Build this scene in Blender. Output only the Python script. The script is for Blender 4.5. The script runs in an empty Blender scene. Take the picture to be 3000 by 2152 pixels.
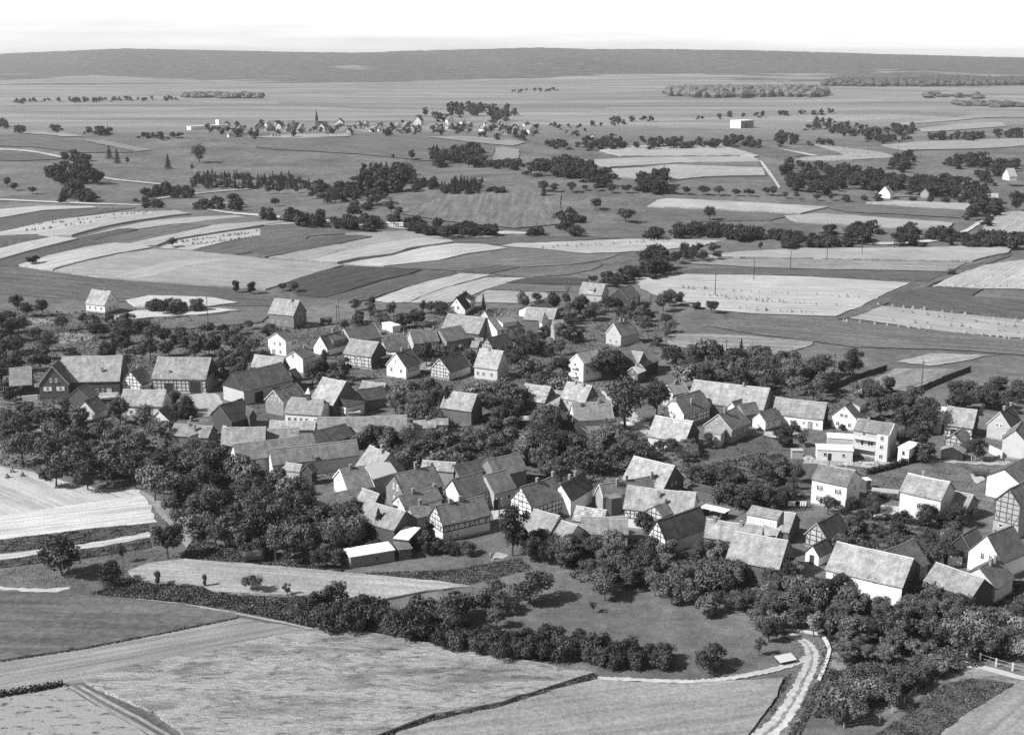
import bpy, bmesh, math, random
import numpy as np
from mathutils import Vector, Matrix

# ------------------------------------------------------------------ camera
SC = bpy.context.scene
COL = SC.collection
CAM_H = 105.0
KS = CAM_H / 90.0
PITCH = math.radians(14.3)
FW, FH, FPX = 3000.0, 2152.0, 3600.0
cam = bpy.data.cameras.new('camera')
cam.sensor_fit = 'HORIZONTAL'
cam.sensor_width = 36.0
cam.lens = 36.0 * FPX / FW
cam.clip_start = 1.0
cam.clip_end = 60000.0
camo = bpy.data.objects.new('camera', cam)
camo.location = (0, 0, CAM_H)
camo.rotation_euler = (math.pi / 2 - PITCH, 0, 0)
COL.objects.link(camo)
SC.camera = camo

# ------------------------------------------------------------------ light (black-and-white photograph: everything is neutral grey)
SUN_EL = math.radians(40.0)
SUN_AZ = math.radians(249.0)          # compass angle from +Y, clockwise: from the left and a little behind the camera
sdir = Vector((math.sin(SUN_AZ) * math.cos(SUN_EL), math.cos(SUN_AZ) * math.cos(SUN_EL), math.sin(SUN_EL)))
sun = bpy.data.lights.new('sun', 'SUN')
sun.energy = 5.0
sun.angle = math.radians(0.6)
sun.color = (1.0, 1.0, 1.0)
suno = bpy.data.objects.new('sun', sun)
suno.rotation_euler = sdir.to_track_quat('Z', 'Y').to_euler()
COL.objects.link(suno)

VEIL = 11.0                            # summer haze whitens the sky evenly round the whole horizon
world = bpy.data.worlds.new('World')
SC.world = world
world.use_nodes = True
wn, wl = world.node_tree.nodes, world.node_tree.links
wn.clear()
w_out = wn.new('ShaderNodeOutputWorld')
w_bg = wn.new('ShaderNodeBackground')
w_sky = wn.new('ShaderNodeTexSky')
w_sky.sky_type = 'NISHITA'
w_sky.sun_disc = False
w_sky.sun_elevation = SUN_EL
w_sky.sun_rotation = SUN_AZ
w_sky.air_density = 1.0
w_sky.dust_density = 2.0
w_sky.ozone_density = 1.0
# blue-sensitive film: the blue channel of the sky, neutral grey
w_sep = wn.new('ShaderNodeSeparateColor')
wl.new(w_sky.outputs[0], w_sep.inputs[0])
# thin streaky cloud veil, the same all round the horizon
w_tc = wn.new('ShaderNodeTexCoord')
w_xyz = wn.new('ShaderNodeSeparateXYZ')
wl.new(w_tc.outputs['Generated'], w_xyz.inputs[0])
w_e1 = wn.new('ShaderNodeMath'); w_e1.operation = 'ABSOLUTE'
wl.new(w_xyz.outputs[2], w_e1.inputs[0])
w_e2 = wn.new('ShaderNodeMath'); w_e2.operation = 'MULTIPLY'; w_e2.inputs[1].default_value = -15.0
wl.new(w_e1.outputs[0], w_e2.inputs[0])
w_e3 = wn.new('ShaderNodeMath'); w_e3.operation = 'EXPONENT'
wl.new(w_e2.outputs[0], w_e3.inputs[0])
w_e4 = wn.new('ShaderNodeMath'); w_e4.operation = 'MULTIPLY_ADD'; w_e4.inputs[1].default_value = VEIL; w_e4.inputs[2].default_value = 1.0
wl.new(w_e3.outputs[0], w_e4.inputs[0])
w_veil = wn.new('ShaderNodeMath'); w_veil.operation = 'MULTIPLY'
wl.new(w_sep.outputs[2], w_veil.inputs[0])
wl.new(w_e4.outputs[0], w_veil.inputs[1])
w_map = wn.new('ShaderNodeMapping')
w_map.inputs['Scale'].default_value = (1.6, 1.6, 26.0)
w_noise = wn.new('ShaderNodeTexNoise')
w_noise.inputs['Scale'].default_value = 2.2
w_noise.inputs['Detail'].default_value = 6.0
w_noise.inputs['Roughness'].default_value = 0.55
wl.new(w_tc.outputs['Generated'], w_map.inputs[0])
wl.new(w_map.outputs[0], w_noise.inputs['Vector'])
w_ramp = wn.new('ShaderNodeMapRange')
w_ramp.inputs['From Min'].default_value = 0.38
w_ramp.inputs['From Max'].default_value = 0.62
w_ramp.inputs['To Min'].default_value = 0.84
w_ramp.inputs['To Max'].default_value = 1.08
wl.new(w_noise.outputs[0], w_ramp.inputs['Value'])
w_mul = wn.new('ShaderNodeMath')
w_mul.operation = 'MULTIPLY'
wl.new(w_veil.outputs[0], w_mul.inputs[0])
wl.new(w_ramp.outputs[0], w_mul.inputs[1])
wl.new(w_mul.outputs[0], w_bg.inputs[0])
w_bg.inputs[1].default_value = 0.05
wl.new(w_bg.outputs[0], w_out.inputs[0])

SC.view_settings.view_transform = 'Standard'
SC.view_settings.look = 'None'
SC.view_settings.exposure = 0.5
SC.view_settings.gamma = 1.0
SC.view_settings.use_curve_mapping = False
SC.render.engine = 'CYCLES'
SC.cycles.max_bounces = 4
SC.cycles.diffuse_bounces = 2
SC.cycles.glossy_bounces = 1
SC.cycles.transmission_bounces = 1
SC.cycles.volume_bounces = 0
SC.cycles.transparent_max_bounces = 4
SC.cycles.use_denoising = False

random.seed(11)
RNG = np.random.default_rng(5)

# ------------------------------------------------------------------ survey: picture position -> place on the ground
CP, SP_ = math.cos(PITCH), math.sin(PITCH)
CROP = {'S': (0, 0, 1.0), 'V': (0, 0, 0.756),
        'A': (0, 820, 4.52), 'B': (500, 820, 4.52), 'C': (1000, 820, 4.52), 'D': (1500, 820, 4.52), 'E': (2000, 820, 4.52), 'F': (2500, 820, 4.52),
        'G': (0, 1120, 4.52), 'H': (450, 1120, 4.52), 'I': (900, 1120, 4.52), 'J': (1400, 1060, 4.52), 'K': (1850, 1080, 4.52),
        'L': (2300, 1080, 4.52), 'M': (2600, 1080, 4.52), 'N': (880, 1300, 4.52), 'O': (1280, 1300, 4.52), 'P': (1700, 1300, 4.52),
        'Q': (2050, 1300, 4.52), 'R': (2500, 1300, 4.52), 'T': (2350, 1520, 3.4615),
        'X1': (0, 0, 1.512), 'X2': (1500, 0, 1.512), 'X3': (0, 700, 2.268), 'X4': (1000, 700, 2.268), 'X5': (2000, 700, 2.268),
        'X6': (0, 1300, 1.91), 'X7': (1000, 1300, 1.91), 'X8': (2000, 1300, 1.91),
        'Z1': (0, 600, 1.61), 'Z2': (800, 600, 1.61), 'Y1': (0, 340, 3.024), 'Y2': (750, 340, 3.024), 'Y3': (1500, 340, 1.7173), 'Y4': (2250, 340, 1.7173)}


def pt(k, p):
    ox, oy, s = CROP[k]
    return (ox + p[0] / s, oy + p[1] / s)


def ray(x, y):
    dx, dy = (x - FW / 2) / FPX, (FH / 2 - y) / FPX
    return np.array([dx, CP + dy * SP_, -SP_ + dy * CP])


def on_plane(x, y, z):
    d = ray(x, y)
    t = (z - CAM_H) / d[2]
    return np.array([d[0] * t, d[1] * t, z])


def project(P):
    x, y, z = P[0], P[1], P[2] - CAM_H
    zc = y * CP - z * SP_
    yc = y * SP_ + z * CP
    return np.array([FW / 2 + FPX * x / zc, FH / 2 - FPX * yc / zc])


HILLS = [(-330, 1210, 14.0, 420, 180), (-420, 900, 8.0, 160, 100), (120, 1150, 4.0, 250, 160), (520, 1760, 13.0, 170, 95), (-150, 590, 11.0, 150, 100), (60, 820, 13.0, 160, 105),
         (420, 1020, 9.0, 200, 120), (-700, 2300, 8, 500, 300), (900, 2700, 10, 500, 250)]


def terrain(x, y):
    x = np.asarray(x, float) / KS
    y = np.asarray(y, float) / KS
    z = np.zeros(np.broadcast(x, y).shape)
    for hx, hy, a, sx, sy in HILLS:
        z = z + a * np.exp(-((x - hx) / sx) ** 2 - ((y - hy) / sy) ** 2)
    # the long wooded ridge on the horizon, with lower spurs before it
    u = x / np.maximum(y, 1.0)
    px = FW / 2 + FPX * u
    sky = np.interp(px, [-600, 0, 200, 400, 700, 1040, 1200, 1590, 1900, 2200, 2600, 3000, 3600], [168, 163, 153, 145, 151, 158, 151, 141, 146, 150, 162, 172, 176])
    crest = 90.0 + 7300.0 * np.tan(np.arctan((FH / 2 - sky) / FPX) - PITCH)
    t = np.clip((y - 4300.0 - 350 * np.sin(u * 11 + 1.0)) / 2900.0, 0, 1)
    z = z + 34 * t * (1 - t) * (np.sin(x / 230.0 + 2.2 * np.sin(x / 870.0) + y / 900.0) + 0.5 * np.sin(x / 97.0 + y / 400.0))
    z = z + crest * t * t * (3 - 2 * t) - np.clip(y - 7400, 0, None) * 0.06
    z = z + 46 * np.exp(-((y - 5250) / 430.0) ** 2) * np.clip(np.sin(u * 9.5 + 1.9) + 0.35 * np.sin(u * 23), 0, 1.2) ** 1.3
    # low swell in the plain before it
    z = z + 22 * np.exp(-((y - 4700) / 500.0) ** 2) * (0.5 + 0.5 * np.sin(u * 9 + 0.4))
    return z * KS


def tz(x, y):
    """terrain height at one place"""
    x, y = x / KS, y / KS
    z = 0.0
    for hx, hy, a, sx, sy in HILLS:
        e = ((x - hx) / sx) ** 2 + ((y - hy) / sy) ** 2
        if e < 30:
            z += a * math.exp(-e)
    if y > 2800:
        return float(terrain(x * KS, y * KS))
    return z * KS


_T = np.concatenate([np.linspace(120, 1800, 130), np.linspace(1815, 10500, 120)])


def on_ground(x, y, lift=0.0):
    d = ray(x, y)
    P = d[None, :] * _T[:, None]
    h = P[:, 2] + CAM_H - terrain(P[:, 0], P[:, 1]) - lift
    i = np.argmax(h < 0)
    if h[i] >= 0:
        i = len(_T) - 1
    lo, hi = _T[max(i - 1, 0)], _T[i]
    d = [float(v) for v in d]
    for _ in range(18):
        m = 0.5 * (lo + hi)
        q = (d[0] * m, d[1] * m, d[2] * m)
        if q[2] + CAM_H - tz(q[0], q[1]) - lift < 0:
            hi = m
        else:
            lo = m
    q = (d[0] * hi, d[1] * hi)
    return Vector((q[0], q[1], tz(q[0], q[1])))


def px_per_m(P):
    zc = P[1] * CP - (P[2] - CAM_H) * SP_
    return FPX / zc


# ------------------------------------------------------------------ materials
MATS = {}


def base_mat(name):
    m = bpy.data.materials.new(name)
    m.use_nodes = True
    nt = m.node_tree
    bs = nt.nodes['Principled BSDF']
    bs.inputs['Roughness'].default_value = 0.85
    if 'Specular IOR Level' in bs.inputs:
        bs.inputs['Specular IOR Level'].default_value = 0.2
    MATS[name] = m
    return m, nt, bs


class NT:
    def __init__(s, nt):
        s.nt, s.n, s.l = nt, nt.nodes, nt.links

    def node(s, t, **kw):
        n = s.n.new(t)
        for k, v in kw.items():
            setattr(n, k, v)
        return n

    def math(s, op, a, b=None):
        n = s.n.new('ShaderNodeMath')
        n.operation = op
        for i, v in enumerate((a, b)):
            if v is None:
                continue
            if isinstance(v, (int, float)):
                n.inputs[i].default_value = v
            else:
                s.l.new(v, n.inputs[i])
        return n.outputs[0]

    def mapr(s, v, a, b, c, d):
        n = s.n.new('ShaderNodeMapRange')
        n.inputs[1].default_value, n.inputs[2].default_value, n.inputs[3].default_value, n.inputs[4].default_value = a, b, c, d
        s.l.new(v, n.inputs[0])
        return n.outputs[0]

    def vec(s, src='Object', scale=(1, 1, 1), rot=0.0):
        tc = s.n.new('ShaderNodeTexCoord')
        if src == 'World':
            g = s.n.new('ShaderNodeNewGeometry')
            o = g.outputs['Position']
        else:
            o = tc.outputs[src]
        mp = s.n.new('ShaderNodeMapping')
        mp.inputs['Scale'].default_value = scale
        mp.inputs['Rotation'].default_value = (0, 0, rot)
        s.l.new(o, mp.inputs[0])
        return mp.outputs[0]

    def noise(s, vec, scale, detail=3, rough=0.6, dist=0.0):
        n = s.n.new('ShaderNodeTexNoise')
        n.inputs['Scale'].default_value = scale
        n.inputs['Detail'].default_value = detail
        n.inputs['Roughness'].default_value = rough
        n.inputs['Distortion'].default_value = dist
        s.l.new(vec, n.inputs['Vector'])
        return n.outputs[0]

    def tone(s):
        oi = s.n.new('ShaderNodeObjectInfo')
        sep = s.n.new('ShaderNodeSeparateColor')
        s.l.new(oi.outputs['Color'], sep.inputs[0])
        return sep.outputs[0], oi.outputs['Random']

    def out(s, bs, v, bump=None, strength=0.4, dist=0.1):
        s.l.new(v, bs.inputs['Base Color'])
        if bump is not None:
            b = s.n.new('ShaderNodeBump')
            b.inputs['Strength'].default_value = strength
            b.inputs['Distance'].default_value = dist
            s.l.new(bump, b.inputs['Height'])
            s.l.new(b.outputs[0], bs.inputs['Normal'])


def mul(t, *a):
    v = a[0]
    for w in a[1:]:
        v = t.math('MULTIPLY', v, w)
    return v


def make_materials():
    # grassland and the far plain (parcels too far away to tell apart)
    m, nt, bs = base_mat('grassland')
    t = NT(nt)
    w = t.vec('World')
    n1 = t.mapr(t.noise(w, 0.02, 5, 0.65), 0.3, 0.7, 0.62, 1.4)
    n2 = t.mapr(t.noise(w, 0.22, 5, 0.75), 0.3, 0.7, 0.62, 1.38)
    n3 = t.mapr(t.noise(w, 1.6, 4, 0.8), 0.25, 0.75, 0.6, 1.4)
    near = mul(t, n1, n2, n3, 0.125)
    vo = t.node('ShaderNodeTexVoronoi')
    vo.voronoi_dimensions = '2D'
    vo.inputs['Scale'].default_value = 1.0
    vo.inputs['Randomness'].default_value = 0.95
    wob = t.vec('World', (0.0042, 0.0125, 1), 0.12)
    t.l.new(wob, vo.inputs['Vector'])
    sp = t.node('ShaderNodeSeparateColor')
    t.l.new(vo.outputs['Color'], sp.inputs[0])
    par = t.mapr(sp.outputs[0], 0, 1, 0.15, 0.25)
    vo2 = t.node('ShaderNodeTexVoronoi')
    vo2.voronoi_dimensions = '2D'
    vo2.inputs['Scale'].default_value = 1.0
    t.l.new(t.vec('World', (0.0016, 0.022, 1), -0.1), vo2.inputs['Vector'])
    sp2 = t.node('ShaderNodeSeparateColor')
    t.l.new(vo2.outputs['Color'], sp2.inputs[0])
    par = t.math('MULTIPLY', par, t.mapr(sp2.outputs[1], 0, 1, 0.86, 1.14))
    far = mul(t, par, n2)
    g = t.node('ShaderNodeNewGeometry')
    sx = t.node('ShaderNodeSeparateXYZ')
    t.l.new(g.outputs['Position'], sx.inputs[0])
    f = t.mapr(sx.outputs[1], 1560, 1950, 0, 1)
    mx = t.node('ShaderNodeMix')
    mx.data_type = 'FLOAT'
    t.l.new(f, mx.inputs[0])
    t.l.new(near, mx.inputs[2])
    t.l.new(far, mx.inputs[3])
    # the ridge is wooded
    wood = mul(t, t.mapr(t.noise(w, 0.02, 5, 0.7), 0.3, 0.7, 0.5, 1.5), 0.085)
    edge = t.noise(t.vec('World', (0.0009, 0.0016, 0)), 1.0, 5, 0.6)
    yy = t.math('ADD', sx.outputs[1], t.mapr(edge, 0.25, 0.75, 1300, -1300))
    f2 = t.mapr(yy, 5000, 5120, 0, 1)
    mx2 = t.node('ShaderNodeMix')
    mx2.data_type = 'FLOAT'
    t.l.new(f2, mx2.inputs[0])
    t.l.new(mx.outputs[0], mx2.inputs[2])
    t.l.new(wood, mx2.inputs[3])
    t.out(bs, mx2.outputs[0], t.noise(w, 1.6, 4, 0.7), 0.5, 0.35)

    # crops: tone from the object, rows from the field's own axes
    for nm, rs, ra, fine, fs, bump in (('ripe_grain', 0.7, 0.22, 1.3, 0.3, 0.6), ('stubble', 0.9, 0.3, 2.0, 0.3, 0.4),
                                       ('row_crop', 1.5, 0.45, 1.1, 0.45, 0.9), ('meadow', 0.3, 0.3, 0.7, 0.38, 0.6), ('bare_path', 0.5, 0.15, 0.8, 0.25, 0.3)):
        m, nt, bs = base_mat(nm)
        t = NT(nt)
        tone, rnd = t.tone()
        w = t.vec('World')
        uv = t.vec('UV', (0.02, rs, 1))
        rows = t.mapr(t.noise(uv, 1.0, 3, 0.6), 0.3, 0.7, 1 - ra, 1 + ra)
        big = t.mapr(t.noise(w, 0.03, 4, 0.6), 0.3, 0.7, 0.86, 1.14)
        mid = t.mapr(t.noise(t.vec('UV', (0.09, 0.3, 1)), 1.0, 5, 0.7), 0.3, 0.7, 1 - fs * 0.6, 1 + fs * 0.6)
        fn = t.noise(w, fine, 4, 0.75)
        fi = t.mapr(fn, 0.3, 0.7, 1 - fs, 1 + fs)
        t.out(bs, mul(t, tone, rows, big, mid, fi), fn, bump, 0.3)

    # lodged (wind-beaten) grain with darker hollows
    m, nt, bs = base_mat('lodged_grain')
    t = NT(nt)
    tone, rnd = t.tone()
    w = t.vec('World')
    st = t.noise(t.vec('World', (0.05, 0.2, 1), 0.3), 1.0, 6, 0.66, 0.8)
    hol = t.math('MULTIPLY', t.mapr(st, 0.38, 0.54, 0.55, 1.08), t.mapr(t.noise(t.vec('World', (0.35, 0.8, 1), 0.3), 1.0, 4, 0.65, 0.7), 0.34, 0.48, 0.5, 1.05))
    st2 = t.mapr(t.noise(t.vec('World', (0.5, 2.4, 1), 0.3), 1.0, 5, 0.75, 0.5), 0.3, 0.7, 0.66, 1.34)
    fn = t.noise(w, 2.5, 4, 0.75)
    fi = t.mapr(fn, 0.3, 0.7, 0.8, 1.2)
    t.out(bs, mul(t, tone, hol, st2, fi), t.math('ADD', st2, t.math('MULTIPLY', fi, 0.6)), 0.8, 0.5)

    # sparse weeds on pale soil
    m, nt, bs = base_mat('weedy_soil')
    t = NT(nt)
    tone, rnd = t.tone()
    st = t.noise(t.vec('World', (0.35, 0.8, 1), 0.2), 1.0, 5, 0.7, 0.3)
    hol = t.mapr(st, 0.36, 0.44, 0.22, 1.0)
    fi = t.mapr(t.noise(t.vec('World'), 2.0, 4, 0.7), 0.3, 0.7, 0.8, 1.2)
    t.out(bs, mul(t, tone, hol, fi), st, 0.5, 0.3)

    # roof tiles: courses run along the ridge (UV in metres)
    for nm, mott in (('roof_tile', 0.3), ('mottled_roof_tile', 0.75), ('sheet_roof', 0.06)):
        m, nt, bs = base_mat(nm)
        t = NT(nt)
        tone, rnd = t.tone()
        uv = t.vec('UV')
        wob = t.noise(t.vec('World'), 0.5, 4, 0.65)
        blot = t.mapr(wob, 0.3, 0.7, 0.70, 1.3)
        strk = t.mapr(t.noise(t.vec('UV', (0.9, 0.12, 1)), 1.0, 4, 0.7), 0.3, 0.7, 0.78, 1.2)
        fine = t.noise(t.vec('World'), 1.1, 5, 0.8)
        fi = t.mapr(fine, 0.3, 0.7, 1 - mott, 1 + mott)
        if nm == 'sheet_roof':
            t.out(bs, mul(t, tone, fi), fine, 0.1, 0.05)
            bs.inputs['Roughness'].default_value = 0.5
            continue
        br = t.node('ShaderNodeTexBrick')
        br.offset = 0.5
        br.inputs['Scale'].default_value = 1.0
        br.inputs['Color1'].default_value = (1.14, 1.14, 1.14, 1)
        br.inputs['Color2'].default_value = (0.98, 0.98, 0.98, 1)
        br.inputs['Mortar'].default_value = (0.7, 0.7, 0.7, 1)
        br.inputs['Mortar Size'].default_value = 0.07
        br.inputs['Mortar Smooth'].default_value = 0.4
        br.inputs['Brick Width'].default_value = 7.0
        br.inputs['Row Height'].default_value = 0.42
        t.l.new(uv, br.inputs['Vector'])
        t.out(bs, mul(t, tone, br.outputs['Color'], blot, fi, strk), br.outputs['Fac'], 0.35, -0.06)

    m, nt, bs = base_mat('plaster')
    t = NT(nt)
    tone, rnd = t.tone()
    n1 = t.mapr(t.noise(t.vec('World'), 0.5, 5, 0.7), 0.3, 0.7, 0.88, 1.06)
    n2 = t.mapr(t.noise(t.vec('World', (2.5, 2.5, 0.35)), 1.0, 4, 0.7), 0.3, 0.7, 0.92, 1.05)
    t.out(bs, mul(t, tone, n1, n2), t.noise(t.vec('World'), 6, 3), 0.15, 0.02)

    m, nt, bs = base_mat('brickwork')
    t = NT(nt)
    tone, rnd = t.tone()
    br = t.node('ShaderNodeTexBrick')
    br.inputs['Scale'].default_value = 1.0
    br.inputs['Color1'].default_value = (1.15, 1.15, 1.15, 1)
    br.inputs['Color2'].default_value = (0.75, 0.75, 0.75, 1)
    br.inputs['Mortar'].default_value = (1.5, 1.5, 1.5, 1)
    br.inputs['Mortar Size'].default_value = 0.02
    br.inputs['Brick Width'].default_value = 0.5
    br.inputs['Row Height'].default_value = 0.2
    t.l.new(t.vec('UV'), br.inputs['Vector'])
    n1 = t.mapr(t.noise(t.vec('World'), 0.7, 5, 0.7), 0.3, 0.7, 0.8, 1.2)
    t.out(bs, mul(t, tone, br.outputs['Color'], n1), br.outputs['Fac'], 0.2, -0.02)

    m, nt, bs = base_mat('boards')
    t = NT(nt)
    tone, rnd = t.tone()
    n1 = t.mapr(t.noise(t.vec('UV', (6.0, 0.25, 1)), 1.0, 3, 0.6), 0.3, 0.7, 0.55, 1.45)
    t.out(bs, mul(t, tone, n1), n1, 0.3, 0.03)

    m, nt, bs = base_mat('paint')
    t = NT(nt)
    tone, rnd = t.tone()
    t.out(bs, mul(t, tone, t.mapr(t.noise(t.vec('World'), 2.0, 3), 0.3, 0.7, 0.9, 1.08)))

    m, nt, bs = base_mat('window_glass')
    bs.inputs['Base Color'].default_value = (0.02, 0.02, 0.02, 1)
    bs.inputs['Roughness'].default_value = 0.12
    bs.inputs['Specular IOR Level'].default_value = 0.5

    m, nt, bs = base_mat('bark')
    t = NT(nt)
    t.out(bs, mul(t, t.mapr(t.noise(t.vec('Object', (3, 3, 0.7)), 1.0, 4, 0.7), 0.3, 0.7, 0.5, 1.4), 0.07))

    m, nt, bs = base_mat('leaves')
    t = NT(nt)
    tone, rnd = t.tone()
    n1 = t.math('MULTIPLY', t.mapr(t.noise(t.vec('World'), 0.9, 4, 0.75), 0.3, 0.7, 0.5, 1.5), t.mapr(t.noise(t.vec('World'), 0.22, 3, 0.6), 0.3, 0.7, 0.65, 1.4))
    r = t.mapr(rnd, 0, 1, 0.75, 1.45)
    v = mul(t, tone, n1, r, 1.0)
    bs.inputs['Roughness'].default_value = 0.6
    t.out(bs, v)

    m, nt, bs = base_mat('straw')
    t = NT(nt)
    tone, rnd = t.tone()
    t.out(bs, mul(t, tone, t.mapr(t.noise(t.vec('Object', (9, 9, 1.2)), 1.0, 3), 0.3, 0.7, 0.7, 1.3)))

    m, nt, bs = base_mat('skin')
    bs.inputs['Base Color'].default_value = (0.38, 0.38, 0.38, 1)


make_materials()


# ------------------------------------------------------------------ object helpers
def setprops(o, label=None, cat=None, group=None, kind=None):
    if label:
        o['label'] = label
    if cat:
        o['category'] = cat
    if group:
        o['group'] = group
    if kind:
        o['kind'] = kind
    return o


def link(name, mesh, mat=None, parent=None, tone=None, loc=None):
    o = bpy.data.objects.new(name, mesh)
    COL.objects.link(o)
    if mat and mesh is not None and len(mesh.materials) == 0:
        mesh.materials.append(MATS[mat])
    if parent is not None:
        o.parent = parent
    if tone is not None:
        o.color = (tone, tone, tone, 1)
    if loc is not None:
        o.location = loc
    return o


def empty(name, loc, rz=0.0):
    o = bpy.data.objects.new(name, None)
    o.empty_display_size = 0.5
    COL.objects.link(o)
    o.location = loc
    o.rotation_euler = (0, 0, rz)
    return o


class MB:
    """collects polygons (with optional uv) for one mesh"""

    def __init__(s):
        s.v, s.f, s.uv = [], [], []

    def face(s, pts, uv=None):
        i = len(s.v)
        s.v += [tuple(p) for p in pts]
        s.f.append(list(range(i, i + len(pts))))
        s.uv.append(uv or [(p[0] + p[1], p[2]) for p in pts])

    def box(s, x0, x1, y0, y1, z0, z1):
        p = [(x0, y0, z0), (x1, y0, z0), (x1, y1, z0), (x0, y1, z0), (x0, y0, z1), (x1, y0, z1), (x1, y1, z1), (x0, y1, z1)]
        for q in ((3, 2, 1, 0), (4, 5, 6, 7), (0, 1, 5, 4), (1, 2, 6, 5), (2, 3, 7, 6), (3, 0, 4, 7)):
            s.face([p[k] for k in q])

    def bar(s, a, b, w, d, n):
        """box bar from a to b on a surface with outward normal n: w wide, d proud"""
        a, b, n = Vector(a), Vector(b), Vector(n)
        t = (b - a).normalized()
        sd = t.cross(n).normalized() * (w / 2)
        q = [a - sd, b - sd, b + sd, a + sd]
        top = [p + n * d for p in q]
        s.face(top)
        for k in range(4):
            s.face([q[k], q[(k + 1) % 4], top[(k + 1) % 4], top[k]])

    def tube(s, pts, rad, n=6):
        rings = []
        for k, p in enumerate(pts):
            p = Vector(p)
            t = (Vector(pts[min(k + 1, len(pts) - 1)]) - Vector(pts[max(k - 1, 0)])).normalized()
            x = t.orthogonal().normalized()
            y = t.cross(x)
            rings.append([p + (x * math.cos(2 * math.pi * i / n) + y * math.sin(2 * math.pi * i / n)) * rad[k] for i in range(n)])
        for k in range(len(rings) - 1):
            for i in range(n):
                j = (i + 1) % n
                s.face([rings[k][i], rings[k][j], rings[k + 1][j], rings[k + 1][i]])
        s.face(rings[-1])
        s.face(list(reversed(rings[0])))

    def mesh(s, name):
        me = bpy.data.meshes.new(name)
        me.from_pydata(s.v, [], s.f)
        ul = me.uv_layers.new(name='UVMap')
        flat = [c for f in s.uv for p in f for c in p]
        ul.data.foreach_set('uv', flat)
        me.update()
        return me

    def build(s, name, mat, parent=None, tone=None):
        return link(name, s.mesh(name), mat, parent, tone)


ORD = ['', 'first', 'second', 'third', 'fourth', 'fifth', 'sixth', 'seventh', 'eighth', 'ninth', 'tenth', 'eleventh', 'twelfth', 'thirteenth', 'fourteenth',
       'fifteenth', 'sixteenth', 'seventeenth', 'eighteenth', 'nineteenth', 'twentieth']


def ordinal(n):
    if n <= 20:
        return ORD[n]
    tens = {2: ('twenty', 'twentieth'), 3: ('thirty', 'thirtieth'), 4: ('forty', 'fortieth'), 5: ('fifty', 'fiftieth'), 6: ('sixty', 'sixtieth'), 7: ('seventy', 'seventieth')}[n // 10]
    return tens[1] if n % 10 == 0 else tens[0] + '-' + ORD[n % 10]


# people are grown once, while the scene is still small
PEOPLE = {}


def person_mesh(bend):
    J = [(0, 0, 0.95), (0, -0.05 * bend, 1.2), (0, -0.35 * bend, 1.42 - 0.15 * bend), (0, -0.42 * bend, 1.52 - 0.2 * bend), (0, -0.5 * bend, 1.66 - 0.25 * bend), (0, -0.52 * bend, 1.78 - 0.27 * bend),
         (0.2, -0.33 * bend, 1.40 - 0.15 * bend), (0.26, -0.45 * bend - 0.05, 1.12), (0.27, -0.5 * bend - 0.15, 0.88), (-0.2, -0.33 * bend, 1.40 - 0.15 * bend), (-0.26, -0.45 * bend - 0.05, 1.12), (-0.25, -0.5 * bend - 0.15, 0.88),
         (0.1, 0, 0.88), (0.13, -0.06, 0.48), (0.14, 0.02, 0.06), (0.14, -0.16, 0.03), (-0.1, 0, 0.88), (-0.13, 0.06, 0.48), (-0.14, 0.08, 0.06), (-0.14, -0.1, 0.03)]
    E = [(0, 1), (1, 2), (2, 3), (3, 4), (4, 5), (2, 6), (6, 7), (7, 8), (2, 9), (9, 10), (10, 11), (0, 12), (12, 13), (13, 14), (14, 15), (0, 16), (16, 17), (17, 18), (18, 19)]
    R = [.15, .15, .15, .06, .1, .07, .07, .05, .045, .07, .05, .045, .1, .07, .05, .04, .1, .07, .05, .04]
    me = bpy.data.meshes.new('person')
    me.from_pydata(J, E, [])
    o = bpy.data.objects.new('person', me)
    COL.objects.link(o)
    o.modifiers.new('skin', 'SKIN')
    for v, r in zip(me.skin_vertices[0].data, R):
        v.radius = (r, r)
    me.skin_vertices[0].data[0].use_root = True
    o.modifiers.new('smooth', 'SUBSURF').levels = 1
    m2 = bpy.data.meshes.new_from_object(o.evaluated_get(bpy.context.evaluated_depsgraph_get()))
    bpy.data.objects.remove(o)
    return m2


for _b in (0.0, 0.4, 0.6, 0.9):
    PEOPLE[_b] = person_mesh(_b)

# ------------------------------------------------------------------ the ground sheet, out to the wooded ridge
def build_ground():
    ys = []
    y = 60.0
    while y < 11000:
        ys.append(y)
        y += max(5.0, y * 0.012)
    ys.append(11000)
    nx = 260
    verts, faces = [], []
    for y in ys:
        half = 90 + 0.62 * y
        for i in range(nx + 1):
            x = -half + 2 * half * i / nx
            verts.append((x, y))
    a = np.array(verts)
    z = terrain(a[:, 0], a[:, 1])
    # tree tops of the ridge roughen its outline
    far = np.clip((a[:, 1] - 6300) / 600, 0, 1)
    z = z + far * RNG.uniform(0, 6, len(z))
    V = [(p[0], p[1], float(q)) for p, q in zip(a, z)]
    for j in range(len(ys) - 1):
        for i in range(nx):
            k = j * (nx + 1) + i
            faces.append((k, k + 1, k + nx + 2, k + nx + 1))
    me = bpy.data.meshes.new('ground')
    me.from_pydata(V, [], faces)
    me.shade_smooth()
    o = link('ground', me, 'grassland')
    o['kind'] = 'structure'
    o['label'] = 'rolling grassland and farmed plain reaching to the wooded ridge'
    return o


build_ground()
FIELD_N = [0]


def chaikin(p, n=1):
    for _ in range(n):
        q = []
        for i in range(len(p)):
            a, b = p[i], p[(i + 1) % len(p)]
            q += [(0.8 * a[0] + 0.2 * b[0], 0.8 * a[1] + 0.2 * b[1]), (0.2 * a[0] + 0.8 * b[0], 0.2 * a[1] + 0.8 * b[1])]
        p = q
    return p


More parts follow.
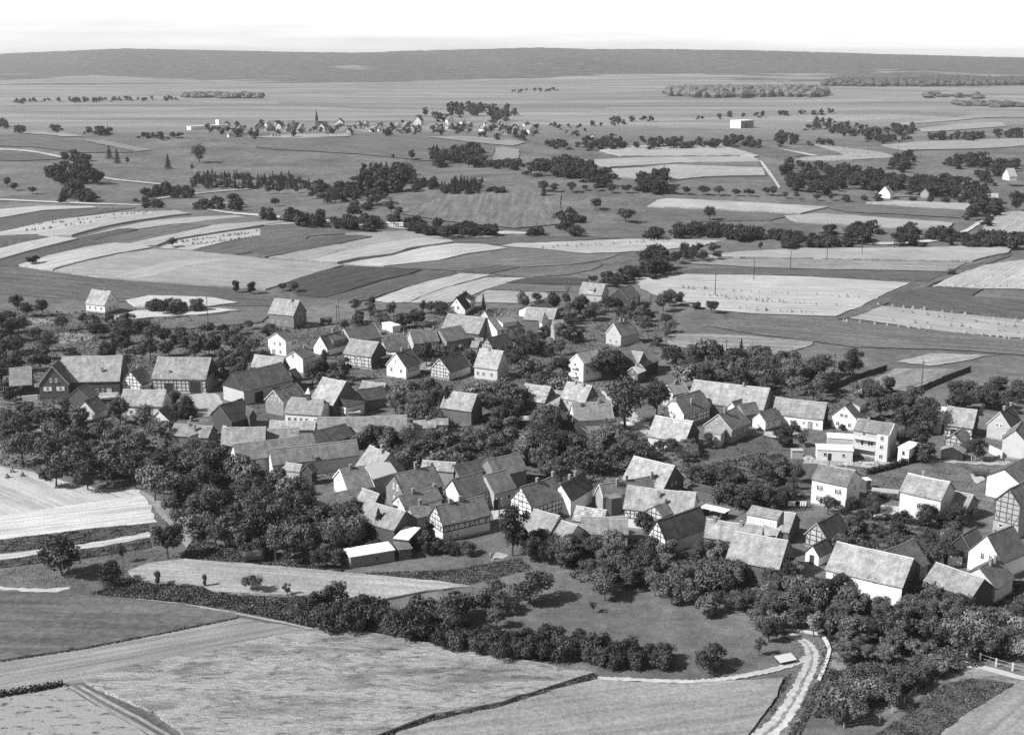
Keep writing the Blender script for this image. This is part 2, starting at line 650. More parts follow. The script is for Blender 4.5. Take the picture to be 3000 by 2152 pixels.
def field(name, k, poly, tone, mat, h=0.0, jag=0.25, smooth=None, rough=0.0, label=None):
    """one parcel: outline surveyed from the picture, draped on the land, standing crop h metres tall"""
    P = [pt(k, p) for p in poly]
    if smooth is None:
        smooth = mat == 'bare_path' or 'track' in name or 'path' in name or 'strip' == name[-5:] and 'grass' in name
    if smooth:
        P = chaikin(P, 2 if 'yard' not in name and 'patch' not in name and 'plot' not in name and 'street' not in name else 0)
    G = [on_ground(*p) for p in P]
    FIELD_N[0] += 1
    d0 = min(g.y for g in G)
    # a thin sheet lies 4 mm or more above the sheet below; far off the step grows with the grid
    off = 0.015 + 0.0035 * FIELD_N[0] + max(0.0, (max(g.y for g in G) - 450) * 0.00035)
    bm = bmesh.new()
    vs = []
    for g in G:
        if not vs or (vs[-1].co.xy - g.xy).length > 0.15:
            vs.append(bm.verts.new((g.x, g.y, 0)))
    if (vs[0].co.xy - vs[-1].co.xy).length < 0.15:
        bm.verts.remove(vs.pop())
    f = bm.faces.new(vs)
    bm.normal_update()
    if f.normal.z < 0:
        f.normal_flip()
    bmesh.ops.triangulate(bm, faces=bm.faces[:])
    lmax = max(2.5, d0 * 0.012) if rough == 0 else max(1.3, d0 * 0.007)
    for _ in range(9):
        es = [e for e in bm.edges if e.calc_length() > lmax]
        if not es:
            break
        bmesh.ops.subdivide_edges(bm, edges=es, cuts=1)
        bmesh.ops.triangulate(bm, faces=[q for q in bm.faces if len(q.verts) > 3])
        if len(bm.verts) > 26000:
            break
    co = np.array([v.co[:] for v in bm.verts])
    bnd = [e for e in bm.edges if e.is_boundary]
    bv = {v for e in bnd for v in e.verts}
    rnd = random.Random(FIELD_N[0])
    for v in bv:
        v.co.x += rnd.uniform(-jag, jag) * (1 + v.co.y / 500)
        v.co.y += rnd.uniform(-jag, jag) * (1 + v.co.y / 350)
    # long axis for the rows
    c = co[:, :2] - co[:, :2].mean(0)
    w, ev = np.linalg.eigh(c.T @ c)
    ax = ev[:, 1]
    bm.verts.ensure_lookup_table()
    co = np.array([v.co[:] for v in bm.verts])
    zt = terrain(co[:, 0], co[:, 1]) + off + h
    ce = co[:, :2].mean(0)
    for i, v in enumerate(bm.verts):
        v.co.z = zt[i] + (rnd.uniform(-rough, rough) if rough else 0)
    if h > 0.05:
        ex = bmesh.ops.extrude_edge_only(bm, edges=bnd)
        for v in [g for g in ex['geom'] if isinstance(g, bmesh.types.BMVert)]:
            v.co.z -= h + off + 0.05
    bmesh.ops.recalc_face_normals(bm, faces=bm.faces[:]) if h > 0.05 else None
    ul = bm.loops.layers.uv.new('UVMap')
    for q in bm.faces:
        for l in q.loops:
            x, y = l.vert.co.x, l.vert.co.y
            l[ul].uv = (x * ax[0] + y * ax[1], -x * ax[1] + y * ax[0] + 7 * FIELD_N[0])
    me = bpy.data.meshes.new(name)
    bm.to_mesh(me)
    bm.free()
    if rough:
        me.shade_smooth()
    o = link(name, me, mat, None, tone)
    o['kind'] = 'structure'
    if label:
        o['label'] = label
    return o


GR, ST, RC, ME, PA = 'ripe_grain', 'stubble', 'row_crop', 'meadow', 'bare_path'
# ---- near fields
field('stubble_field', 'V', [(-40, 1467), (0, 1462), (190, 1434), (396, 1394), (526, 1367), (704, 1396), (415, 1456), (186, 1509), (140, 1512), (-40, 1540)], 0.216, ST, 0.0)
field('grain_field', 'V', [(186, 1509), (240, 1490), (415, 1456), (560, 1425), (704, 1396), (780, 1400), (1000, 1440), (1190, 1475), (1315, 1497), (1240, 1520), (1110, 1562), (1050, 1575), (960, 1588), (800, 1650), (560, 1760), (470, 1690), (396, 1620), (336, 1578), (240, 1538), (195, 1520)],
      0.345, 'lodged_grain', 0.75, 0.12, False)
field('grain_field', 'V', [(1320, 1509), (1500, 1518), (1735, 1505), (1720, 1545), (1660, 1625), (1600, 1700), (790, 1720), (880, 1625), (975, 1596), (1110, 1570), (1240, 1527)], 0.232, GR, 0.45, 0.12, False)
field('meadow', 'V', [(-40, 1313), (0, 1311), (160, 1312), (301, 1327), (400, 1338), (526, 1360), (526, 1367), (396, 1394), (190, 1434), (-40, 1469)], 0.10, ME, 0.15, 0.1)
field('dirt_path', 'V', [(-30, 1296), (0, 1298), (60, 1302), (107, 1306), (158, 1296), (158, 1302), (107, 1314), (50, 1308), (-30, 1304)], 0.405, PA)
field('weedy_field', 'V', [(-40, 1552), (0, 1545), (140, 1518), (200, 1552), (270, 1592), (335, 1630), (400, 1690), (-40, 1690)], 0.264, 'weedy_soil', 0.05)
field('farm_track', 'V', [(142, 1515), (190, 1508), (240, 1538), (336, 1580), (396, 1622), (470, 1690), (400, 1690), (335, 1632), (270, 1594), (200, 1554)], 0.10, ME, 0, 0.1)
field('wheel_rut', 'V', [(158, 1518), (220, 1555), (290, 1592), (355, 1630), (420, 1675), (410, 1678), (345, 1633), (280, 1596), (212, 1558), (152, 1520)], 0.27, PA, 0, 0.05, False)
field('wheel_rut', 'V', [(178, 1516), (240, 1550), (312, 1588), (378, 1626), (445, 1672), (436, 1675), (370, 1629), (304, 1591), (232, 1553), (172, 1519)], 0.27, PA, 0, 0.05, False)
field('grain_field', 'V', [(283, 1268), (330, 1250), (410, 1242), (600, 1256), (754, 1270), (960, 1290), (1045, 1302), (960, 1310), (830, 1334), (657, 1322), (491, 1315), (435, 1299), (301, 1287)], 0.296, GR, 0.5, 0.12, False)
field('stubble_field', 'V', [(-40, 1030), (0, 1032), (75, 1045), (150, 1068), (220, 1082), (310, 1085), (332, 1115), (345, 1155), (200, 1172), (-40, 1200)], 0.376, ST, 0.0)
field('straw_strip', 'V', [(-40, 1145), (0, 1142), (200, 1112), (320, 1095), (340, 1140), (345, 1156), (200, 1172), (-40, 1199)], 0.480, ST, 0.0)
field('potato_strip', 'V', [(-40, 1200), (0, 1196), (190, 1172), (325, 1160), (332, 1177), (190, 1203), (-40, 1228)], 0.090, RC, 0.05, 0.15, False)
field('stubble_strip', 'V', [(-40, 1233), (0, 1228), (190, 1204), (330, 1178), (332, 1190), (190, 1215), (-40, 1243)], 0.400, ST, 0.0)
field('potato_strip', 'V', [(-40, 1246), (0, 1242), (190, 1216), (332, 1192), (335, 1212), (190, 1236), (-40, 1262)], 0.090, RC, 0.05, 0.15, False)
field('dirt_track', 'V', [(305, 1085), (330, 1092), (380, 1130), (420, 1175), (455, 1225), (425, 1225), (395, 1185), (350, 1135), (325, 1105)], 0.237, ME, 0, 0.2)
field('potato_field', 'X8', [(1060, 1640), (1230, 1530), (1340, 1420), (1480, 1340), (1620, 1320), (1850, 1340), (1700, 1450), (1520, 1560), (1400, 1640), (1200, 1700)], 0.102, RC, 0.05, 0.3, False)
field('grain_field', 'X8', [(1440, 1650), (1560, 1560), (1730, 1450), (1930, 1330), (2000, 1400), (2000, 1700), (1500, 1720)], 0.216, GR, 0.9, 0.2, False)
field('sown_strip', 'X8', [(1530, 1290), (1600, 1250), (1760, 1280), (1900, 1325), (1850, 1345), (1640, 1310), (1490, 1335)], 0.204, ME)
# ---- dirt roads in the foreground
field('garden_path', 'X8', [(1520, 1225), (1570, 1205), (1700, 1245), (1920, 1300), (1960, 1320), (1930, 1330), (1700, 1270), (1560, 1240)], 0.450, PA, 0, 0.15)
field('vegetable_bed', 'X8', [(820, 1170), (980, 1165), (1000, 1215), (900, 1260), (830, 1280), (790, 1250)], 0.208, 'weedy_soil', 0.05)


def ribbon(name, k, line, width, tone, mat='bare_path', lift=0.2, jag=0.06):
    """a path of even width along a surveyed centre line"""
    G = [on_ground(*pt(k, p)) for p in line]
    C = []
    for i in range(len(G) - 1):
        p0, p1, p2, p3 = G[max(i - 1, 0)], G[i], G[i + 1], G[min(i + 2, len(G) - 1)]
        for s in range(10):
            t = s / 10
            C.append(0.5 * ((2 * p1) + (p2 - p0) * t + (2 * p0 - 5 * p1 + 4 * p2 - p3) * t * t + (3 * p1 - p0 - 3 * p2 + p3) * t ** 3))
    C.append(G[-1])
    rnd = random.Random(name + str(line[0]))
    mb = MB()
    prev = None
    s = 0.0
    for i, p in enumerate(C):
        d = (C[min(i + 1, len(C) - 1)] - C[max(i - 1, 0)]).normalized()
        n = Vector((d.y, -d.x, 0))
        w = width if not isinstance(width, tuple) else width[0] + (width[1] - width[0]) * i / len(C)
        a, b = p - n * (w / 2 + rnd.uniform(-jag, jag)), p + n * (w / 2 + rnd.uniform(-jag, jag))
        a = Vector((a.x, a.y, tz(a.x, a.y) + lift))
        b = Vector((b.x, b.y, tz(b.x, b.y) + lift))
        if prev:
            L = (p - C[i - 1]).length
            mb.face([prev[0], prev[1], b, a], [(s, 0), (s, w), (s + L, w), (s + L, 0)])
            s += L
        prev = (a, b)
    o = mb.build(name, mat, None, tone)
    o['kind'] = 'structure'
    return o


ROAD = [(360, 1720), (430, 1650), (520, 1580), (585, 1495), (640, 1400), (690, 1300), (722, 1215), (716, 1155), (675, 1105), (590, 1068)]
ribbon('verge', 'X8', ROAD, (5.6, 3.2), 0.15, 'meadow', 0.16, 0.5)
ribbon('dirt_road', 'X8', ROAD, (3.4, 1.8), 0.43, 'bare_path', 0.19, 0.28)
ribbon('grass_strip', 'X8', ROAD[:-1], (0.7, 0.35), 0.24, 'meadow', 0.22, 0.22)
ribbon('dirt_road', 'X8', [(-590, 1306), (-450, 1314), (-300, 1320), (0, 1332), (150, 1326), (310, 1305), (490, 1270), (640, 1225), (700, 1195)], (1.0, 1.5), 0.42, 'bare_path', 0.17, 0.22)
ribbon('footpath', 'V', [(301, 1328), (400, 1339), (526, 1360), (640, 1382), (704, 1396), (780, 1400)], 0.7, 0.32, 'bare_path', 0.17, 0.1)
# ---- yards and streets in the village
for nm, k, poly, tn in (
        ('village_street', 'K', [(1640, 825), (1800, 835), (2000, 825), (2300, 800), (2320, 900), (2060, 930), (1800, 895), (1700, 870)], 0.55),
        ('village_street', 'J', [(1900, 790), (2100, 780), (2280, 800), (2280, 880), (2080, 900), (1960, 870)], 0.60),
        ('village_street', 'S', [(1760, 1140), (1800, 1180), (1850, 1190), (1900, 1260), (1960, 1270), (1900, 1280), (1840, 1230), (1780, 1190)], 0.55),
        ('farm_yard', 'R', [(180, 960), (260, 860), (420, 820), (620, 830), (610, 990), (420, 990)], 0.62),
        ('farm_yard', 'H', [(440, 200), (560, 150), (830, 150), (900, 260), (820, 380), (600, 400), (540, 320)], 0.42),
        ('village_street', 'O', [(690, 880), (900, 830), (960, 860), (860, 980), (740, 1010)], 0.60),
        ('rubble_yard', 'L', [(270, 1190), (600, 1200), (900, 1240), (1370, 1215), (1420, 1270), (1250, 1330), (900, 1290), (500, 1270), (260, 1260)], 0.40),
        ('gravel_path', 'M', [(430, 1195), (700, 1215), (1000, 1225), (1300, 1235), (1560, 1225), (1700, 1250), (1550, 1285), (1250, 1275), (900, 1250), (600, 1240), (430, 1220)], 0.50),
        ('gravel_patch', 'M', [(1080, 1400), (1180, 1360), (1290, 1380), (1300, 1470), (1200, 1530), (1120, 1500)], 0.55),
        ('farm_yard', 'N', [(1880, 1270), (2220, 1300), (2240, 1340), (1880, 1420)], 0.40),
        ('farm_yard', 'O', [(750, 1450), (850, 1430), (960, 1500), (880, 1530), (760, 1520)], 0.42),
        ('garden_plot', 'A', [(540, 730), (900, 700), (1280, 720), (1140, 830), (800, 850), (700, 800)], 0.27),
        ('garden_plot', 'A', [(-20, 600), (120, 570), (400, 500), (760, 560), (500, 620), (100, 660), (-20, 720)], 0.27),
        ('gravel_patch', 'G', [(480, 640), (560, 590), (700, 540), (990, 545), (960, 590), (800, 620), (620, 650)], 0.60),
        ('farm_yard', 'S', [(250, 1150), (330, 1150), (335, 1165), (255, 1170)], 0.5),
        ('village_street', 'S', [(1195, 1030), (1260, 1060), (1270, 1090), (1180, 1085)], 0.45),
):
    field(nm, k, poly, tn * 0.75, PA, 0, 0.35)
# ---- middle distance, left: strips that curve over the rise
F = field
for nm, k, poly, tn, mt, hh in (
        ('meadow', 'Z1', [(-40, 296), (90, 294), (250, 318), (470, 348), (900, 382), (1150, 398), (1250, 410), (1300, 425), (1290, 480), (800, 470), (400, 450), (-40, 420)], 0.095, ME, 0.0),
        ('grain_field', 'Z1', [(-40, 30), (0, 25), (200, 9), (440, 10), (458, 17), (200, 30), (0, 65), (-40, 71)], 0.36, GR, 0.5),
        ('clover_field', 'Z1', [(-40, 72), (0, 66), (200, 32), (460, 18), (640, 15), (500, 36), (250, 76), (80, 112), (-40, 135)], 0.08, ME, 0.1),
        ('stubble_field', 'Z1', [(-40, 136), (80, 113), (300, 67), (560, 37), (820, 28), (600, 62), (430, 90), (180, 140), (60, 144), (-40, 150)], 0.33, ST, 0.0),
        ('grain_field', 'Z1', [(182, 141), (430, 92), (600, 63), (830, 30), (896, 47), (700, 72), (510, 104), (340, 149), (250, 152)], 0.30, GR, 0.7),
        ('stubble_field', 'Z1', [(390, 152), (560, 107), (720, 76), (900, 60), (1110, 50), (1165, 58), (940, 85), (820, 92), (650, 116), (560, 115), (470, 140)], 0.30, ST, 0.0),
        ('beet_field', 'Z1', [(385, 156), (480, 133), (600, 113), (655, 117), (560, 145), (450, 167)], 0.07, RC, 0.2),
        ('clover_field', 'Z1', [(450, 170), (640, 126), (820, 94), (900, 93), (990, 98), (850, 135), (640, 180), (560, 188)], 0.10, ME, 0.15),
        ('grain_field', 'Z1', [(620, 185), (860, 136), (1010, 101), (1300, 82), (1380, 82), (1160, 114), (960, 144), (830, 165), (740, 196), (690, 200)], 0.29, GR, 0.6),
        ('clover_field', 'Z1', [(900, 86), (1180, 56), (1400, 62), (1400, 80), (1290, 80), (1000, 98)], 0.13, ME, 0.1),
        ('stubble_field', 'Z1', [(750, 206), (860, 166), (1100, 126), (1200, 116), (1330, 112), (1360, 130), (1100, 166), (900, 216)], 0.33, ST, 0.0),
        ('beet_field', 'Z1', [(905, 218), (1100, 171), (1400, 130), (1480, 128), (1420, 190), (1250, 215), (1110, 238)], 0.10, RC, 0.15),
        ('clover_field', 'Z1', [(-40, 151), (60, 146), (235, 155), (120, 182), (0, 211), (-40, 217)], 0.085, ME, 0.1),
        ('grain_field', 'Z1', [(-40, 218), (0, 212), (130, 181), (260, 155), (368, 165), (200, 206), (0, 262), (-40, 272)], 0.33, GR, 0.6),
        ('clover_field', 'Z1', [(-40, 275), (0, 265), (200, 209), (380, 170), (560, 188), (400, 205), (230, 246), (90, 291), (-40, 294)], 0.08, ME, 0.15),
        ('grain_field', 'Z1', [(90, 292), (230, 248), (400, 208), (540, 188), (640, 190), (720, 210), (560, 235), (420, 265), (300, 297), (250, 312)], 0.34, GR, 0.85),
        ('grain_field', 'Z1', [(253, 315), (300, 300), (420, 268), (560, 238), (722, 212), (900, 222), (1290, 262), (1618, 288), (1500, 322), (1400, 355), (1250, 405), (1150, 395), (900, 378), (470, 345)], 0.255, GR, 0.4),
        ('grain_strip', 'Z1', [(540, 348), (650, 310), (820, 270), (1000, 255), (1200, 262), (900, 290), (760, 330), (680, 358)], 0.29, GR, 0.43),
        ('grain_strip', 'Z2', [(-40, 82), (0, 80), (60, 75), (185, 88), (100, 92), (-40, 102)], 0.34, GR, 0.2),
        ('clover_field', 'Z2', [(-60, 108), (100, 93), (400, 105), (650, 118), (600, 128), (300, 140), (60, 160), (-60, 178)], 0.11, ME, 0.1),
        ('beet_field', 'Z2', [(-120, 215), (0, 198), (300, 144), (470, 152), (300, 190), (100, 226), (-40, 250)], 0.09, RC, 0.25),
        ('grain_field', 'Z2', [(-20, 252), (100, 229), (320, 189), (480, 155), (340, 140), (640, 125), (860, 140), (1060, 155), (820, 161), (700, 163), (520, 186), (300, 226), (160, 270)], 0.26, GR, 0.35),
        ('grain_field', 'Z2', [(165, 272), (320, 229), (520, 189), (700, 164), (830, 172), (850, 182), (650, 210), (560, 240), (400, 258), (300, 280)], 0.33, GR, 0.85),
        ('grain_field', 'Z2', [(330, 283), (560, 244), (700, 206), (860, 185), (1000, 190), (1105, 208), (900, 236), (780, 265), (520, 293)], 0.40, GR, 0.3),
        ('clover_field', 'Z2', [(840, 165), (1060, 156), (1290, 150), (1480, 152), (1640, 158), (1400, 172), (1130, 182), (1060, 192), (862, 183)], 0.095, ME, 0.1),
        ('meadow', 'Z2', [(530, 296), (800, 263), (1000, 230), (1300, 214), (1450, 234), (1640, 232), (1560, 262), (1400, 284), (1100, 300), (850, 312)], 0.13, ME, 0.0),
        ('beet_field', 'Z2', [(860, 314), (950, 300), (1060, 286), (1165, 296), (1020, 326)], 0.09, RC, 0.1),
        ('meadow', 'Z2', [(1040, 330), (1180, 300), (1400, 286), (1560, 282), (1500, 310), (1400, 330), (1200, 345)], 0.12, ME, 0.0),
        ('beet_field', 'Z2', [(100, 355), (220, 316), (360, 292), (520, 298), (700, 309), (640, 331), (500, 362), (380, 400), (250, 440), (120, 430), (60, 390)], 0.055, RC, 0.25),
        ('clover_field', 'Z2', [(255, 440), (390, 402), (510, 364), (650, 333), (860, 317), (872, 328), (700, 370), (560, 412), (460, 450), (380, 462)], 0.085, ME, 0.2),
        ('stubble_field', 'Z2', [(465, 452), (620, 396), (750, 351), (880, 326), (1030, 331), (960, 350), (800, 396), (700, 432), (640, 462), (540, 466)], 0.35, ST, 0.0),
        ('stubble_field', 'Z2', [(645, 463), (705, 434), (810, 396), (1000, 346), (1195, 345), (1070, 380), (1000, 402), (900, 445), (800, 470)], 0.32, ST, 0.0),
        ('beet_field', 'Z2', [(1095, 370), (1200, 346), (1480, 350), (1480, 378), (1290, 378)], 0.065, RC, 0.2),
        ('clover_field', 'Z2', [(1005, 400), (1092, 372), (1290, 380), (1400, 382), (1390, 412), (1290, 412)], 0.12, ME, 0.0),
        ('stubble_field', 'Z2', [(930, 460), (1010, 403), (1290, 415), (1300, 440), (1190, 468)], 0.27, ST, 0.0)):
    F(nm, k, poly, tn, mt, hh, 0.12)
F('grain_field', 'V', [(280, 668), (330, 658), (450, 660), (530, 672), (450, 682), (300, 680)], 0.400, GR, 0.5)
F('grain_field', 'V', [(250, 705), (300, 692), (450, 684), (530, 690), (440, 700), (340, 706), (270, 712)], 0.440, GR, 0.5)
F('potato_field', 'V', [(350, 712), (450, 702), (540, 692), (600, 700), (580, 715), (420, 730), (360, 728)], 0.126, RC, 0.2)
# ---- middle distance, centre and right
F('stubble_field', 'Z2', [(1060, 195), (1130, 184), (1290, 178), (1600, 165), (1900, 160), (2119, 173), (2030, 195), (1850, 212), (1640, 226), (1480, 232), (1290, 212)], 0.34, ST)
F('grain_field', 'V', [(1540, 570), (1640, 560), (1750, 553), (2080, 550), (2200, 546), (2245, 551), (2230, 562), (2150, 580), (1800, 574)], 0.304, GR, 0.5)
F('meadow', 'V', [(1500, 583), (1620, 574), (1800, 575), (2140, 583), (2100, 602), (1700, 594)], 0.215, ME)
F('beet_field', 'V', [(1480, 600), (1600, 595), (1750, 598), (2095, 605), (2060, 624), (1800, 612), (1500, 607)], 0.096, RC, 0.25)
F('stubble_field', 'V', [(1400, 618), (1480, 604), (1560, 606), (1800, 614), (2015, 627), (1960, 652), (1905, 680), (1850, 702), (1740, 698), (1640, 694), (1560, 685), (1480, 668), (1420, 640)], 0.360, ST)
F('grass_track', 'V', [(1845, 708), (1905, 682), (1965, 653), (2040, 624), (2110, 600), (2235, 562), (2245, 566), (2130, 605), (2060, 633), (1985, 665), (1880, 708)], 0.102, ME, 0.05, 0.2)
F('stubble_field', 'V', [(2065, 635), (2110, 612), (2150, 592), (2300, 572), (2300, 642), (2180, 640)], 0.352, ST)
F('beet_field', 'V', [(1975, 652), (2062, 637), (2180, 641), (2150, 658), (2300, 668), (2300, 708), (2100, 692), (1968, 676)], 0.090, RC, 0.2)
F('stubble_field', 'V', [(1868, 703), (1900, 690), (1950, 678), (2100, 694), (2300, 714), (2300, 752), (2160, 742), (2050, 730), (1950, 716)], 0.288, ST)
F('pasture', 'V', [(1480, 742), (1560, 740), (1640, 744), (1800, 757), (1795, 768), (1720, 785), (1640, 795), (1480, 765)], 0.215, ME)
F('pasture', 'V', [(1890, 872), (1920, 848), (1985, 818), (2140, 818), (2080, 842), (2020, 868), (1960, 880)], 0.215, ME)
F('pasture', 'V', [(1985, 802), (2060, 783), (2195, 788), (2130, 802), (2060, 812)], 0.269, ME)
F('meadow', 'V', [(1840, 715), (1960, 722), (2300, 758), (2300, 790), (2100, 775), (1900, 770), (1700, 745), (1560, 722), (1640, 702)], 0.124, ME)
# ---- upper right
F('grain_field', 'X2', [(600, 918), (640, 890), (690, 884), (1000, 898), (1400, 920), (1280, 950), (900, 930)], 0.336, GR, 0.5)
F('meadow', 'X2', [(570, 965), (600, 924), (900, 938), (1260, 954), (1140, 978), (800, 985)], 0.108, ME, 0.1)
F('grain_field', 'X2', [(1570, 902), (1700, 893), (2030, 905), (2022, 930), (1750, 915)], 0.336, GR, 0.4)
F('meadow', 'X2', [(1400, 925), (1500, 915), (1700, 917), (2015, 934), (1990, 968), (1700, 950), (1480, 942)], 0.119, ME)
F('grain_field', 'X2', [(1210, 962), (1350, 950), (1500, 958), (1950, 990), (1932, 1022), (1600, 1005), (1260, 987)], 0.288, GR, 0.5)
F('grain_field', 'X2', [(380, 668), (560, 648), (780, 640), (900, 660), (1000, 690), (860, 692), (480, 692)], 0.304, GR, 0.3)
F('grain_field', 'X2', [(300, 712), (600, 700), (1060, 696), (1100, 718), (760, 722), (430, 742)], 0.288, GR, 0.3)
F('grain_field', 'X2', [(440, 752), (700, 733), (1110, 746), (1125, 782), (900, 785), (690, 806), (460, 784)], 0.304, GR, 0.4)
F('beet_field', 'X2', [(430, 744), (760, 724), (1095, 722), (1102, 738), (700, 736)], 0.132, RC, 0.1)
F('stubble_field', 'X2', [(760, 642), (900, 638), (1000, 660), (1110, 690), (1050, 702), (900, 670)], 0.304, ST)
F('beet_field', 'X2', [(950, 652), (1120, 650), (1310, 690), (1250, 698), (1110, 696)], 0.102, RC, 0.1)
F('grain_field', 'X2', [(1340, 642), (1460, 655), (1640, 680), (1710, 700), (1500, 712), (1250, 715), (1300, 700), (1480, 690)], 0.264, GR, 0.3)
F('dirt_road', 'X2', [(1080, 650), (1200, 662), (1370, 692), (1330, 694), (1190, 668), (1070, 655)], 0.360, PA)
F('grain_field', 'X2', [(1640, 645), (1800, 630), (2300, 614), (2300, 645), (1900, 665), (1750, 668)], 0.264, GR, 0.3)
F('stubble_field', 'X2', [(1800, 572), (1950, 552), (2170, 543), (2190, 562), (2000, 575), (1820, 588)], 0.264, ST)
F('grain_field', 'X2', [(1700, 545), (1960, 525), (2300, 512), (2300, 522), (1960, 537), (1760, 552)], 0.256, GR, 0.2)
F('farm_track', 'X2', [(1095, 715), (1105, 712), (1150, 770), (1190, 835), (1180, 838), (1135, 772)], 0.405, PA, 0, 0.1)
F('country_road', 'Y4', [(420, 645), (560, 640), (760, 632), (870, 615), (960, 590), (1030, 550), (1090, 515), (1150, 470), (1160, 475), (1095, 530), (1030, 570), (960, 605), (880, 628), (770, 642), (560, 652)], 0.432, PA)
F('stubble_field', 'Y4', [(1060, 590), (1100, 540), (1160, 495), (1320, 470), (1320, 580), (1200, 600), (1120, 610)], 0.288, ST)
F('grain_field', 'Y4', [(1040, 800 - 420), (1120, 395), (1180, 420), (1100, 415), (700, 408), (560, 408)], 0.192, ST)
# ---- far left and centre
F('country_road', 'Y1', [(-60, 735), (0, 738), (500, 762), (900, 776), (1260, 790), (1260, 798), (900, 787), (500, 775), (-60, 747)], 0.432, PA)
F('dirt_road', 'V', [(440, 460), (500, 470), (600, 478), (725, 488), (800, 496), (960, 508), (1134, 517), (1134, 521), (960, 513), (800, 501), (725, 492), (600, 482), (500, 474)], 0.450, PA)
F('farm_track', 'Y1', [(-60, 290), (160, 298), (340, 318), (500, 350), (620, 385), (610, 395), (480, 360), (330, 332), (150, 310), (-60, 302)], 0.378, PA)
F('farm_track', 'Y1', [(870, 530), (1000, 558), (1200, 580), (1460, 606), (1440, 614), (1190, 590), (980, 570), (860, 540)], 0.378, PA)
F('farm_track', 'Y1', [(1260, 745), (1700, 690), (2000, 660), (2268, 640), (2268, 650), (2000, 670), (1700, 702), (1270, 757)], 0.270, PA)
F('grain_field', 'Y1', [(150, 140), (400, 138), (600, 160), (740, 188), (540, 186), (300, 165)], 0.240, GR)
F('grain_field', 'Y1', [(700, 215), (900, 220), (1350, 305), (1200, 320), (1000, 275)], 0.192, GR)
F('meadow', 'Y1', [(-60, 190), (300, 185), (700, 220), (1180, 325), (700, 330), (300, 280), (-60, 265)], 0.108, ME)
F('meadow', 'Y1', [(-60, 310), (300, 335), (560, 385), (200, 400), (-60, 395)], 0.091, ME)
F('meadow', 'Y2', [(0, 200), (500, 195), (1400, 190), (1900, 240), (2120, 290), (2080, 420), (1500, 400), (900, 340), (200, 300), (0, 280)], 0.113, ME)
F('grain_field', 'Y2', [(2130, 285), (2200, 280), (2330, 300), (2330, 380), (2090, 400)], 0.216, GR)
F('grain_field', 'Y2', [(0, 195), (330, 165), (800, 160), (820, 185), (400, 200)], 0.264, GR)
F('grain_field', 'Y2', [(1500, 190), (1800, 180), (2268, 215), (2400, 240), (2268, 270), (1900, 235)], 0.216, GR)
F('farm_track', 'Y2', [(1470, 810), (1600, 745), (1790, 680), (1810, 684), (1620, 755), (1490, 818)], 0.234, PA)
F('meadow', 'Y2', [(1200, 860), (1400, 800), (1700, 690), (2268, 670), (2700, 690), (2700, 960), (2268, 1000), (1700, 940)], 0.134, ME)
F('grain_strip', 'Y2', [(2010, 1025), (2268, 1030), (2450, 1040), (2450, 1055), (2268, 1050), (2020, 1040)], 0.400, GR, 0.2)

# ------------------------------------------------------------------ buildings
def fit_house(k, a, b, corners, he, pitch):
    """size, place and turn of a gabled building from its ridge ends and eave corners"""
    A, B = pt(k, a), pt(k, b)
    obs = {'a': A, 'b': B}
    for n, p in corners.items():
        obs[n] = pt(k, p)
    z0 = 0.0
    tanp = math.tan(math.radians(pitch))
    q1, q2 = on_plane(*A, z0 + he + 4), on_plane(*B, z0 + he + 4)
    c = (q1 + q2) / 2
    z0 = float(terrain(c[0], c[1]))
    p = np.array([c[0], c[1], math.atan2(q2[1] - q1[1], q2[0] - q1[0]), max(4.0, np.linalg.norm(q2 - q1)), 9.0, he, 4.0])

    def res(p):
        cx, cy, th, L, W, h, r = p
        d = np.array([math.cos(th), math.sin(th)])
        nr = np.array([d[1], -d[0]])
        out = []
        for n, o in obs.items():
            e = -1 if n[0] == 'a' else 1
            q = np.array([cx, cy]) + d * (e * L / 2)
            z = z0 + h + r
            if len(n) > 1:
                q = q + nr * (W / 2 if n[1] == 'r' else -W / 2)
                z = z0 + (0 if n.endswith('0') else h)
            pr = project((q[0], q[1], z))
            out += [(pr[0] - o[0]) / 1.5, (pr[1] - o[1]) / 1.5]
        out += [(h - he) / 0.5, (r - tanp * W / 2) / 0.4, (W - 9.0) / 4.0, (L - 12) / 12.0]
        return np.array(out)

    lam = 1e-2
    r0 = res(p)
    for _ in range(60):
        J = np.zeros((len(r0), 7))
        for i in range(7):
            dp = np.zeros(7)
            dp[i] = 1e-4
            J[:, i] = (res(p + dp) - r0) / 1e-4
        H = J.T @ J
        st = np.linalg.solve(H + lam * np.diag(np.diag(H) + 1e-9), -J.T @ r0)
        r1 = res(p + st)
        if r1 @ r1 < r0 @ r0:
            p, r0, lam = p + st, r1, lam * 0.5
        else:
            lam *= 4
    cx, cy, th, L, W, h, r = p
    L, W = min(max(L, 2.5), 45), min(max(W, 2.5), 16)
    r = min(max(r, 0.25 * W / 2), 1.5 * W / 2)
    h = min(max(h, 1.8), 10)
    return cx, cy, z0, th, L, W, h, r, math.sqrt(float(r0 @ r0) / len(r0))


WIN_CACHE = {}


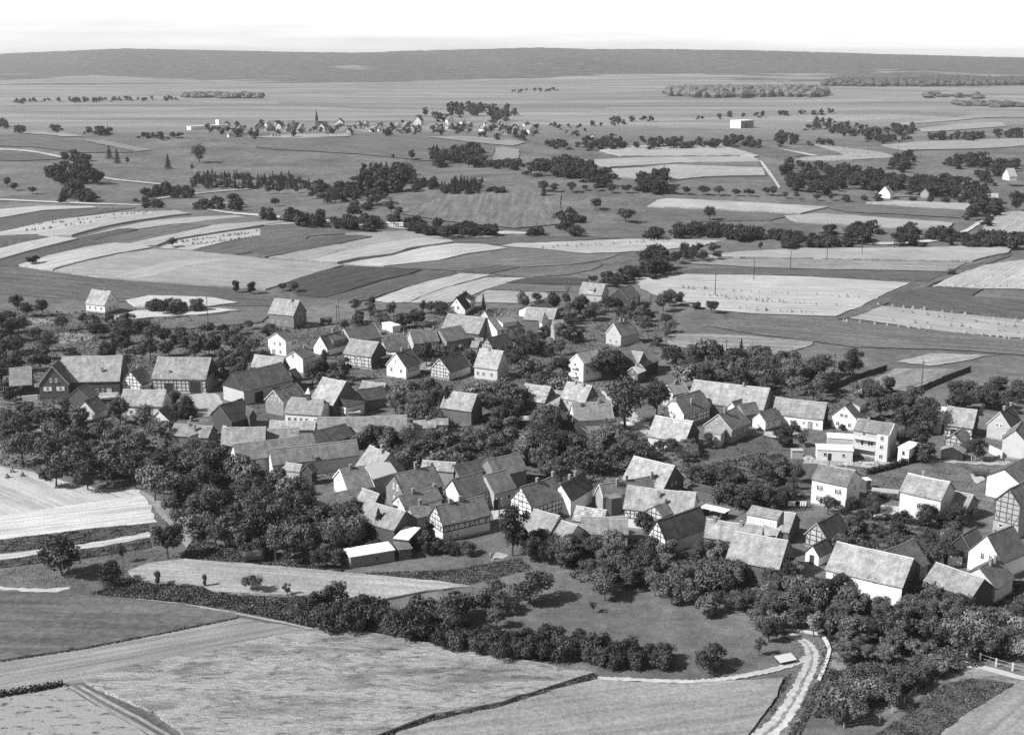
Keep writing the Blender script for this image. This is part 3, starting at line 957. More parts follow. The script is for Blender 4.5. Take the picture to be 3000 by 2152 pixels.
def window_meshes(w, h, style):
    key = (w, h, style)
    if key in WIN_CACHE:
        return WIN_CACHE[key]
    f, g, s = MB(), MB(), None
    t = 0.09
    # local: x across, z up, outward = -y
    f.box(-w / 2, w / 2, -0.08, 0.02, h - t, h)
    f.box(-w / 2 - 0.06, w / 2 + 0.06, -0.16, 0.02, -0.08, 0.02)
    f.box(-w / 2, -w / 2 + t, -0.075, 0.02, 0.02, h - t)
    f.box(w / 2 - t, w / 2, -0.075, 0.02, 0.02, h - t)
    if style != 'small':
        f.box(-0.035, 0.035, -0.07, 0.02, 0.02, h - t)
        f.box(-w / 2 + t, -0.035, -0.065, 0.02, h * 0.62, h * 0.62 + 0.06)
        f.box(0.035, w / 2 - t, -0.065, 0.02, h * 0.62, h * 0.62 + 0.06)
    g.box(-w / 2 + 0.02, w / 2 - 0.02, -0.03, 0.0, 0.02, h - 0.02)
    sh = None
    if style == 'shutter':
        s = MB()
        s.box(-w / 2, w / 2, -0.06, -0.01, 0, h)
        sh = s.mesh('shutter')
        sh.materials.append(MATS['paint'])
    fm, gm = f.mesh('window'), g.mesh('pane')
    fm.materials.append(MATS['paint'])
    gm.materials.append(MATS['window_glass'])
    WIN_CACHE[key] = (fm, gm, sh)
    return WIN_CACHE[key]


def put_window(root, pos, rz, w, h, style, ftone=0.7):
    fm, gm, sh = window_meshes(w, h, style)
    o = link('window', fm, None, root, ftone)
    o.location = pos
    o.rotation_euler = (0, 0, rz)
    p = link('pane', gm, None, o)
    if sh:
        for sgn in (-1, 1):
            q = link('shutter', sh, None, o, 0.75)
            q.location = (sgn * (w + 0.02), 0, 0)
    return o


def face_frame(fc, L2, W2):
    """origin, u direction, normal, rotation and length of a wall face of a house (local axes)"""
    if fc == 'r':
        return Vector((-L2, -W2, 0)), Vector((1, 0, 0)), Vector((0, -1, 0)), 0.0, 2 * L2
    if fc == 'l':
        return Vector((L2, W2, 0)), Vector((-1, 0, 0)), Vector((0, 1, 0)), math.pi, 2 * L2
    if fc == 'a':
        return Vector((-L2, W2, 0)), Vector((0, -1, 0)), Vector((-1, 0, 0)), -math.pi / 2, 2 * W2
    return Vector((L2, -W2, 0)), Vector((0, 1, 0)), Vector((1, 0, 0)), math.pi / 2, 2 * W2


def timber_face(root, fc, L2, W2, hw, slope, ztop, zlo, tone, seed, brace=True):
    rnd = random.Random(seed)
    o, u, n, rz, ln = face_frame(fc, L2, W2)
    mb = MB()
    up = Vector((0, 0, 1))

    def top(s):
        return hw if fc in 'rl' else min(ztop, hw + slope * min(s, ln - s)) - 0.12

    def P(s, z):
        return o + u * s + up * z

    nps = max(3, int(round(ln / 1.35)))
    for i in range(nps + 1):
        s = 0.1 + (ln - 0.2) * i / nps + (rnd.uniform(-0.25, 0.25) if 0 < i < nps else 0)
        if top(s) - zlo > 0.3:
            mb.bar(P(s, zlo), P(s, top(s)), 0.19, 0.05, n)
    z = zlo + 0.08
    k = 0
    while z < ztop - 0.5:
        if fc in 'rl':
            s0, s1 = 0.0, ln
            if z > hw:
                break
        else:
            s0 = 0.0 if z <= hw else (z - hw) / slope + 0.12
            s1 = ln - s0
        if s1 - s0 > 0.6:
            mb.bar(P(s0, z), P(s1, z), 0.17 if k % 2 else 0.22, 0.045, n)
        z += rnd.uniform(0.95, 1.3)
        k += 1
    if fc in 'rl':
        mb.bar(P(0, hw - 0.1), P(ln, hw - 0.1), 0.2, 0.047, n)
    if brace:
        for s0, s1 in ((0.15, 1.3), (ln - 0.15, ln - 1.3)):
            z1 = min(zlo + 2.2, top(s0 + (0.5 if s1 > s0 else -0.5)))
            if z1 - zlo > 1.0:
                mb.bar(P(s1, zlo + 0.1), P(s0, z1), 0.16, 0.04, n)
        for _ in range(int(ln / 4)):
            s0 = rnd.uniform(1.5, max(1.6, ln - 1.5))
            s1 = s0 + rnd.choice((-1, 1)) * 0.9
            z1 = min(zlo + 2.0, top(s0) - 0.2)
            if z1 - zlo > 1.0 and 0.2 < s1 < ln - 0.2:
                mb.bar(P(s1, zlo + 0.1), P(s0, z1), 0.15, 0.038, n)
    return mb.build('timber_frame', 'boards', root, tone)


HOUSES = {}


def house(key, k, a, b, corners, he, label, roof=0.2, wall=0.7, wmat='plaster', pitch=45, rmat='roof_tile', name='house', cat='house', win=None, doors=None,
          chim=(), timber=None, ttone=0.06, gable=None, plinth=True, ridge=0.5, hip=0.0, verge=None, group='houses and barns of the village', dormer=None, wgs=0.7, tz=0.5, over=0.35, lean=False):
    roof = roof if rmat == 'sheet_roof' else (roof * 1.1 if roof < 0.09 else roof * 1.32 if roof < 0.17 else 0.225 + (roof - 0.17) * 0.6)
    cx, cy, z0, th, L, W, h, r, err = fit_house(k, a, b, corners, he, pitch)
    HOUSES[key] = (cx, cy, z0, th, L, W, h, r)
    if err > 2.5:
        print('FIT', key, 'err %.1f' % err, 'L %.1f W %.1f h %.1f r %.1f th %.0f' % (L, W, h, r, math.degrees(th)))
    root = empty(name, (cx, cy, z0), th)
    setprops(root, label, cat, group)
    sl = r / (W / 2)
    ov = min(over, W * 0.08)
    L2, W2 = L / 2 - 0.22, W / 2 - ov
    hw = h + sl * ov - 0.3
    zt = h + r - 0.24
    zc = zt - hip * r                      # truncated gable for half-hipped ends
    sc = (zt - zc) / sl
    # walls: one closed shell with gables
    mb = MB()
    if hip > 0:
        prof = [(-W2, -0.3), (W2, -0.3), (W2, hw), (sc, zc), (-sc, zc), (-W2, hw)]
    else:
        prof = [(-W2, -0.3), (W2, -0.3), (W2, hw), (0, zt), (-W2, hw)]
    for x, rev in ((-L2, True), (L2, False)):
        pts = [(x, y, z) for y, z in prof]
        mb.face(list(reversed(pts)) if rev else pts, [(p[1], p[2]) for p in (list(reversed(pts)) if rev else pts)])
    for y, rev in ((-W2, False), (W2, True)):
        pts = [(-L2, y, -0.3), (L2, y, -0.3), (L2, y, hw), (-L2, y, hw)]
        pts = list(reversed(pts)) if rev else pts
        mb.face(pts, [(p[0], p[2]) for p in pts])
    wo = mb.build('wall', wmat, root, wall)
    # gable skin of another kind; some dark skins paint in the gable's shade
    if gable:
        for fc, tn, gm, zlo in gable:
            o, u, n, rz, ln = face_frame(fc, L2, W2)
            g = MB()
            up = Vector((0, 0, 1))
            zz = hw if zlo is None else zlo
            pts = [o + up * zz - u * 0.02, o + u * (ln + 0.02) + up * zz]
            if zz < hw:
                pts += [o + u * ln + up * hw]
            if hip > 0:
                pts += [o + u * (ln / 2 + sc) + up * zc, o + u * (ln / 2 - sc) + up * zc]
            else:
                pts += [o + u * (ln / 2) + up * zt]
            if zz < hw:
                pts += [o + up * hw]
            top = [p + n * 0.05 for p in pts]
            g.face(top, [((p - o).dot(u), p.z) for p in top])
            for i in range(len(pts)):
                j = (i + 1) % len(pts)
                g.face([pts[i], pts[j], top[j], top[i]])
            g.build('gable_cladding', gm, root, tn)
    if plinth:
        g = MB()
        for fc in 'rlab':
            o, u, n, rz, ln = face_frame(fc, L2, W2)
            q = [o - u * 0.06 - Vector((0, 0, 0.2)), o + u * (ln + 0.06) - Vector((0, 0, 0.2))]
            up = Vector((0, 0, 0.65))
            g.face([q[0] + n * 0.06, q[1] + n * 0.06, q[1] + n * 0.06 + up, q[0] + n * 0.06 + up])
            g.face([q[0] + up + n * 0.06, q[1] + up + n * 0.06, q[1] + up, q[0] + up])
        g.build('plinth', 'plaster', root, min(0.3, wall * 0.6))
    # roof: thick slabs with eaves and verges
    R = MB()
    HX, HY, T = L / 2, W / 2, 0.2
    rnd = random.Random(key)
    sag = rnd.uniform(0.05, 0.24) if L > 7 and rmat != 'sheet_roof' and not lean and hip == 0 else 0
    ns = max(1, int(L / 2.5))
    dips = [(sag * (1 - (2 * i / ns - 1) ** 2) + rnd.uniform(-0.035, 0.035) * (0 < i < ns)) if sag else 0.0 for i in range(ns + 1)]

    def dip(x):
        f = min(max((x + HX) / L, 0), 0.9999) * ns
        i = int(f)
        return dips[i] + (dips[i + 1] - dips[i]) * (f - i)

    zr = h + r
    if hip > 0:
        q = hip * r / 1.4
        s = hip * HY
        zz = zr - hip * r
        tops = [[(-HX, -HY, h), (HX, -HY, h), (HX, -s, zz), (HX - q, 0, zr), (-HX + q, 0, zr), (-HX, -s, zz)],
                [(HX, HY, h), (-HX, HY, h), (-HX, s, zz), (-HX + q, 0, zr), (HX - q, 0, zr), (HX, s, zz)],
                [(HX, -s, zz), (HX, s, zz), (HX - q, 0, zr)], [(-HX, s, zz), (-HX, -s, zz), (-HX + q, 0, zr)]]
    elif lean:
        tops = [[(-HX, -HY, h), (HX, -HY, h), (HX, HY, zr), (-HX, HY, zr)]]
        q = 0
    else:
        q = 0
        tops = []
        ns = max(1, int(L / 2.5)) if sag else 1
        for i in range(ns):
            xa, xb = -HX + L * i / ns, -HX + L * (i + 1) / ns
            da, db = dips[i], dips[i + 1]
            tops.append([(xa, -HY, h - da * 0.5), (xb, -HY, h - db * 0.5), (xb, 0, zr - db), (xa, 0, zr - da)])
            tops.append([(xb, HY, h - db * 0.5), (xa, HY, h - da * 0.5), (xa, 0, zr - da), (xb, 0, zr - db)])
    edges = {}
    for f in tops:
        ln = math.hypot(HY, r)
        u0 = 40 * (len(key) % 7) + 13 * (f[0][1] > 0)
        uv = [(p[0] + u0, (zr - p[2]) * ln / max(r, 0.1)) for p in f]
        R.face(f, uv)
        R.face([(p[0], p[1], p[2] - T) for p in reversed(f)])
        for i in range(len(f)):
            e = (f[i], f[(i + 1) % len(f)])
            if (e[1], e[0]) in edges:
                edges.pop((e[1], e[0]))
            else:
                edges[e] = 1
    for p, s in edges:
        R.face([p, (p[0], p[1], p[2] - T), (s[0], s[1], s[2] - T), s])
    ro = R.build('roof', rmat, root, roof)
    if ridge and not lean:
        g = MB()
        x0, x1 = -HX + q - 0.02, HX - q + 0.02
        n = max(2, int((x1 - x0) / 2.0))
        for i in range(n):
            xa, xb = x0 + (x1 - x0) * i / n, x0 + (x1 - x0) * (i + 1) / n
            dz = rnd.uniform(-0.03, 0.03) - dip((xa + xb) / 2)
            w = 0.17
            g.face([(xa, -w, zr - 0.05 + dz), (xb, -w, zr - 0.05 + dz), (xb, 0, zr + 0.11 + dz), (xa, 0, zr + 0.11 + dz)])
            g.face([(xb, w, zr - 0.05 + dz), (xa, w, zr - 0.05 + dz), (xa, 0, zr + 0.11 + dz), (xb, 0, zr + 0.11 + dz)])
            g.face([(xa, -w, zr - 0.05 + dz), (xa, 0, zr + 0.11 + dz), (xa, w, zr - 0.05 + dz)])
            g.face([(xb, w, zr - 0.05 + dz), (xb, 0, zr + 0.11 + dz), (xb, -w, zr - 0.05 + dz)])
        g.build('ridge_cap', 'paint', ro, min(0.6, roof * (1 + ridge)))
    if verge is not None and hip == 0:
        for e in (-1, 1):
            g = MB()
            x = e * (HX + 0.04)
            for sy in (-1, 1):
                g.face([(x, sy * HY, h + 0.04), (x, 0, zr + 0.04), (x, 0, zr - 0.28), (x, sy * HY, h - 0.28)])
                g.face([(x, sy * HY, h + 0.04), (x - e * 0.2, sy * HY, h + 0.04), (x - e * 0.2, 0, zr + 0.04), (x, 0, zr + 0.04)])
            g.build('verge_board', 'paint', ro, verge)
    for u, sd, ch in chim:
        x = (u - 0.5) * L
        y = sd * W / 2
        zb = zr - abs(y) * sl - 0.5
        g = MB()
        g.box(x - 0.3, x + 0.3, y - 0.26, y + 0.26, zb, zr - abs(y) * sl + ch)
        co = g.build('chimney', 'brickwork', ro, 0.2)
        g = MB()
        zt2 = zr - abs(y) * sl + ch
        g.box(x - 0.36, x + 0.36, y - 0.32, y + 0.32, zt2, zt2 + 0.1)
        g.build('chimney_cap', 'paint', ro, 0.3)
    for fc, lst in (win or {}).items():
        o, u, n, rz, ln = face_frame(fc, L2, W2)
        for it in lst:
            s, z = it[0], it[1]
            w, hh = (it[2], it[3]) if len(it) > 3 else (0.95, 1.25)
            st = it[4] if len(it) > 4 else 'cross'
            put_window(root, o + u * (s * ln) + Vector((0, 0, z)) + n * 0.01, rz, w, hh, st, wgs)
    for fc, s, w, hh, tn in (doors or ()):
        o, u, n, rz, ln = face_frame(fc, L2, W2)
        g = MB()
        g.box(-w / 2, w / 2, -0.07, 0.02, 0.02, hh)
        d = g.build('door', 'boards', root, tn)
        d.location = o + u * (s * ln)
        d.rotation_euler = (0, 0, rz)
        g = MB()
        g.box(-w / 2 - 0.12, -w / 2, -0.1, 0.02, 0, hh + 0.12)
        g.box(w / 2, w / 2 + 0.12, -0.1, 0.02, 0, hh + 0.12)
        g.box(-w / 2, w / 2, -0.1, 0.02, hh, hh + 0.12)
        g.build('door_frame', 'paint', d, 0.15)
        g = MB()
        g.box(w / 2 - 0.2, w / 2 - 0.12, -0.13, -0.07, 0.95, 1.1)
        g.build('handle', 'paint', d, 0.2)
    for fc in (timber or ''):
        timber_face(root, fc, L2, W2, hw, sl, zt, tz, ttone, key + fc)
    for (side, u0, u1, v0, v1, frontz, dt, wn_) in (dormer or ()):
        # shed dormer on the right (-y) or left slope: spans u0..u1 of the ridge, v0 (top) .. v1 (bottom) of the slope
        sg = -1 if side == 'r' else 1
        xa, xb = (u0 - 0.5) * L, (u1 - 0.5) * L
        yt, yb = sg * v0 * HY, sg * v1 * HY
        ztp = zr - abs(yt) * sl
        zbt = zr - abs(yb) * sl
        zf = zbt + frontz
        g = MB()
        g.face([(xa, yb, zbt - 0.1), (xb, yb, zbt - 0.1), (xb, yb, zf), (xa, yb, zf)])
        g.face([(xa, yb, zbt - 0.1), (xa, yb, zf), (xa, yt, ztp)])
        g.face([(xb, yb, zbt - 0.1), (xb, yt, ztp), (xb, yb, zf)])
        dd = g.build('dormer', 'plaster', root, dt)
        g = MB()
        e = 0.2
        yo = yb + sg * 0.3
        zo = zf - 0.02
        P = [(xa - e, yo, zo), (xb + e, yo, zo), (xb + e, yt, ztp + 0.06), (xa - e, yt, ztp + 0.06)]
        g.face(P, [(p[0], p[1]) for p in P])
        Q = [(p[0], p[1], p[2] + 0.16) for p in P]
        g.face(Q, [(p[0], p[1] * 1.2) for p in Q])
        for i in range(4):
            j = (i + 1) % 4
            g.face([P[i], P[j], Q[j], Q[i]])
        g.build('dormer_roof', rmat, dd, roof)
        for i in range(wn_):
            x = xa + (xb - xa) * (i + 0.5) / wn_
            fm, gm, sh = window_meshes(0.9, min(1.0, frontz * 0.75), 'small')
            ow = link('dormer_window', fm, None, dd, 0.6)
            ow.location = (x, yb + sg * 0.01, zbt + 0.1)
            ow.rotation_euler = (0, 0, 0 if sg < 0 else math.pi)
    return root


def flat_building(key, k, quad, he, label, wall=0.6, roof=0.5, name='shed', cat='shed', win=None, doors=None, wmat='plaster', slope=0.0, rmat='sheet_roof', group='sheds and huts of the village', z_base=None):
    """low building under a flat or single-pitch roof; quad = picture corners of the roof, going round"""
    Q = [on_plane(*pt(k, p), he) for p in quad]
    z0 = float(terrain(Q[0][0], Q[0][1]))
    # make it a true rectangle
    c = sum(Q) / 4
    e1 = (Q[1] - Q[0] + Q[2] - Q[3]) / 2
    e2 = (Q[3] - Q[0] + Q[2] - Q[1]) / 2
    th = math.atan2(e1[1], e1[0])
    d = np.array([math.cos(th), math.sin(th), 0])
    L = np.linalg.norm(e1)
    nrm = np.array([-d[1], d[0], 0])
    W = max(1.5, abs(float(e2 @ nrm)))
    sgn = 1 if float(e2 @ nrm) > 0 else -1
    root = empty(name, (c[0], c[1], z0), th)
    setprops(root, label, cat, group)
    L2, W2 = L / 2 - 0.2, W / 2 - 0.2
    dz = slope * W / 2
    mb = MB()
    zz = {-1: he - dz - 0.12, 1: he + dz - 0.12}
    for fc in 'rlab':
        o, u, n, rz, ln = face_frame(fc, L2, W2)
        p0, p1 = o, o + u * ln
        za = zz[1 if p0.y > 0 else -1]
        zb = zz[1 if p1.y > 0 else -1]
        pts = [(p0.x, p0.y, -0.2), (p1.x, p1.y, -0.2), (p1.x, p1.y, zb), (p0.x, p0.y, za)]
        mb.face(pts, [(0, -0.2), (ln, -0.2), (ln, zb), (0, za)])
    mb.build('wall', wmat, root, wall)
    g = MB()
    P = [(-L / 2, -W / 2, he - dz), (L / 2, -W / 2, he - dz), (L / 2, W / 2, he + dz), (-L / 2, W / 2, he + dz)]
    g.face(P, [(p[0], p[1]) for p in P])
    B = [(p[0], p[1], p[2] - 0.16) for p in P]
    g.face(list(reversed(B)))
    for i in range(4):
        j = (i + 1) % 4
        g.face([P[i], B[i], B[j], P[j]])
    ro = g.build('roof', rmat, root, roof)
    for fc, lst in (win or {}).items():
        o, u, n, rz, ln = face_frame(fc, L2, W2)
        for it in lst:
            w, hh = (it[2], it[3]) if len(it) > 3 else (0.8, 0.8)
            put_window(root, o + u * (it[0] * ln) + Vector((0, 0, it[1])) + n * 0.01, rz, w, hh, 'small', 0.3)
    for fc, s, w, hh, tn in (doors or ()):
        o, u, n, rz, ln = face_frame(fc, L2, W2)
        g = MB()
        g.box(-w / 2, w / 2, -0.07, 0.02, 0.02, hh)
        dd = g.build('door', 'boards', root, tn)
        dd.location = o + u * (s * ln)
        dd.rotation_euler = (0, 0, rz)
    HOUSES[key] = (c[0], c[1], z0, th, L, W, he, 0.2)
    return root


def H(*a, **kw):
    return house(*a, **kw)


BK, BD = 'brickwork', 'boards'
barn = dict(name='barn', cat='barn', plinth=False)
# ---- left, far row
H('h1', 'A', (1215, 128), (1465, 140), dict(ar=(1128, 312), br=(1385, 325), bl=(1585, 300), ar0=(1125, 415)), 3.2, 'small white house with pale roof alone beside the far left grain strips',
  roof=0.30, wall=0.75, pitch=48, win={'r': [(0.2, 1.2), (0.5, 1.2), (0.8, 1.2)], 'b': [(0.35, 1.2), (0.65, 1.2), (0.38, 4.2, 0.7, 1.0), (0.62, 4.2, 0.7, 1.0)]}, chim=((0.68, 0.0, 1.0),))
H('h2', 'A', (115, 1162), (418, 1150), dict(br=(428, 1385)), 3.4, 'small dark-walled barn with grey roof at the left edge of the village', roof=0.19, wall=0.06, wmat=BD, **barn)
H('h3', 'A', (715, 1130), (770, 1055), dict(al=(490, 1395), ar=(900, 1388)), 4.6, 'dark brick gabled house with white window shutters at the left of the village', roof=0.10, wall=0.085, wmat=BK, verge=0.4,
  win={'a': [(0.28, 2.6, 0.8, 1.3, 'shutter'), (0.72, 2.6, 0.8, 1.3, 'shutter'), (0.42, 5.4, 0.75, 1.2), (0.6, 5.4, 0.75, 1.2)]}, wgs=0.75)
H('h4', 'A', (815, 1010), (1640, 1000), dict(br=(1580, 1340), bl=(1705, 1190)), 4.6, 'long barn with a pale roof and dark walls behind the brick gabled house', roof=0.26, wall=0.08, wmat=BD,
  chim=((0.7, -0.62, 1.3),), doors=(('r', 0.82, 1.6, 2.2, 0.5),), win={'r': [(0.62, 1.2, 0.7, 0.9, 'small'), (0.72, 1.2, 0.7, 0.9, 'small')]}, **barn)
H('h5', 'A', (1725, 1205), (1910, 1145), dict(al=(1570, 1375), ar=(1880, 1375), br=(2020, 1330)), 3.4, 'white half-timbered gable house squeezed between the two long left barns', roof=0.12, wall=0.75, timber='ar', win={'a': [(0.5, 4.7, 0.5, 0.6, 'small'), (0.5, 3.0, 0.5, 0.5, 'small')]}, chim=((0.6, 0, 0.8),))
H('h6', 'G', (1635, 90), (2210, 95), dict(ar=(1560, 310), br=(2145, 310), ar0=(1590, 455)), 3.0, 'long low white house with pale roof below the half-timbered gable', roof=0.28, wall=0.7, chim=((0.4, 0.05, 1.1),), win={'r': [(0.1, 0.9), (0.25, 0.9)]})
H('h7', 'G', (1015, 75), (1165, 15), dict(ar=(1180, 205), br=(1320, 155)), 2.6, 'small open tile-roofed shed in the yard of the long pale-roofed barn', roof=0.11, wall=0.08, wmat=BD, name='shed', cat='shed', plinth=False)
H('h8', 'G', (1100, 245), (1300, 165), dict(ar=(1270, 400), br=(1430, 340)), 2.2, 'small tile-roofed shed with white gable half hidden in the left trees', roof=0.12, wall=0.5, name='shed', cat='shed', plinth=False)
H('h9', 'H', (50, 365), (190, 295), dict(al=(-64, 500), ar=(205, 500)), 3.0, 'small white gable house with dark ribbed tile roof at the edge of the left orchard', roof=0.10, wall=0.75, pitch=40,
  win={'a': [(0.3, 0.9, 0.8, 1.1), (0.7, 0.9, 0.8, 1.1), (0.5, 3.4, 0.4, 0.5, 'small')]}, verge=0.7)
H('h10', 'S', (460, 1045.7), (625, 1049), dict(ar=(443.6, 1109.8), br=(599.6, 1114), bl=(639.4, 1072)), 4.6, 'long half-timbered barn with grey roof and a tall dark door', roof=0.20, wall=0.55, timber='rb', gable=(('b', 0.05, BD, None),),  # dark skin paints the shade of the right gable into its colour
  doors=(('r', 0.8, 3.4, 3.8, 0.035), ('r', 0.3, 2.6, 3.2, 0.04)), chim=((0.3, -0.7, 0.7),), **barn)
H('h11', 'B', (815, 1215), (1470, 1110), dict(ar=(970, 1440), br=(1640, 1330), al=(660, 1430)), 4.4, 'long barn with dark roof and dark boarded gable over a white wall', roof=0.095, wall=0.45, gable=(('a', 0.05, BD, None),), doors=(('r', 0.3, 3, 3.2, 0.03), ('r', 0.65, 2.5, 3.2, 0.04)), **barn)
H('h12', 'B', (1105, 995), (1505, 1010), dict(ar=(1050, 1165), bl=(1590, 1180)), 4.0, 'pale-roofed barn tucked behind the dark-roofed long barn', roof=0.26, wall=0.12, wmat=BK, **barn)
H('h13', 'B', (1390, 695), (1555, 652), dict(al=(1275, 775), ar=(1525, 795), br=(1695, 765), al0=(1280, 985)), 6.0, 'tall white two-storey house with small porch above the left barns', roof=0.115, wall=0.78, pitch=33, verge=0.3,
  win={'a': [(0.36, 3.9, 0.8, 1.2), (0.68, 3.9, 0.9, 1.4), (0.68, 1.1, 0.9, 1.3)], 'r': [(0.6, 3.8, 0.8, 1.3), (0.8, 3.8, 0.8, 1.3), (0.6, 1.0, 0.8, 1.2), (0.8, 1.0, 0.8, 1.2)]}, doors=(('a', 0.3, 1.1, 2.1, 0.3),), chim=((0.7, 0, 0.7),))
H('h14', 'B', (1615, 945), (1800, 890), dict(al=(1515, 1010), ar=(1760, 1045), br=(1930, 990)), 5.2, 'white plastered gable house below and right of the tall two-storey house', roof=0.115, wall=0.72, pitch=35, win={'a': [(0.42, 5.3, 0.9, 1.1)]}, verge=0.35, chim=((0.8, 0, 0.9),))
H('h15', 'B', (1370, 255), (1705, 260), dict(ar=(1285, 435), bl=(1815, 410), bl0=(1815, 590)), 4.6, 'detached house with grey roof and dark brick gable behind a big fruit tree', roof=0.25, wall=0.16, wmat=BK, pitch=48, win={'b': [(0.4, 5.0, 0.7, 1.1), (0.6, 5.0, 0.7, 1.1), (0.3, 2.2), (0.7, 2.2)], 'r': [(0.15, 1.5), (0.4, 1.5), (0.7, 1.5)]}, chim=((0.72, -0.12, 1.0),))
H('h16', 'B', (1965, 725), (2260, 680), dict(al=(1870, 885), ar=(2085, 905)), 2.8, 'steep white gable house with dark roof and dormer left of the village centre', roof=0.11, wall=0.78, pitch=55, dormer=(('r', 0.35, 0.95, 0.2, 0.8, 1.1, 0.2, 2),), win={'a': [(0.5, 3.2, 0.5, 0.7, 'small')]}, chim=((0.6, 0, 1.2),))
H('h17', 'C', (30, 650), (430, 592), dict(ar=(130, 800), br=(565, 770)), 3.8, 'dark-roofed barn with white verge behind the pale half-timbered farmhouse', roof=0.10, wall=0.3, verge=0.55, **barn)
H('h18', 'C', (120, 790), (500, 805), dict(ar=(15, 980), br=(390, 990), bl=(620, 945)), 4.6, 'farmhouse with white timbered front and grey roof beside the white lean-to', roof=0.19, wall=0.55, timber='r', gable=(('b', 0.07, BD, 0.3),), win={'r': [(0.45, 3.0, 0.9, 1.1), (0.6, 3.0, 0.9, 1.1), (0.45, 0.9), (0.65, 0.9)]})
H('h19', 'C', (540, 770), (850, 790), dict(br=(940, 890)), 4.2, 'dark low-pitched barn roof behind the white lean-to', roof=0.10, wall=0.3, **barn)
flat_building('f1', 'C', [(600, 1085), (395, 960), (640, 900), (880, 890)], 3.2, 'bright white sheet-roofed lean-to beside the white gable house', wall=0.08, roof=0.8, wmat=BD, slope=0.0)
H('h20', 'C', (715, 955), (920, 902), dict(al=(580, 1140), ar=(860, 1150), br=(1060, 1105), al0=(585, 1275)), 4.4, 'bright white gable house with dark tiled roof and two chimneys', roof=0.10, wall=0.8, pitch=48, win={'a': [(0.47, 5.2, 0.7, 1.0), (0.25, 2.2), (0.75, 2.2)], 'r': [(0.2, 2.2), (0.4, 2.2), (0.6, 2.2), (0.8, 2.2)]}, chim=((0.4, 0, 1.0), (0.9, 0, 1.0)), verge=0.5)
H('h21', 'C', (885, 690), (1240, 645), dict(ar=(955, 880), br=(1300, 790), al=(860, 780)), 4.2, 'grey-roofed house with narrow pale gable right of the small white hut', roof=0.13, wall=0.4, verge=0.5, chim=((0.95, 0, 1.0),))
H('h22', 'C', (1255, 650), (1600, 605), dict(ar=(1420, 805), br=(1690, 775)), 4.0, 'grey-roofed house adjoining the narrow pale gable house', roof=0.13, wall=0.25)
H('h23', 'C', (1405, 460), (1930, 480), dict(br=(1810, 710)), 3.6, 'wide pale-roofed barn behind the big white gable wall', roof=0.20, wall=0.12, wmat=BD, **barn)
H('h24', 'S', (1428.1, 928.4), (1513.7, 921), dict(al=(1399.3, 955), ar=(1460.2, 961.6), br=(1535.7, 957), al0=(1401, 988)), 6.0, 'large white blank gable wall of a long house with white dormer', roof=0.15, wall=0.78, pitch=42, win={'r': [(0.2, 3.2), (0.4, 3.2), (0.6, 3.2), (0.8, 3.2)], 'a': [(0.5, 7.2, 0.4, 0.5, 'small')]},
  chim=((0.3, 0.1, 0.9), (0.55, 0.1, 0.9), (0.8, 0.1, 0.9)), dormer=(('r', 0.25, 0.75, 0.2, 0.85, 1.5, 0.7, 3),), verge=0.12)
H('h25', 'C', (1510, 205), (1675, 165), dict(al=(1380, 405), ar=(1660, 410), br=(1755, 285), al0=(1395, 450)), 2.8, 'steep white gable house with near-black roof at the top of the village', roof=0.06, wall=0.8, pitch=52, win={'a': [(0.32, 2.6, 0.9, 1.1), (0.6, 2.6, 0.9, 1.1), (0.25, 0.5, 0.9, 0.8), (0.5, 5.2, 0.5, 0.6, 'small')]}, chim=((0.35, 0, 0.7), (0.7, 0, 0.7)), dormer=(('r', 0.55, 1.0, 0.3, 1.0, 2.2, 0.75, 2),))
H('h26', 'C', (1890, 400), (2045, 375), dict(al=(1840, 465), ar=(1950, 485)), 2.8, 'little grey gable house peeping over the large white gable wall', roof=0.10, wall=0.45, chim=((0.25, 0, 0.8),))
flat_building('f2', 'C', [(548, 580), (690, 622), (775, 600), (625, 545)], 2.7, 'small white hut with flat white roof in the gardens', wall=0.7, roof=0.8, doors=(('a', 0.5, 0.9, 1.9, 0.3),), name='hut', cat='hut')
H('h28', 'C', (1300, 1030), (1590, 960), dict(al=(1160, 1190), ar=(1435, 1215), br=(1730, 1125)), 3.0, 'dark-roofed half-timbered gable house half hidden in the central trees', roof=0.075, wall=0.55, timber='a', gable=None, verge=0.5)
H('h29', 'C', (1915, 755), (2200, 712), dict(ar=(2010, 890), al=(1845, 880)), 3.8, 'dark-roofed timbered gable house behind the pale steep-roofed house', roof=0.075, wall=0.4, timber='a')
H('h30', 'C', (1830, 915), (2145, 930), dict(ar=(1745, 1160), br=(2065, 1170), bl=(2235, 1105)), 4.2, 'pale steep-roofed house with white front and lit gable in the central trees', roof=0.33, wall=0.55, pitch=50, win={'b': [(0.5, 5.0, 0.8, 1.0)], 'r': [(0.15, 1.6), (0.4, 1.6), (0.75, 1.6)]}, chim=((0.42, -0.05, 1.2),))
H('h31', 'C', (1725, 815), (1840, 812), dict(ar=(1705, 890), br=(1800, 892)), 2.4, 'tiny grey-roofed shed left of the dark timbered gable house', roof=0.18, wall=0.2, name='shed', cat='shed', plinth=False)
H('h32', 'C', (280, 1340), (595, 1360), dict(ar=(215, 1450)), 3.2, 'pale low roof among trees behind the half-timbered school-yard house', roof=0.22, wall=0.3, **barn)
H('h32b', 'I', (665, 75), (1000, 55), dict(br=(1085, 195)), 3.0, 'dark tiled roof overgrown by trees right of the half-timbered white gable', roof=0.08, wall=0.2, **barn)
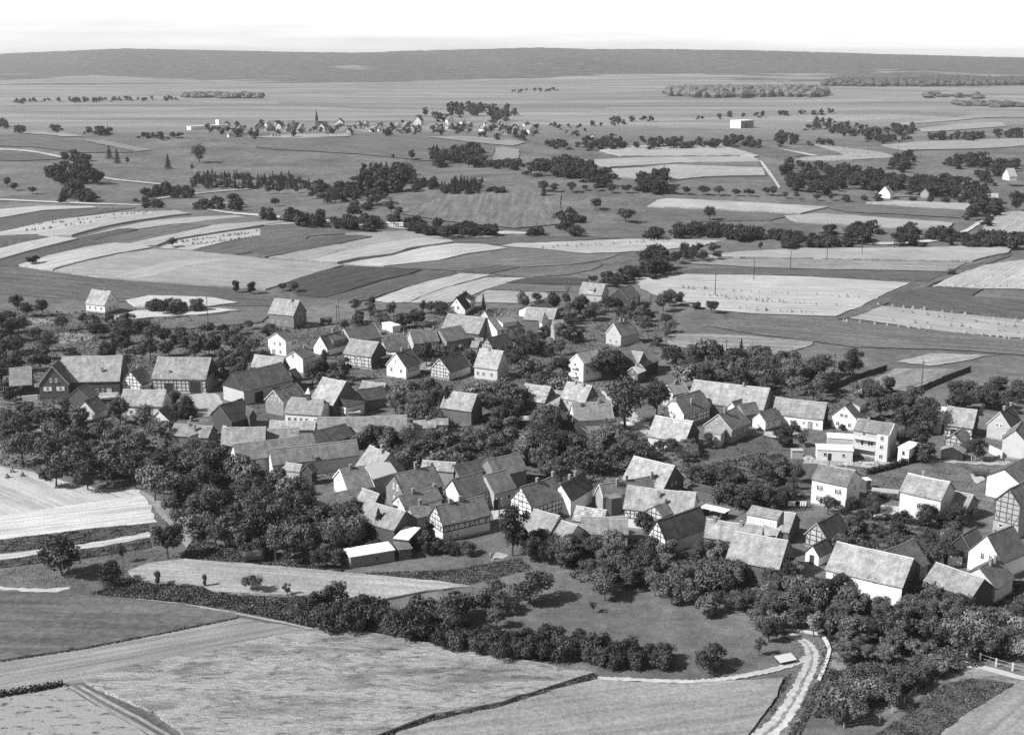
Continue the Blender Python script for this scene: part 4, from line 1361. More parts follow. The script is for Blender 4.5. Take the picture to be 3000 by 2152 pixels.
H('h33', 'S', (1306, 1146.3), (1400, 1149.6), dict(br=(1379, 1202), bl=(1417, 1189)), 4.4, 'barn with pale steep roof standing alone in the central orchard', roof=0.27, wall=0.12, wmat=BK, **barn)
# ---- top and right of centre
H('h34', 'D', (925, 40), (1235, 40), dict(ar=(885, 180), br=(1185, 195), bl=(1295, 160)), 3.4, 'grey-roofed house with a roof dormer at the far edge beside the stook field', roof=0.22, wall=0.4, win={'b': [(0.4, 4.2, 0.7, 1.0)], 'r': [(0.3, 1.0), (0.7, 1.0)]}, dormer=(('r', 0.42, 0.62, 0.4, 0.85, 1.0, 0.7, 1),))
H('h35', 'D', (1410, 105), (1595, 65), dict(al=(1270, 255), br=(1700, 215), ar=(1555, 245)), 3.8, 'dark timber barn with broad gable next to the stook field', roof=0.13, wall=0.05, wmat=BD, **barn)
H('h36', 'D', (200, 340), (480, 300), dict(al=(65, 400), br=(560, 360)), 2.8, 'low white gable house with dark shallow roof behind the big pale barn', roof=0.07, wall=0.7, pitch=28, win={'a': [(0.85, 2.2, 0.5, 0.5, 'small')]}, chim=((0.2, 0, 0.7),))
H('h37', 'D', (215, 370), (605, 375), dict(ar=(125, 555), br=(545, 515), bl=(650, 440)), 4.2, 'big pale-roofed barn behind the little tower', roof=0.24, wall=0.12, wmat=BK, **barn)
H('h38', 'D', (1335, 560), (1610, 530), dict(al=(1225, 725), ar=(1455, 740), br=(1690, 700)), 4.0, 'grey gable house with two chimneys above the central trees', roof=0.13, wall=0.42, win={'a': [(0.38, 4.2, 0.7, 0.9), (0.58, 4.2, 0.7, 0.9), (0.3, 1.2), (0.7, 1.2), (0.5, 6.2, 0.4, 0.5, 'small')]}, chim=((0.35, 0, 0.9), (0.55, 0, 0.9)), verge=0.6)
H('h39', 'D', (845, 960), (1170, 942), dict(al=(735, 1075), ar=(960, 1097), br=(1150, 1060), ar0=(965, 1365)), 7.0, 'tall bright white house with balconies in the village centre', roof=0.25, wall=0.8, pitch=35, win={'a': [(0.35, 4.8, 1.4, 1.2), (0.45, 2.0, 1.2, 1.2)], 'r': [(0.2, 2.8, 0.8, 1.5), (0.6, 2.8, 0.8, 1.5), (0.2, 5.2), (0.6, 5.2)]}, verge=0.7)
H('h40', 'D', (1420, 915), (1715, 832), dict(br=(1960, 1060), ar=(1690, 1160)), 4.0, 'barn with wide sunlit roof slope behind the large dark tree', roof=0.17, wall=0.08, wmat=BD, **barn)
H('h41', 'D', (1500, 955), (1735, 930), dict(br=(1650, 1125), ar=(1420, 1160), bl=(1840, 1095)), 4.0, 'brick-gabled farmhouse with pale roof right of the large dark tree', roof=0.22, wall=0.13, wmat=BK)
H('h42', 'D', (1590, 1150), (1680, 1107), dict(ar=(1665, 1245), br=(1800, 1195), al=(1530, 1205)), 3.6, 'small brick gable house with bright white sheet roof above the lime tree', roof=0.75, wall=0.12, wmat=BK, rmat='sheet_roof', ridge=0, pitch=38, win={'a': [(0.5, 3.6, 0.5, 0.6, 'small'), (0.6, 1.0)]}, chim=((0.5, 0, 0.6),))
H('h43', 'J', (610, 295), (1000, 320), dict(ar=(545, 505), br=(860, 522)), 3.0, 'barn with blotchy mottled roof in the central trees', roof=0.30, wall=0.12, wmat=BD, rmat='mottled_roof_tile', **barn)
H('h44', 'J', (1165, 270), (1510, 300), dict(ar=(1085, 490), br=(1415, 505), bl=(1620, 475), ar0=(1090, 625)), 4.6, 'house with pale grooved roof and brick gable in front of the tall white house', roof=0.30, wall=0.45, gable=(('b', 0.13, BK, None),), win={'r': [(0.25, 2.0), (0.6, 2.0)], 'b': [(0.5, 5.4, 0.6, 0.7, 'small')]}, chim=((0.35, -0.05, 0.9), (0.68, -0.1, 0.9)))
H('h44b', 'J', (960, 425), (1095, 432), dict(ar=(868, 560), br=(1080, 590)), 2.4, 'pale lean-to roof joining the mottled barn and the grooved-roof house', roof=0.28, wall=0.3, lean=True, pitch=22, name='shed', cat='shed', plinth=False)
H('h45', 'J', (1235, 535), (1755, 505), dict(ar=(1270, 785), br=(1810, 740), al=(1213, 690)), 4.8, 'house with narrow sunlit white gable and broad grey roof in the centre', roof=0.19, wall=0.6, chim=((0.22, -0.2, 0.8), (0.7, -0.06, 1.0)), verge=0.4)
H('h46', 'J', (545, 722), (860, 715), dict(ar=(545, 770), br=(860, 765)), 2.0, 'low pale-roofed shed in the central orchard', roof=0.36, wall=0.1, wmat=BD, pitch=25, name='shed', cat='shed', plinth=False)
H('h47', 'I', (140, 460), (1320, 425), dict(br=(1330, 655), ar=(125, 690)), 3.8, 'very long grey barn roof above the central orchard', roof=0.17, wall=0.12, wmat=BK, **barn)
H('h48', 'I', (1390, 495), (1700, 500), dict(ar=(1420, 610)), 3.4, 'small white-ended house under pale roof beside the very long barn', roof=0.26, wall=0.7, chim=((0.6, 0, 0.9),), win={'r': [(0.6, 1.0), (0.85, 1.0)], 'a': [(0.5, 1.2)]})
H('h49', 'I', (400, 178), (650, 108), dict(al=(318, 285), ar=(522, 300), br=(790, 275)), 4.0, 'white half-timbered gable with dark tiled roof right of the school house', roof=0.09, wall=0.78, timber='a', gable=(('a', 0.03, BD, None),), doors=(('a', 0.35, 1.2, 1.9, 0.05),))
flat_building('f3', 'I', [(525, 425), (525, 310), (665, 310), (720, 375)], 2.4, 'pale lean-to against the white half-timbered gable', wall=0.35, roof=0.36)
H('h50', 'S', (945.8, 1107.8), (1020, 1114), dict(ar=(903, 1177), br=(972, 1181)), 4.6, 'tall pale steep roof of a barn behind the school house', roof=0.30, wall=0.12, wmat=BK, pitch=52, **barn)
H('h51', 'S', (852.7, 1165.4), (947.6, 1167.6), dict(ar=(823.9, 1210.7), br=(945, 1213), bl=(973, 1195)), 3.4, 'white-fronted school house with half-hipped roof and small bell turret', roof=0.20, wall=0.72, hip=0.3, win={'r': [(0.12, 1.0), (0.28, 1.0), (0.44, 1.0), (0.6, 1.0), (0.85, 1.0)], 'b': [(0.5, 3.8, 0.5, 0.6, 'small')]})
H('h52', 'H', (1585, 85), (1900, 20), dict(al=(1450, 245), ar=(1722, 258)), 4.4, 'brick gable house with two arched white windows above the school house', roof=0.13, wall=0.21, wmat=BK, rmat='mottled_roof_tile', win={'a': [(0.4, 4.9, 0.75, 1.3), (0.6, 4.9, 0.75, 1.3), (0.2, 4.7, 0.4, 0.5, 'small'), (0.8, 4.7, 0.4, 0.5, 'small')]}, verge=0.5, wgs=0.8)
H('h53', 'H', (840, 305), (1160, 205), dict(ar=(1040, 545), br=(1360, 430), al=(735, 445)), 3.6, 'barn with near-black roof and open dark gable left of the school house', roof=0.065, wall=0.07, wmat=BD, doors=(('a', 0.7, 1.6, 2.2, 0.5),), verge=0.12, **barn)
flat_building('f4', 'H', [(745, 450), (560, 450), (555, 390), (755, 385)], 2.0, 'low white yard wall shed left of the near-black barn roof', wall=0.75, roof=0.30)
H('h55', 'H', (270, 558), (800, 562), dict(ar=(205, 702), br=(700, 706), bl=(872, 655)), 3.8, 'grey-roofed house with brick end gable and tall chimney at the orchard edge', roof=0.16, wall=0.14, wmat=BK, chim=((0.4, -0.1, 0.9), (0.6, -0.5, 1.8)))
H('h55b', 'H', (310, 492), (740, 468), dict(br=(830, 560)), 4.0, 'tile roof directly behind the brick end-gable house', roof=0.14, wall=0.3, chim=((0.4, -0.1, 0.9),))
H('h55c', 'H', (475, 708), (620, 676), dict(ar=(580, 832), br=(715, 775)), 2.4, 'small porch-like shed in front of the brick end-gable house', roof=0.12, wall=0.2, name='shed', cat='shed', plinth=False)
H('h56', 'H', (900, 592), (1485, 584), dict(ar=(885, 835), br=(1480, 830)), 4.2, 'long pale-tiled barn with a thin roof mast', roof=0.24, wall=0.3, **barn)
H('h57', 'H', (1495, 605), (1930, 598), dict(ar=(1500, 760)), 4.4, 'darker tiled roof joined to the right end of the pale-tiled barn', roof=0.17, wall=0.3, **barn)
H('h58', 'H', (1540, 505), (2150, 505), dict(ar=(1515, 620), br=(2135, 625)), 3.0, 'pale ribbed shed roof just below the school house', roof=0.33, wall=0.25, **barn)
H('h59', 'H', (1040, 798), (2090, 702), dict(ar=(1115, 1025), al=(1003, 935), br=(2200, 900)), 3.8, 'long grey barn roof with a narrow white gable at the orchard edge', roof=0.15, wall=0.72, **barn)
H('h60', 'S', (788.5, 1315.8), (1042.7, 1284.8), dict(ar=(800, 1354), br=(1058, 1338), al=(782, 1348)), 3.8, 'longest tiled barn roof with white gable at the edge of the left trees', roof=0.15, wall=0.6, chim=((0.5, -0.9, 0.5),), **barn)
H('h60b', 'I', (90, 637), (500, 552), dict(ar=(240, 790), br=(650, 715)), 3.8, 'near-black barn roof and gable right of the darker tiled roof', roof=0.075, wall=0.05, wmat=BD, **barn)
H('h61', 'N', (1190, 100), (920, 32), dict(ar=(1405, 330), bl=(705, 292)), 4.0, 'house with sunlit pale roof slope and grey gable behind the white sheet roof', roof=0.21, wall=0.27, wmat=BK, win={'a': [(0.35, 6.0, 0.4, 0.6, 'small'), (0.5, 6.0, 0.4, 0.6, 'small'), (0.6, 3.0, 0.9, 1.4)]}, chim=((0.4, 0, 1.2), (0.3, 0.1, 0.9)))
H('f5', 'N', (858, 282), (1165, 222), dict(ar=(970, 485), br=(1282, 352)), 4.8, 'building with smooth white sheet roof between the tiled roofs', roof=0.6, wall=0.4, rmat='sheet_roof', ridge=0, pitch=30, name='workshop', cat='building', plinth=False)
H('h63', 'N', (490, 338), (850, 287), dict(ar=(625, 610), br=(1015, 590), al=(440, 430)), 3.4, 'tiled house with white verge and dark chimney left of the white sheet roof', roof=0.13, wall=0.6, verge=0.7, chim=((0.4, -0.05, 1.0),))
H('h64', 'N', (1240, 372), (1780, 302), dict(ar=(1385, 625), br=(1905, 572), al=(1085, 575)), 5.0, 'brick gable house with white windows and a tall pale chimney', roof=0.125, wall=0.17, wmat=BK, win={'a': [(0.45, 5.3, 0.6, 1.3), (0.66, 5.3, 0.6, 1.3), (0.45, 2.0, 0.7, 1.4)]}, chim=((0.55, 0.05, 1.8), (0.95, 0.05, 0.8)), verge=0.06, wgs=0.9)
H('h65', 'O', (205, 268), (650, 188), dict(ar=(300, 430), br=(790, 330)), 4.2, 'dark smooth roof behind the tiled roofs of the central farm', roof=0.075, wall=0.2, **barn)
H('h65b', 'O', (655, 188), (1078, 118), dict(br=(1215, 335)), 4.2, 'tiled roof with bright courses at the right end of the dark smooth roof', roof=0.12, wall=0.2, **barn)
H('h65c', 'N', (1620, 215), (2060, 240), dict(ar=(1580, 330)), 5.0, 'pale mottled roof showing behind the brick gable house', roof=0.26, wall=0.3, rmat='mottled_roof_tile', **barn)
H('h66', 'O', (175, 455), (592, 368), dict(al=(70, 640), ar=(340, 690), br=(738, 630)), 4.4, 'tiled house with plain white gable left of the courtyard', roof=0.10, wall=0.72, timber='r', win={'a': [(0.5, 5.4, 0.4, 0.5, 'small')]}, verge=0.08)
flat_building('f6', 'O', [(135, 755), (340, 720), (345, 615), (80, 650)], 3.2, 'low tiled annexe in front of the plain white gable', wall=0.5, roof=0.16, rmat='roof_tile')
H('h67', 'O', (622, 402), (925, 338), dict(ar=(765, 662), br=(1060, 572)), 4.4, 'tiled farm building with bright courses and a dark door to the courtyard', roof=0.14, wall=0.35, doors=(('r', 0.1, 1.6, 2.6, 0.03),), win={'r': [(0.7, 2.0, 1.0, 1.2, 'small')]}, timber=None)
H('h68', 'N', (1285, 657), (1800, 582), dict(al=(1190, 790), ar=(1395, 832), br=(1895, 722)), 3.6, 'tiled house with small white gable below the brick gable house', roof=0.13, wall=0.75, win={'a': [(0.45, 3.6, 0.5, 1.2, 'small')]}, chim=((0.38, -0.05, 0.9), (0.95, 0.0, 0.6)))
H('h70', 'N', (1392, 838), (1750, 800), dict(ar=(1545, 975), br=(1740, 950)), 3.6, 'low tiled house with tall chimney behind the half-timbered house', roof=0.14, wall=0.4, chim=((0.55, 0.1, 1.5),))
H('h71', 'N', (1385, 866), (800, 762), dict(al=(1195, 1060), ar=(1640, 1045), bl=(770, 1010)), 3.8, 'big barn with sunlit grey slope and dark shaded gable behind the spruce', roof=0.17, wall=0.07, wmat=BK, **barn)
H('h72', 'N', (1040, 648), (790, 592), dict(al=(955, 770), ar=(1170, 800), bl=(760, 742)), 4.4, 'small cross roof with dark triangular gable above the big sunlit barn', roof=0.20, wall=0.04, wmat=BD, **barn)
H('h73', 'N', (100, 697), (775, 597), dict(ar=(235, 890)), 3.4, 'long tiled roof rising out of the left trees', roof=0.13, wall=0.2, **barn)
H('h69', 'S', (1272.7, 1474.8), (1418.3, 1452.7), dict(al=(1249.5, 1517.9), ar=(1300.4, 1531.2), br=(1440.4, 1509), ar0=(1301, 1590)), 5.4, 'half-timbered house with tiled roof facing the orchard, the middle one in front', roof=0.125, wall=0.6, timber='ar', tz=2.3, verge=0.08,
  win={'a': [(0.45, 6.3, 0.5, 0.9, 'small')], 'r': [(0.22, 3.2, 0.9, 1.3), (0.46, 3.2, 0.9, 1.3), (0.15, 0.8, 0.6, 0.6, 'small'), (0.3, 0.8, 0.6, 0.6, 'small')]}, chim=((0.3, 0.0, 0.7), (0.5, 0.0, 0.8)))
flat_building('f7', 'N', [(1200, 1240), (1375, 1258), (1650, 1112), (1415, 1085)], 3.4, 'shed with bright white sheet roof beside the half-timbered house', wall=0.07, roof=0.8, wmat=BD)
flat_building('f8', 'N', [(730, 1492), (1240, 1395), (1180, 1290), (495, 1388)], 2.7, 'long low shed with bright white roof at the orchard fence', wall=0.2, roof=0.8, win={'r': [(0.6, 1.0)]})
flat_building('f9', 'N', [(1370, 1398), (1510, 1372), (1385, 1262), (1150, 1285)], 2.6, 'low tile-roofed end of the long white-roofed shed', wall=0.1, roof=0.16, rmat='roof_tile')
H('h76', 'O', (1090, 540), (1550, 440), dict(al=(950, 762), ar=(1275, 825)), 4.4, 'half-timbered gable house with tiled roof beside the dark leafy tree', roof=0.12, wall=0.7, timber='ar', verge=0.08, win={'a': [(0.48, 4.6, 1.1, 0.9)]}, chim=((0.5, 0, 0.7), (0.98, 0, 1.0)))
H('h77', 'O', (1635, 490), (1960, 398), dict(al=(1455, 755), ar=(1795, 715), br=(2060, 562), al0=(1480, 905)), 4.4, 'brilliant white plain gable with dark tiled roof in the front row', roof=0.085, wall=0.82, pitch=50, win={'a': [(0.5, 4.6, 0.7, 1.1)]}, chim=((0.4, 0, 1.0), (0.65, 0, 1.0)))
H('h78', 'O', (1640, 955), (1285, 850), dict(al=(1465, 1212), bl=(1120, 1150)), 3.0, 'pale-roofed shed below the brilliant white gable', roof=0.20, wall=0.55, **barn)
H('h79', 'O', (1920, 1078), (1650, 1008), dict(al=(1690, 1282), bl=(1460, 1228), ar=(1985, 1165)), 2.9, 'small white-walled shed with pale roof at the garden edge', roof=0.22, wall=0.7, name='shed', cat='shed', plinth=False)
H('h80', 'O', (1850, 822), (2252, 868), dict(ar=(1775, 1000)), 4.0, 'mottled pale roof behind the low grey roof of the front row', roof=0.28, wall=0.3, rmat='mottled_roof_tile', **barn)
H('h81', 'P', (10, 958), (632, 958), dict(br=(640, 1195)), 3.0, 'low grey roof in front of the mottled pale roof', roof=0.19, wall=0.3, **barn)
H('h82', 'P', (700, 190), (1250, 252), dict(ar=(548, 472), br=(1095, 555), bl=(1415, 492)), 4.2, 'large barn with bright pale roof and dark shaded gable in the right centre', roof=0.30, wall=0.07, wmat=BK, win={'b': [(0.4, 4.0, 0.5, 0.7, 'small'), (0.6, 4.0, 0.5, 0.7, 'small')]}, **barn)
flat_building('f10', 'P', [(1480, 590), (1850, 650), (1870, 592), (1425, 492)], 2.8, 'dark lean-to running off the shaded gable of the large pale barn', wall=0.12, roof=0.10, rmat='roof_tile')
H('h83', 'P', (245, 547), (1060, 376), dict(br=(1092, 590), ar=(300, 700)), 3.8, 'long tiled house with three chimneys in front of the large pale barn', roof=0.14, wall=0.3, verge=0.6, chim=((0.28, -0.25, 1.4), (0.45, 0.0, 0.9), (0.86, -0.15, 1.4)))
flat_building('f11', 'P', [(410, 735), (555, 690), (480, 650), (325, 660)], 4.4, 'dark annexe with flat tiled top beside the long tiled house', wall=0.06, roof=0.18, rmat='roof_tile', wmat=BK)
H('h84', 'P', (620, 552), (1560, 632), dict(ar=(560, 855), br=(1470, 940)), 5.0, 'big pale-roofed half-timbered house in the right centre front', roof=0.24, wall=0.72, timber='r', tz=2.6, chim=((0.48, -0.35, 1.4),), win={'r': [(0.2, 3.0), (0.4, 3.0)]})
H('h85', 'P', (980, 797), (1290, 722), dict(ar=(1085, 985), br=(1440, 806)), 5.2, 'grey-roofed wing with timbered gable before the big pale-roofed house', roof=0.12, wall=0.45, timber='a', chim=((0.45, 0, 0.7),))
H('h85b', 'P', (1025, 1008), (1600, 800), dict(al=(855, 1240), ar=(1150, 1235), br=(1700, 1130)), 3.2, 'dark-roofed barn with timbered gable and dark barge boards in the front row', roof=0.075, wall=0.6, timber='a', verge=0.04, **barn)
H('h86b', 'Q', (45, 938), (840, 1092), dict(ar=(95, 1240)), 4.8, 'pale stepped roof with small dark gablets behind the front pale barn', roof=0.25, wall=0.2, chim=((0.15, -0.05, 0.8), (0.62, -0.1, 0.8)))
H('h86c', 'Q', (1060, 1102), (838, 1092), dict(al=(998, 1222), ar=(1142, 1242)), 5.0, 'small cross gable on top of the front pale barn', roof=0.22, wall=0.12, wmat=BK, plinth=False)
H('h86', 'Q', (455, 1182), (1190, 1252), dict(ar=(330, 1560), br=(1030, 1610), bl=(1275, 1395)), 3.8, 'wide pale-tiled barn in the right front row', roof=0.25, wall=0.1, wmat=BD, **barn)
H('h87', 'Q', (690, 842), (1290, 892), dict(ar=(600, 1060), br=(1165, 1168), bl=(1355, 1005)), 3.0, 'pale house with a long windowed dormer across its roof', roof=0.25, wall=0.12, wmat=BD, pitch=48, dormer=(('r', 0.02, 0.7, 0.05, 0.9, 2.0, 0.72, 3),))
H('h88', 'Q', (1560, 285), (2065, 316), dict(ar=(1450, 472), br=(1930, 522), bl=(2180, 442), ar0=(1475, 822), br0=(1940, 882)), 6.0, 'white two-storey house with grey roof and paired windows on the right', roof=0.125, wall=0.72, pitch=38, win={'r': [(0.2, 4.0), (0.28, 4.0), (0.72, 4.0), (0.8, 4.0), (0.2, 1.3), (0.28, 1.3), (0.72, 1.3), (0.8, 1.3)], 'b': [(0.35, 6.4, 0.7, 1.0), (0.6, 4.0), (0.6, 1.3)]}, chim=((0.25, 0.0, 0.9), (0.72, 0.15, 0.9)), ridge=1.2)
H('h89', 'Q', (1515, 1012), (1830, 917), dict(al=(1385, 1245), ar=(1710, 1240), br=(2010, 1120)), 2.8, 'low dark-roofed timbered house among bushes below the white two-storey house', roof=0.07, wall=0.4, timber='a', verge=0.3)
H('h90', 'Q', (1470, 1315), (1690, 1265), dict(al=(1370, 1480), ar=(1605, 1455)), 2.2, 'small white gable hut with dark roof behind the front right barn', roof=0.07, wall=0.75, name='hut', cat='hut', doors=(('a', 0.5, 0.9, 2.0, 0.04),), plinth=False)
H('h91', 'T', (340, 255), (1135, 372), dict(ar=(228, 535), br=(1000, 652), bl=(1245, 482)), 4.2, 'largest front barn with bright smooth pale roof and white wall', roof=0.29, wall=0.75, gable=(('b', 0.06, BD, 0.2),), **barn)
H('h92', 'T', (830, 300), (1140, 207), dict(br=(1290, 442), ar=(1010, 590)), 3.0, 'coarse tiled roof sticking out behind the largest front barn', roof=0.12, wall=0.4, chim=((0.3, -0.6, 0.7),))
H('h93', 'R', (1735, 1175), (2120, 1095), dict(al=(1500, 1470), ar=(2000, 1540), br=(2330, 1440)), 4.2, 'brilliant white gable house with two windows at the right front', roof=0.10, wall=0.82, pitch=47, win={'a': [(0.42, 3.6, 0.9, 1.4), (0.66, 3.6, 0.9, 1.4), (0.52, 6.2, 0.3, 0.4, 'small')]}, chim=((0.35, 0.1, 0.8),))
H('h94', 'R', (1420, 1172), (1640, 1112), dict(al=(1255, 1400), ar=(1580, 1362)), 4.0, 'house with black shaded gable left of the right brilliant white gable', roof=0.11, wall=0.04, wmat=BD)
H('h95', 'T', (1340, 482), (1840, 556), dict(br=(1715, 770), bl=(1985, 716)), 3.8, 'grey barn with dark boarded gable at the lower right', roof=0.19, wall=0.07, wmat=BD, **barn)
H('h96', 'T', (1780, 490), (1990, 376), dict(ar=(1985, 705), br=(2155, 592)), 3.4, 'tiled roof with two chimneys casting long shadows at the lower right', roof=0.105, wall=0.5, chim=((0.5, -0.12, 1.2), (0.75, -0.12, 1.2)))
H('h97', 'R', (710, 412), (1270, 472), dict(ar=(570, 642), br=(1160, 697), bl=(1400, 617), ar0=(610, 970)), 5.0, 'long white house with pale roof and white ridge at the right', roof=0.24, wall=0.62, pitch=42, win={'r': [(0.47, 3.2, 0.8, 1.3), (0.76, 3.2, 0.5, 0.5, 'small'), (0.81, 3.2, 0.5, 0.5, 'small'), (0.86, 3.2, 0.5, 0.5, 'small')]}, chim=((0.35, 0.1, 1.3),), ridge=1.3)
H('h98', 'R', (1340, 655), (1600, 640), dict(ar=(1170, 850), br=(1500, 870)), 2.8, 'small grey-roofed barn attached to the long white house', roof=0.20, wall=0.2, wmat=BK, doors=(('b', 0.5, 1.6, 2.2, 0.04),), **barn)
H('h99', 'R', (2000, 312), (2260, 205), dict(al=(1735, 452), ar=(2215, 482)), 5.2, 'big white-walled barn at the right edge behind the timbered gable', roof=0.10, wall=0.75, pitch=32, verge=0.06, **barn)
H('h100', 'R', (2040, 572), (2350, 450), dict(al=(1830, 785), ar=(2250, 800), al0=(1840, 1180)), 6.6, 'tall timber-braced gable barn at the right edge', roof=0.11, wall=0.33, timber='a', tz=3.2, ttone=0.08, verge=0.05, win={'a': [(0.3, 2.0, 0.9, 0.7, 'small')]}, **barn)
H('h101', 'M', (1680, 805), (1780, 690), dict(al=(1505, 960), ar=(1850, 950)), 5.0, 'blank light-grey gable house at the right picture edge', roof=0.12, wall=0.5)
H('h102', 'M', (1475, 556), (1645, 486), dict(al=(1310, 762), ar=(1645, 765), br=(1800, 700)), 4.2, 'grey gable house with two bright windows and dark roof at the far right', roof=0.075, wall=0.4, win={'a': [(0.42, 4.0, 0.8, 1.1), (0.6, 4.0, 0.8, 1.1), (0.5, 6.3, 0.4, 0.5, 'small'), (0.75, 1.2)]}, chim=((0.35, 0, 0.9), (0.9, 0, 0.9)), verge=0.5, wgs=0.85)
H('h103', 'M', (795, 500), (1205, 532), dict(ar=(730, 742), br=(1130, 772)), 3.4, 'barn with pale roof and white timbered front at the far right', roof=0.24, wall=0.65, timber='r', gable=(('b', 0.05, BD, 0.2),), doors=(('r', 0.38, 1.8, 2.2, 0.03),), **barn)
H('h104', 'M', (872, 842), (1015, 782), dict(al=(722, 985), ar=(1000, 962), br=(1110, 885)), 3.0, 'small timbered gable shed with tiled roof at the right', roof=0.14, wall=0.4, timber='a', name='shed', cat='shed', plinth=False)
H('h104b', 'M', (835, 1018), (900, 985), dict(al=(700, 1082), ar=(1032, 1105)), 2.4, 'open-fronted dark hut before the small timbered shed', roof=0.22, wall=0.03, wmat=BD, pitch=25, name='hut', cat='hut', plinth=False)
H('h105', 'L', (780, 456), (990, 390), dict(al=(590, 642), ar=(970, 662), br=(1095, 525)), 3.8, 'white gable house with paired windows and dormer behind the balcony house', roof=0.12, wall=0.7, pitch=45, win={'a': [(0.4, 3.9, 1.0, 1.0), (0.58, 3.9, 1.0, 1.0), (0.25, 1.2, 1.0, 1.1), (0.75, 1.2, 1.0, 1.1), (0.48, 6.0, 0.45, 0.55, 'small')]}, dormer=(('r', 0.45, 0.95, 0.1, 0.75, 1.4, 0.5, 2),))
H('h106', 'L', (970, 682), (1450, 702), dict(ar=(880, 822), br=(1362, 852), bl=(1512, 778), br0=(1380, 1225)), 8.0, 'three-storey concrete balcony house with dark roof on the right', roof=0.14, wall=0.42, pitch=27, verge=0.55, win={'r': [(0.83, 6.0, 1.0, 1.2), (0.83, 3.6, 1.2, 1.3), (0.83, 1.0, 0.8, 0.8, 'small'), (0.3, 6.0, 0.9, 1.4), (0.27, 3.3, 0.9, 2.0, 'small'), (0.5, 3.5, 1.6, 1.4)], 'b': [(0.55, 6.0, 0.7, 1.1), (0.55, 3.5, 0.7, 1.1)]}, chim=((0.3, 0, 0.6),))
flat_building('f12', 'L', [(380, 1062), (892, 1082), (905, 1010), (440, 985)], 3.2, 'low white outbuilding with white flat roof left of the balcony house', wall=0.6, roof=0.8, win={'r': [(0.22, 1.5, 0.7, 0.7), (0.74, 1.5, 0.6, 0.6)]}, doors=(('r', 0.35, 0.9, 2.1, 0.03),), name='outbuilding', cat='outbuilding')
flat_building('f13', 'L', [(550, 905), (900, 925), (900, 860), (560, 840)], 4.4, 'white parapet block joining the balcony house', wall=0.45, roof=0.8, name='outbuilding', cat='outbuilding')
flat_building('f14', 'L', [(1505, 1048), (1668, 1062), (1775, 985), (1610, 935)], 4.2, 'small white flat-roofed garage right of the balcony house', wall=0.7, roof=0.7, win={'r': [(0.5, 2.4, 0.7, 1.0)]}, doors=(('r', 0.5, 1.2, 1.4, 0.03),), name='garage', cat='garage')
flat_building('f15', 'L', [(65, 1080), (215, 1082), (270, 1050), (90, 1050)], 2.4, 'little wooden hut left of the low white outbuilding', wall=0.35, roof=0.4, wmat=BD, name='hut', cat='hut')
# ---- farms round the small street, right of centre
H('h109', 'K', (850, 175), (1875, 237), dict(br=(1720, 500), ar=(700, 450)), 4.2, 'very wide pale barn roof above the small street', roof=0.29, wall=0.12, wmat=BD, chim=((0.66, -0.05, 1.0),), **barn)
H('h110', 'K', (545, 385), (965, 262), dict(ar=(725, 588), br=(1025, 507), al=(400, 552)), 4.0, 'house with broad white half-hipped gable and ribbed tile roof by the street', roof=0.14, wall=0.78, hip=0.25, win={'r': [(0.2, 1.6), (0.5, 1.6)]}, chim=((0.42, -0.55, 1.5),), timber='r')
H('h111', 'K', (460, 205), (690, 190), dict(ar=(555, 352), br=(770, 302)), 4.4, 'small pale-roofed house with white verge beside the lime tree', roof=0.25, wall=0.4, verge=0.7, chim=((0.5, 0.0, 0.9),))
H('h111b', 'K', (695, 182), (790, 170), dict(br=(818, 216)), 4.2, 'small grey roof wedged between the pale-roofed house and the wide barn', roof=0.16, wall=0.3, plinth=False)
H('h112', 'K', (300, 637), (815, 672), dict(ar=(215, 905), br=(700, 940), bl=(932, 832)), 3.2, 'barn with very pale smooth roof and white wall below the half-hipped gable', roof=0.36, wall=0.6, gable=(('b', 0.06, BD, 0.2),), doors=(('r', 0.35, 1.6, 2.2, 0.06),), **barn)
H('h113', 'K', (1130, 592), (1390, 503), dict(al=(955, 762), ar=(1335, 792), br=(1590, 717), ar0=(1340, 1000)), 4.8, 'brick gable house with tiled roof and terrace extension by the street', roof=0.125, wall=0.24, wmat=BK, win={'a': [(0.45, 5.2, 0.7, 1.2), (0.2, 1.6)], 'r': [(0.15, 2.2), (0.45, 2.2), (0.75, 2.2)]}, chim=((0.3, -0.05, 1.4),), verge=0.4)
flat_building('f16', 'K', [(1030, 850), (1140, 850), (1325, 785), (1230, 760)], 4.0, 'terrace block with white side on the brick gable house', wall=0.5, roof=0.3, name='outbuilding', cat='outbuilding')
H('h114', 'K', (1680, 572), (1930, 512), dict(al=(1580, 662), ar=(1785, 697), br=(1980, 650), ar0=(1785, 832)), 3.0, 'small bright white gable cottage on the street corner', roof=0.10, wall=0.8, pitch=40, win={'a': [(0.48, 1.0, 0.8, 0.8)], 'r': [(0.2, 1.3, 0.7, 0.9), (0.55, 1.3, 0.7, 0.9)]})
H('h115', 'S', (2274.8, 1166.3), (2427.2, 1175.1), dict(br=(2410.6, 1225), ar=(2258, 1212)), 3.4, 'long white-fronted barn with grey roof along the street', roof=0.20, wall=0.72, gable=(('b', 0.05, BD, 0.2),), win={'r': [(0.62, 1.3, 0.6, 0.6, 'small'), (0.88, 1.3, 0.6, 0.6, 'small')]}, doors=(('r', 0.75, 1.0, 2.0, 0.3),), **barn)
H('h116', 'K', (1325, 432), (1660, 332), dict(al=(1255, 512), ar=(1385, 502)), 4.6, 'dark-roofed house with tiny white gable before the wide pale barn', roof=0.10, wall=0.6, chim=((0.55, -0.1, 1.2),), verge=0.4)
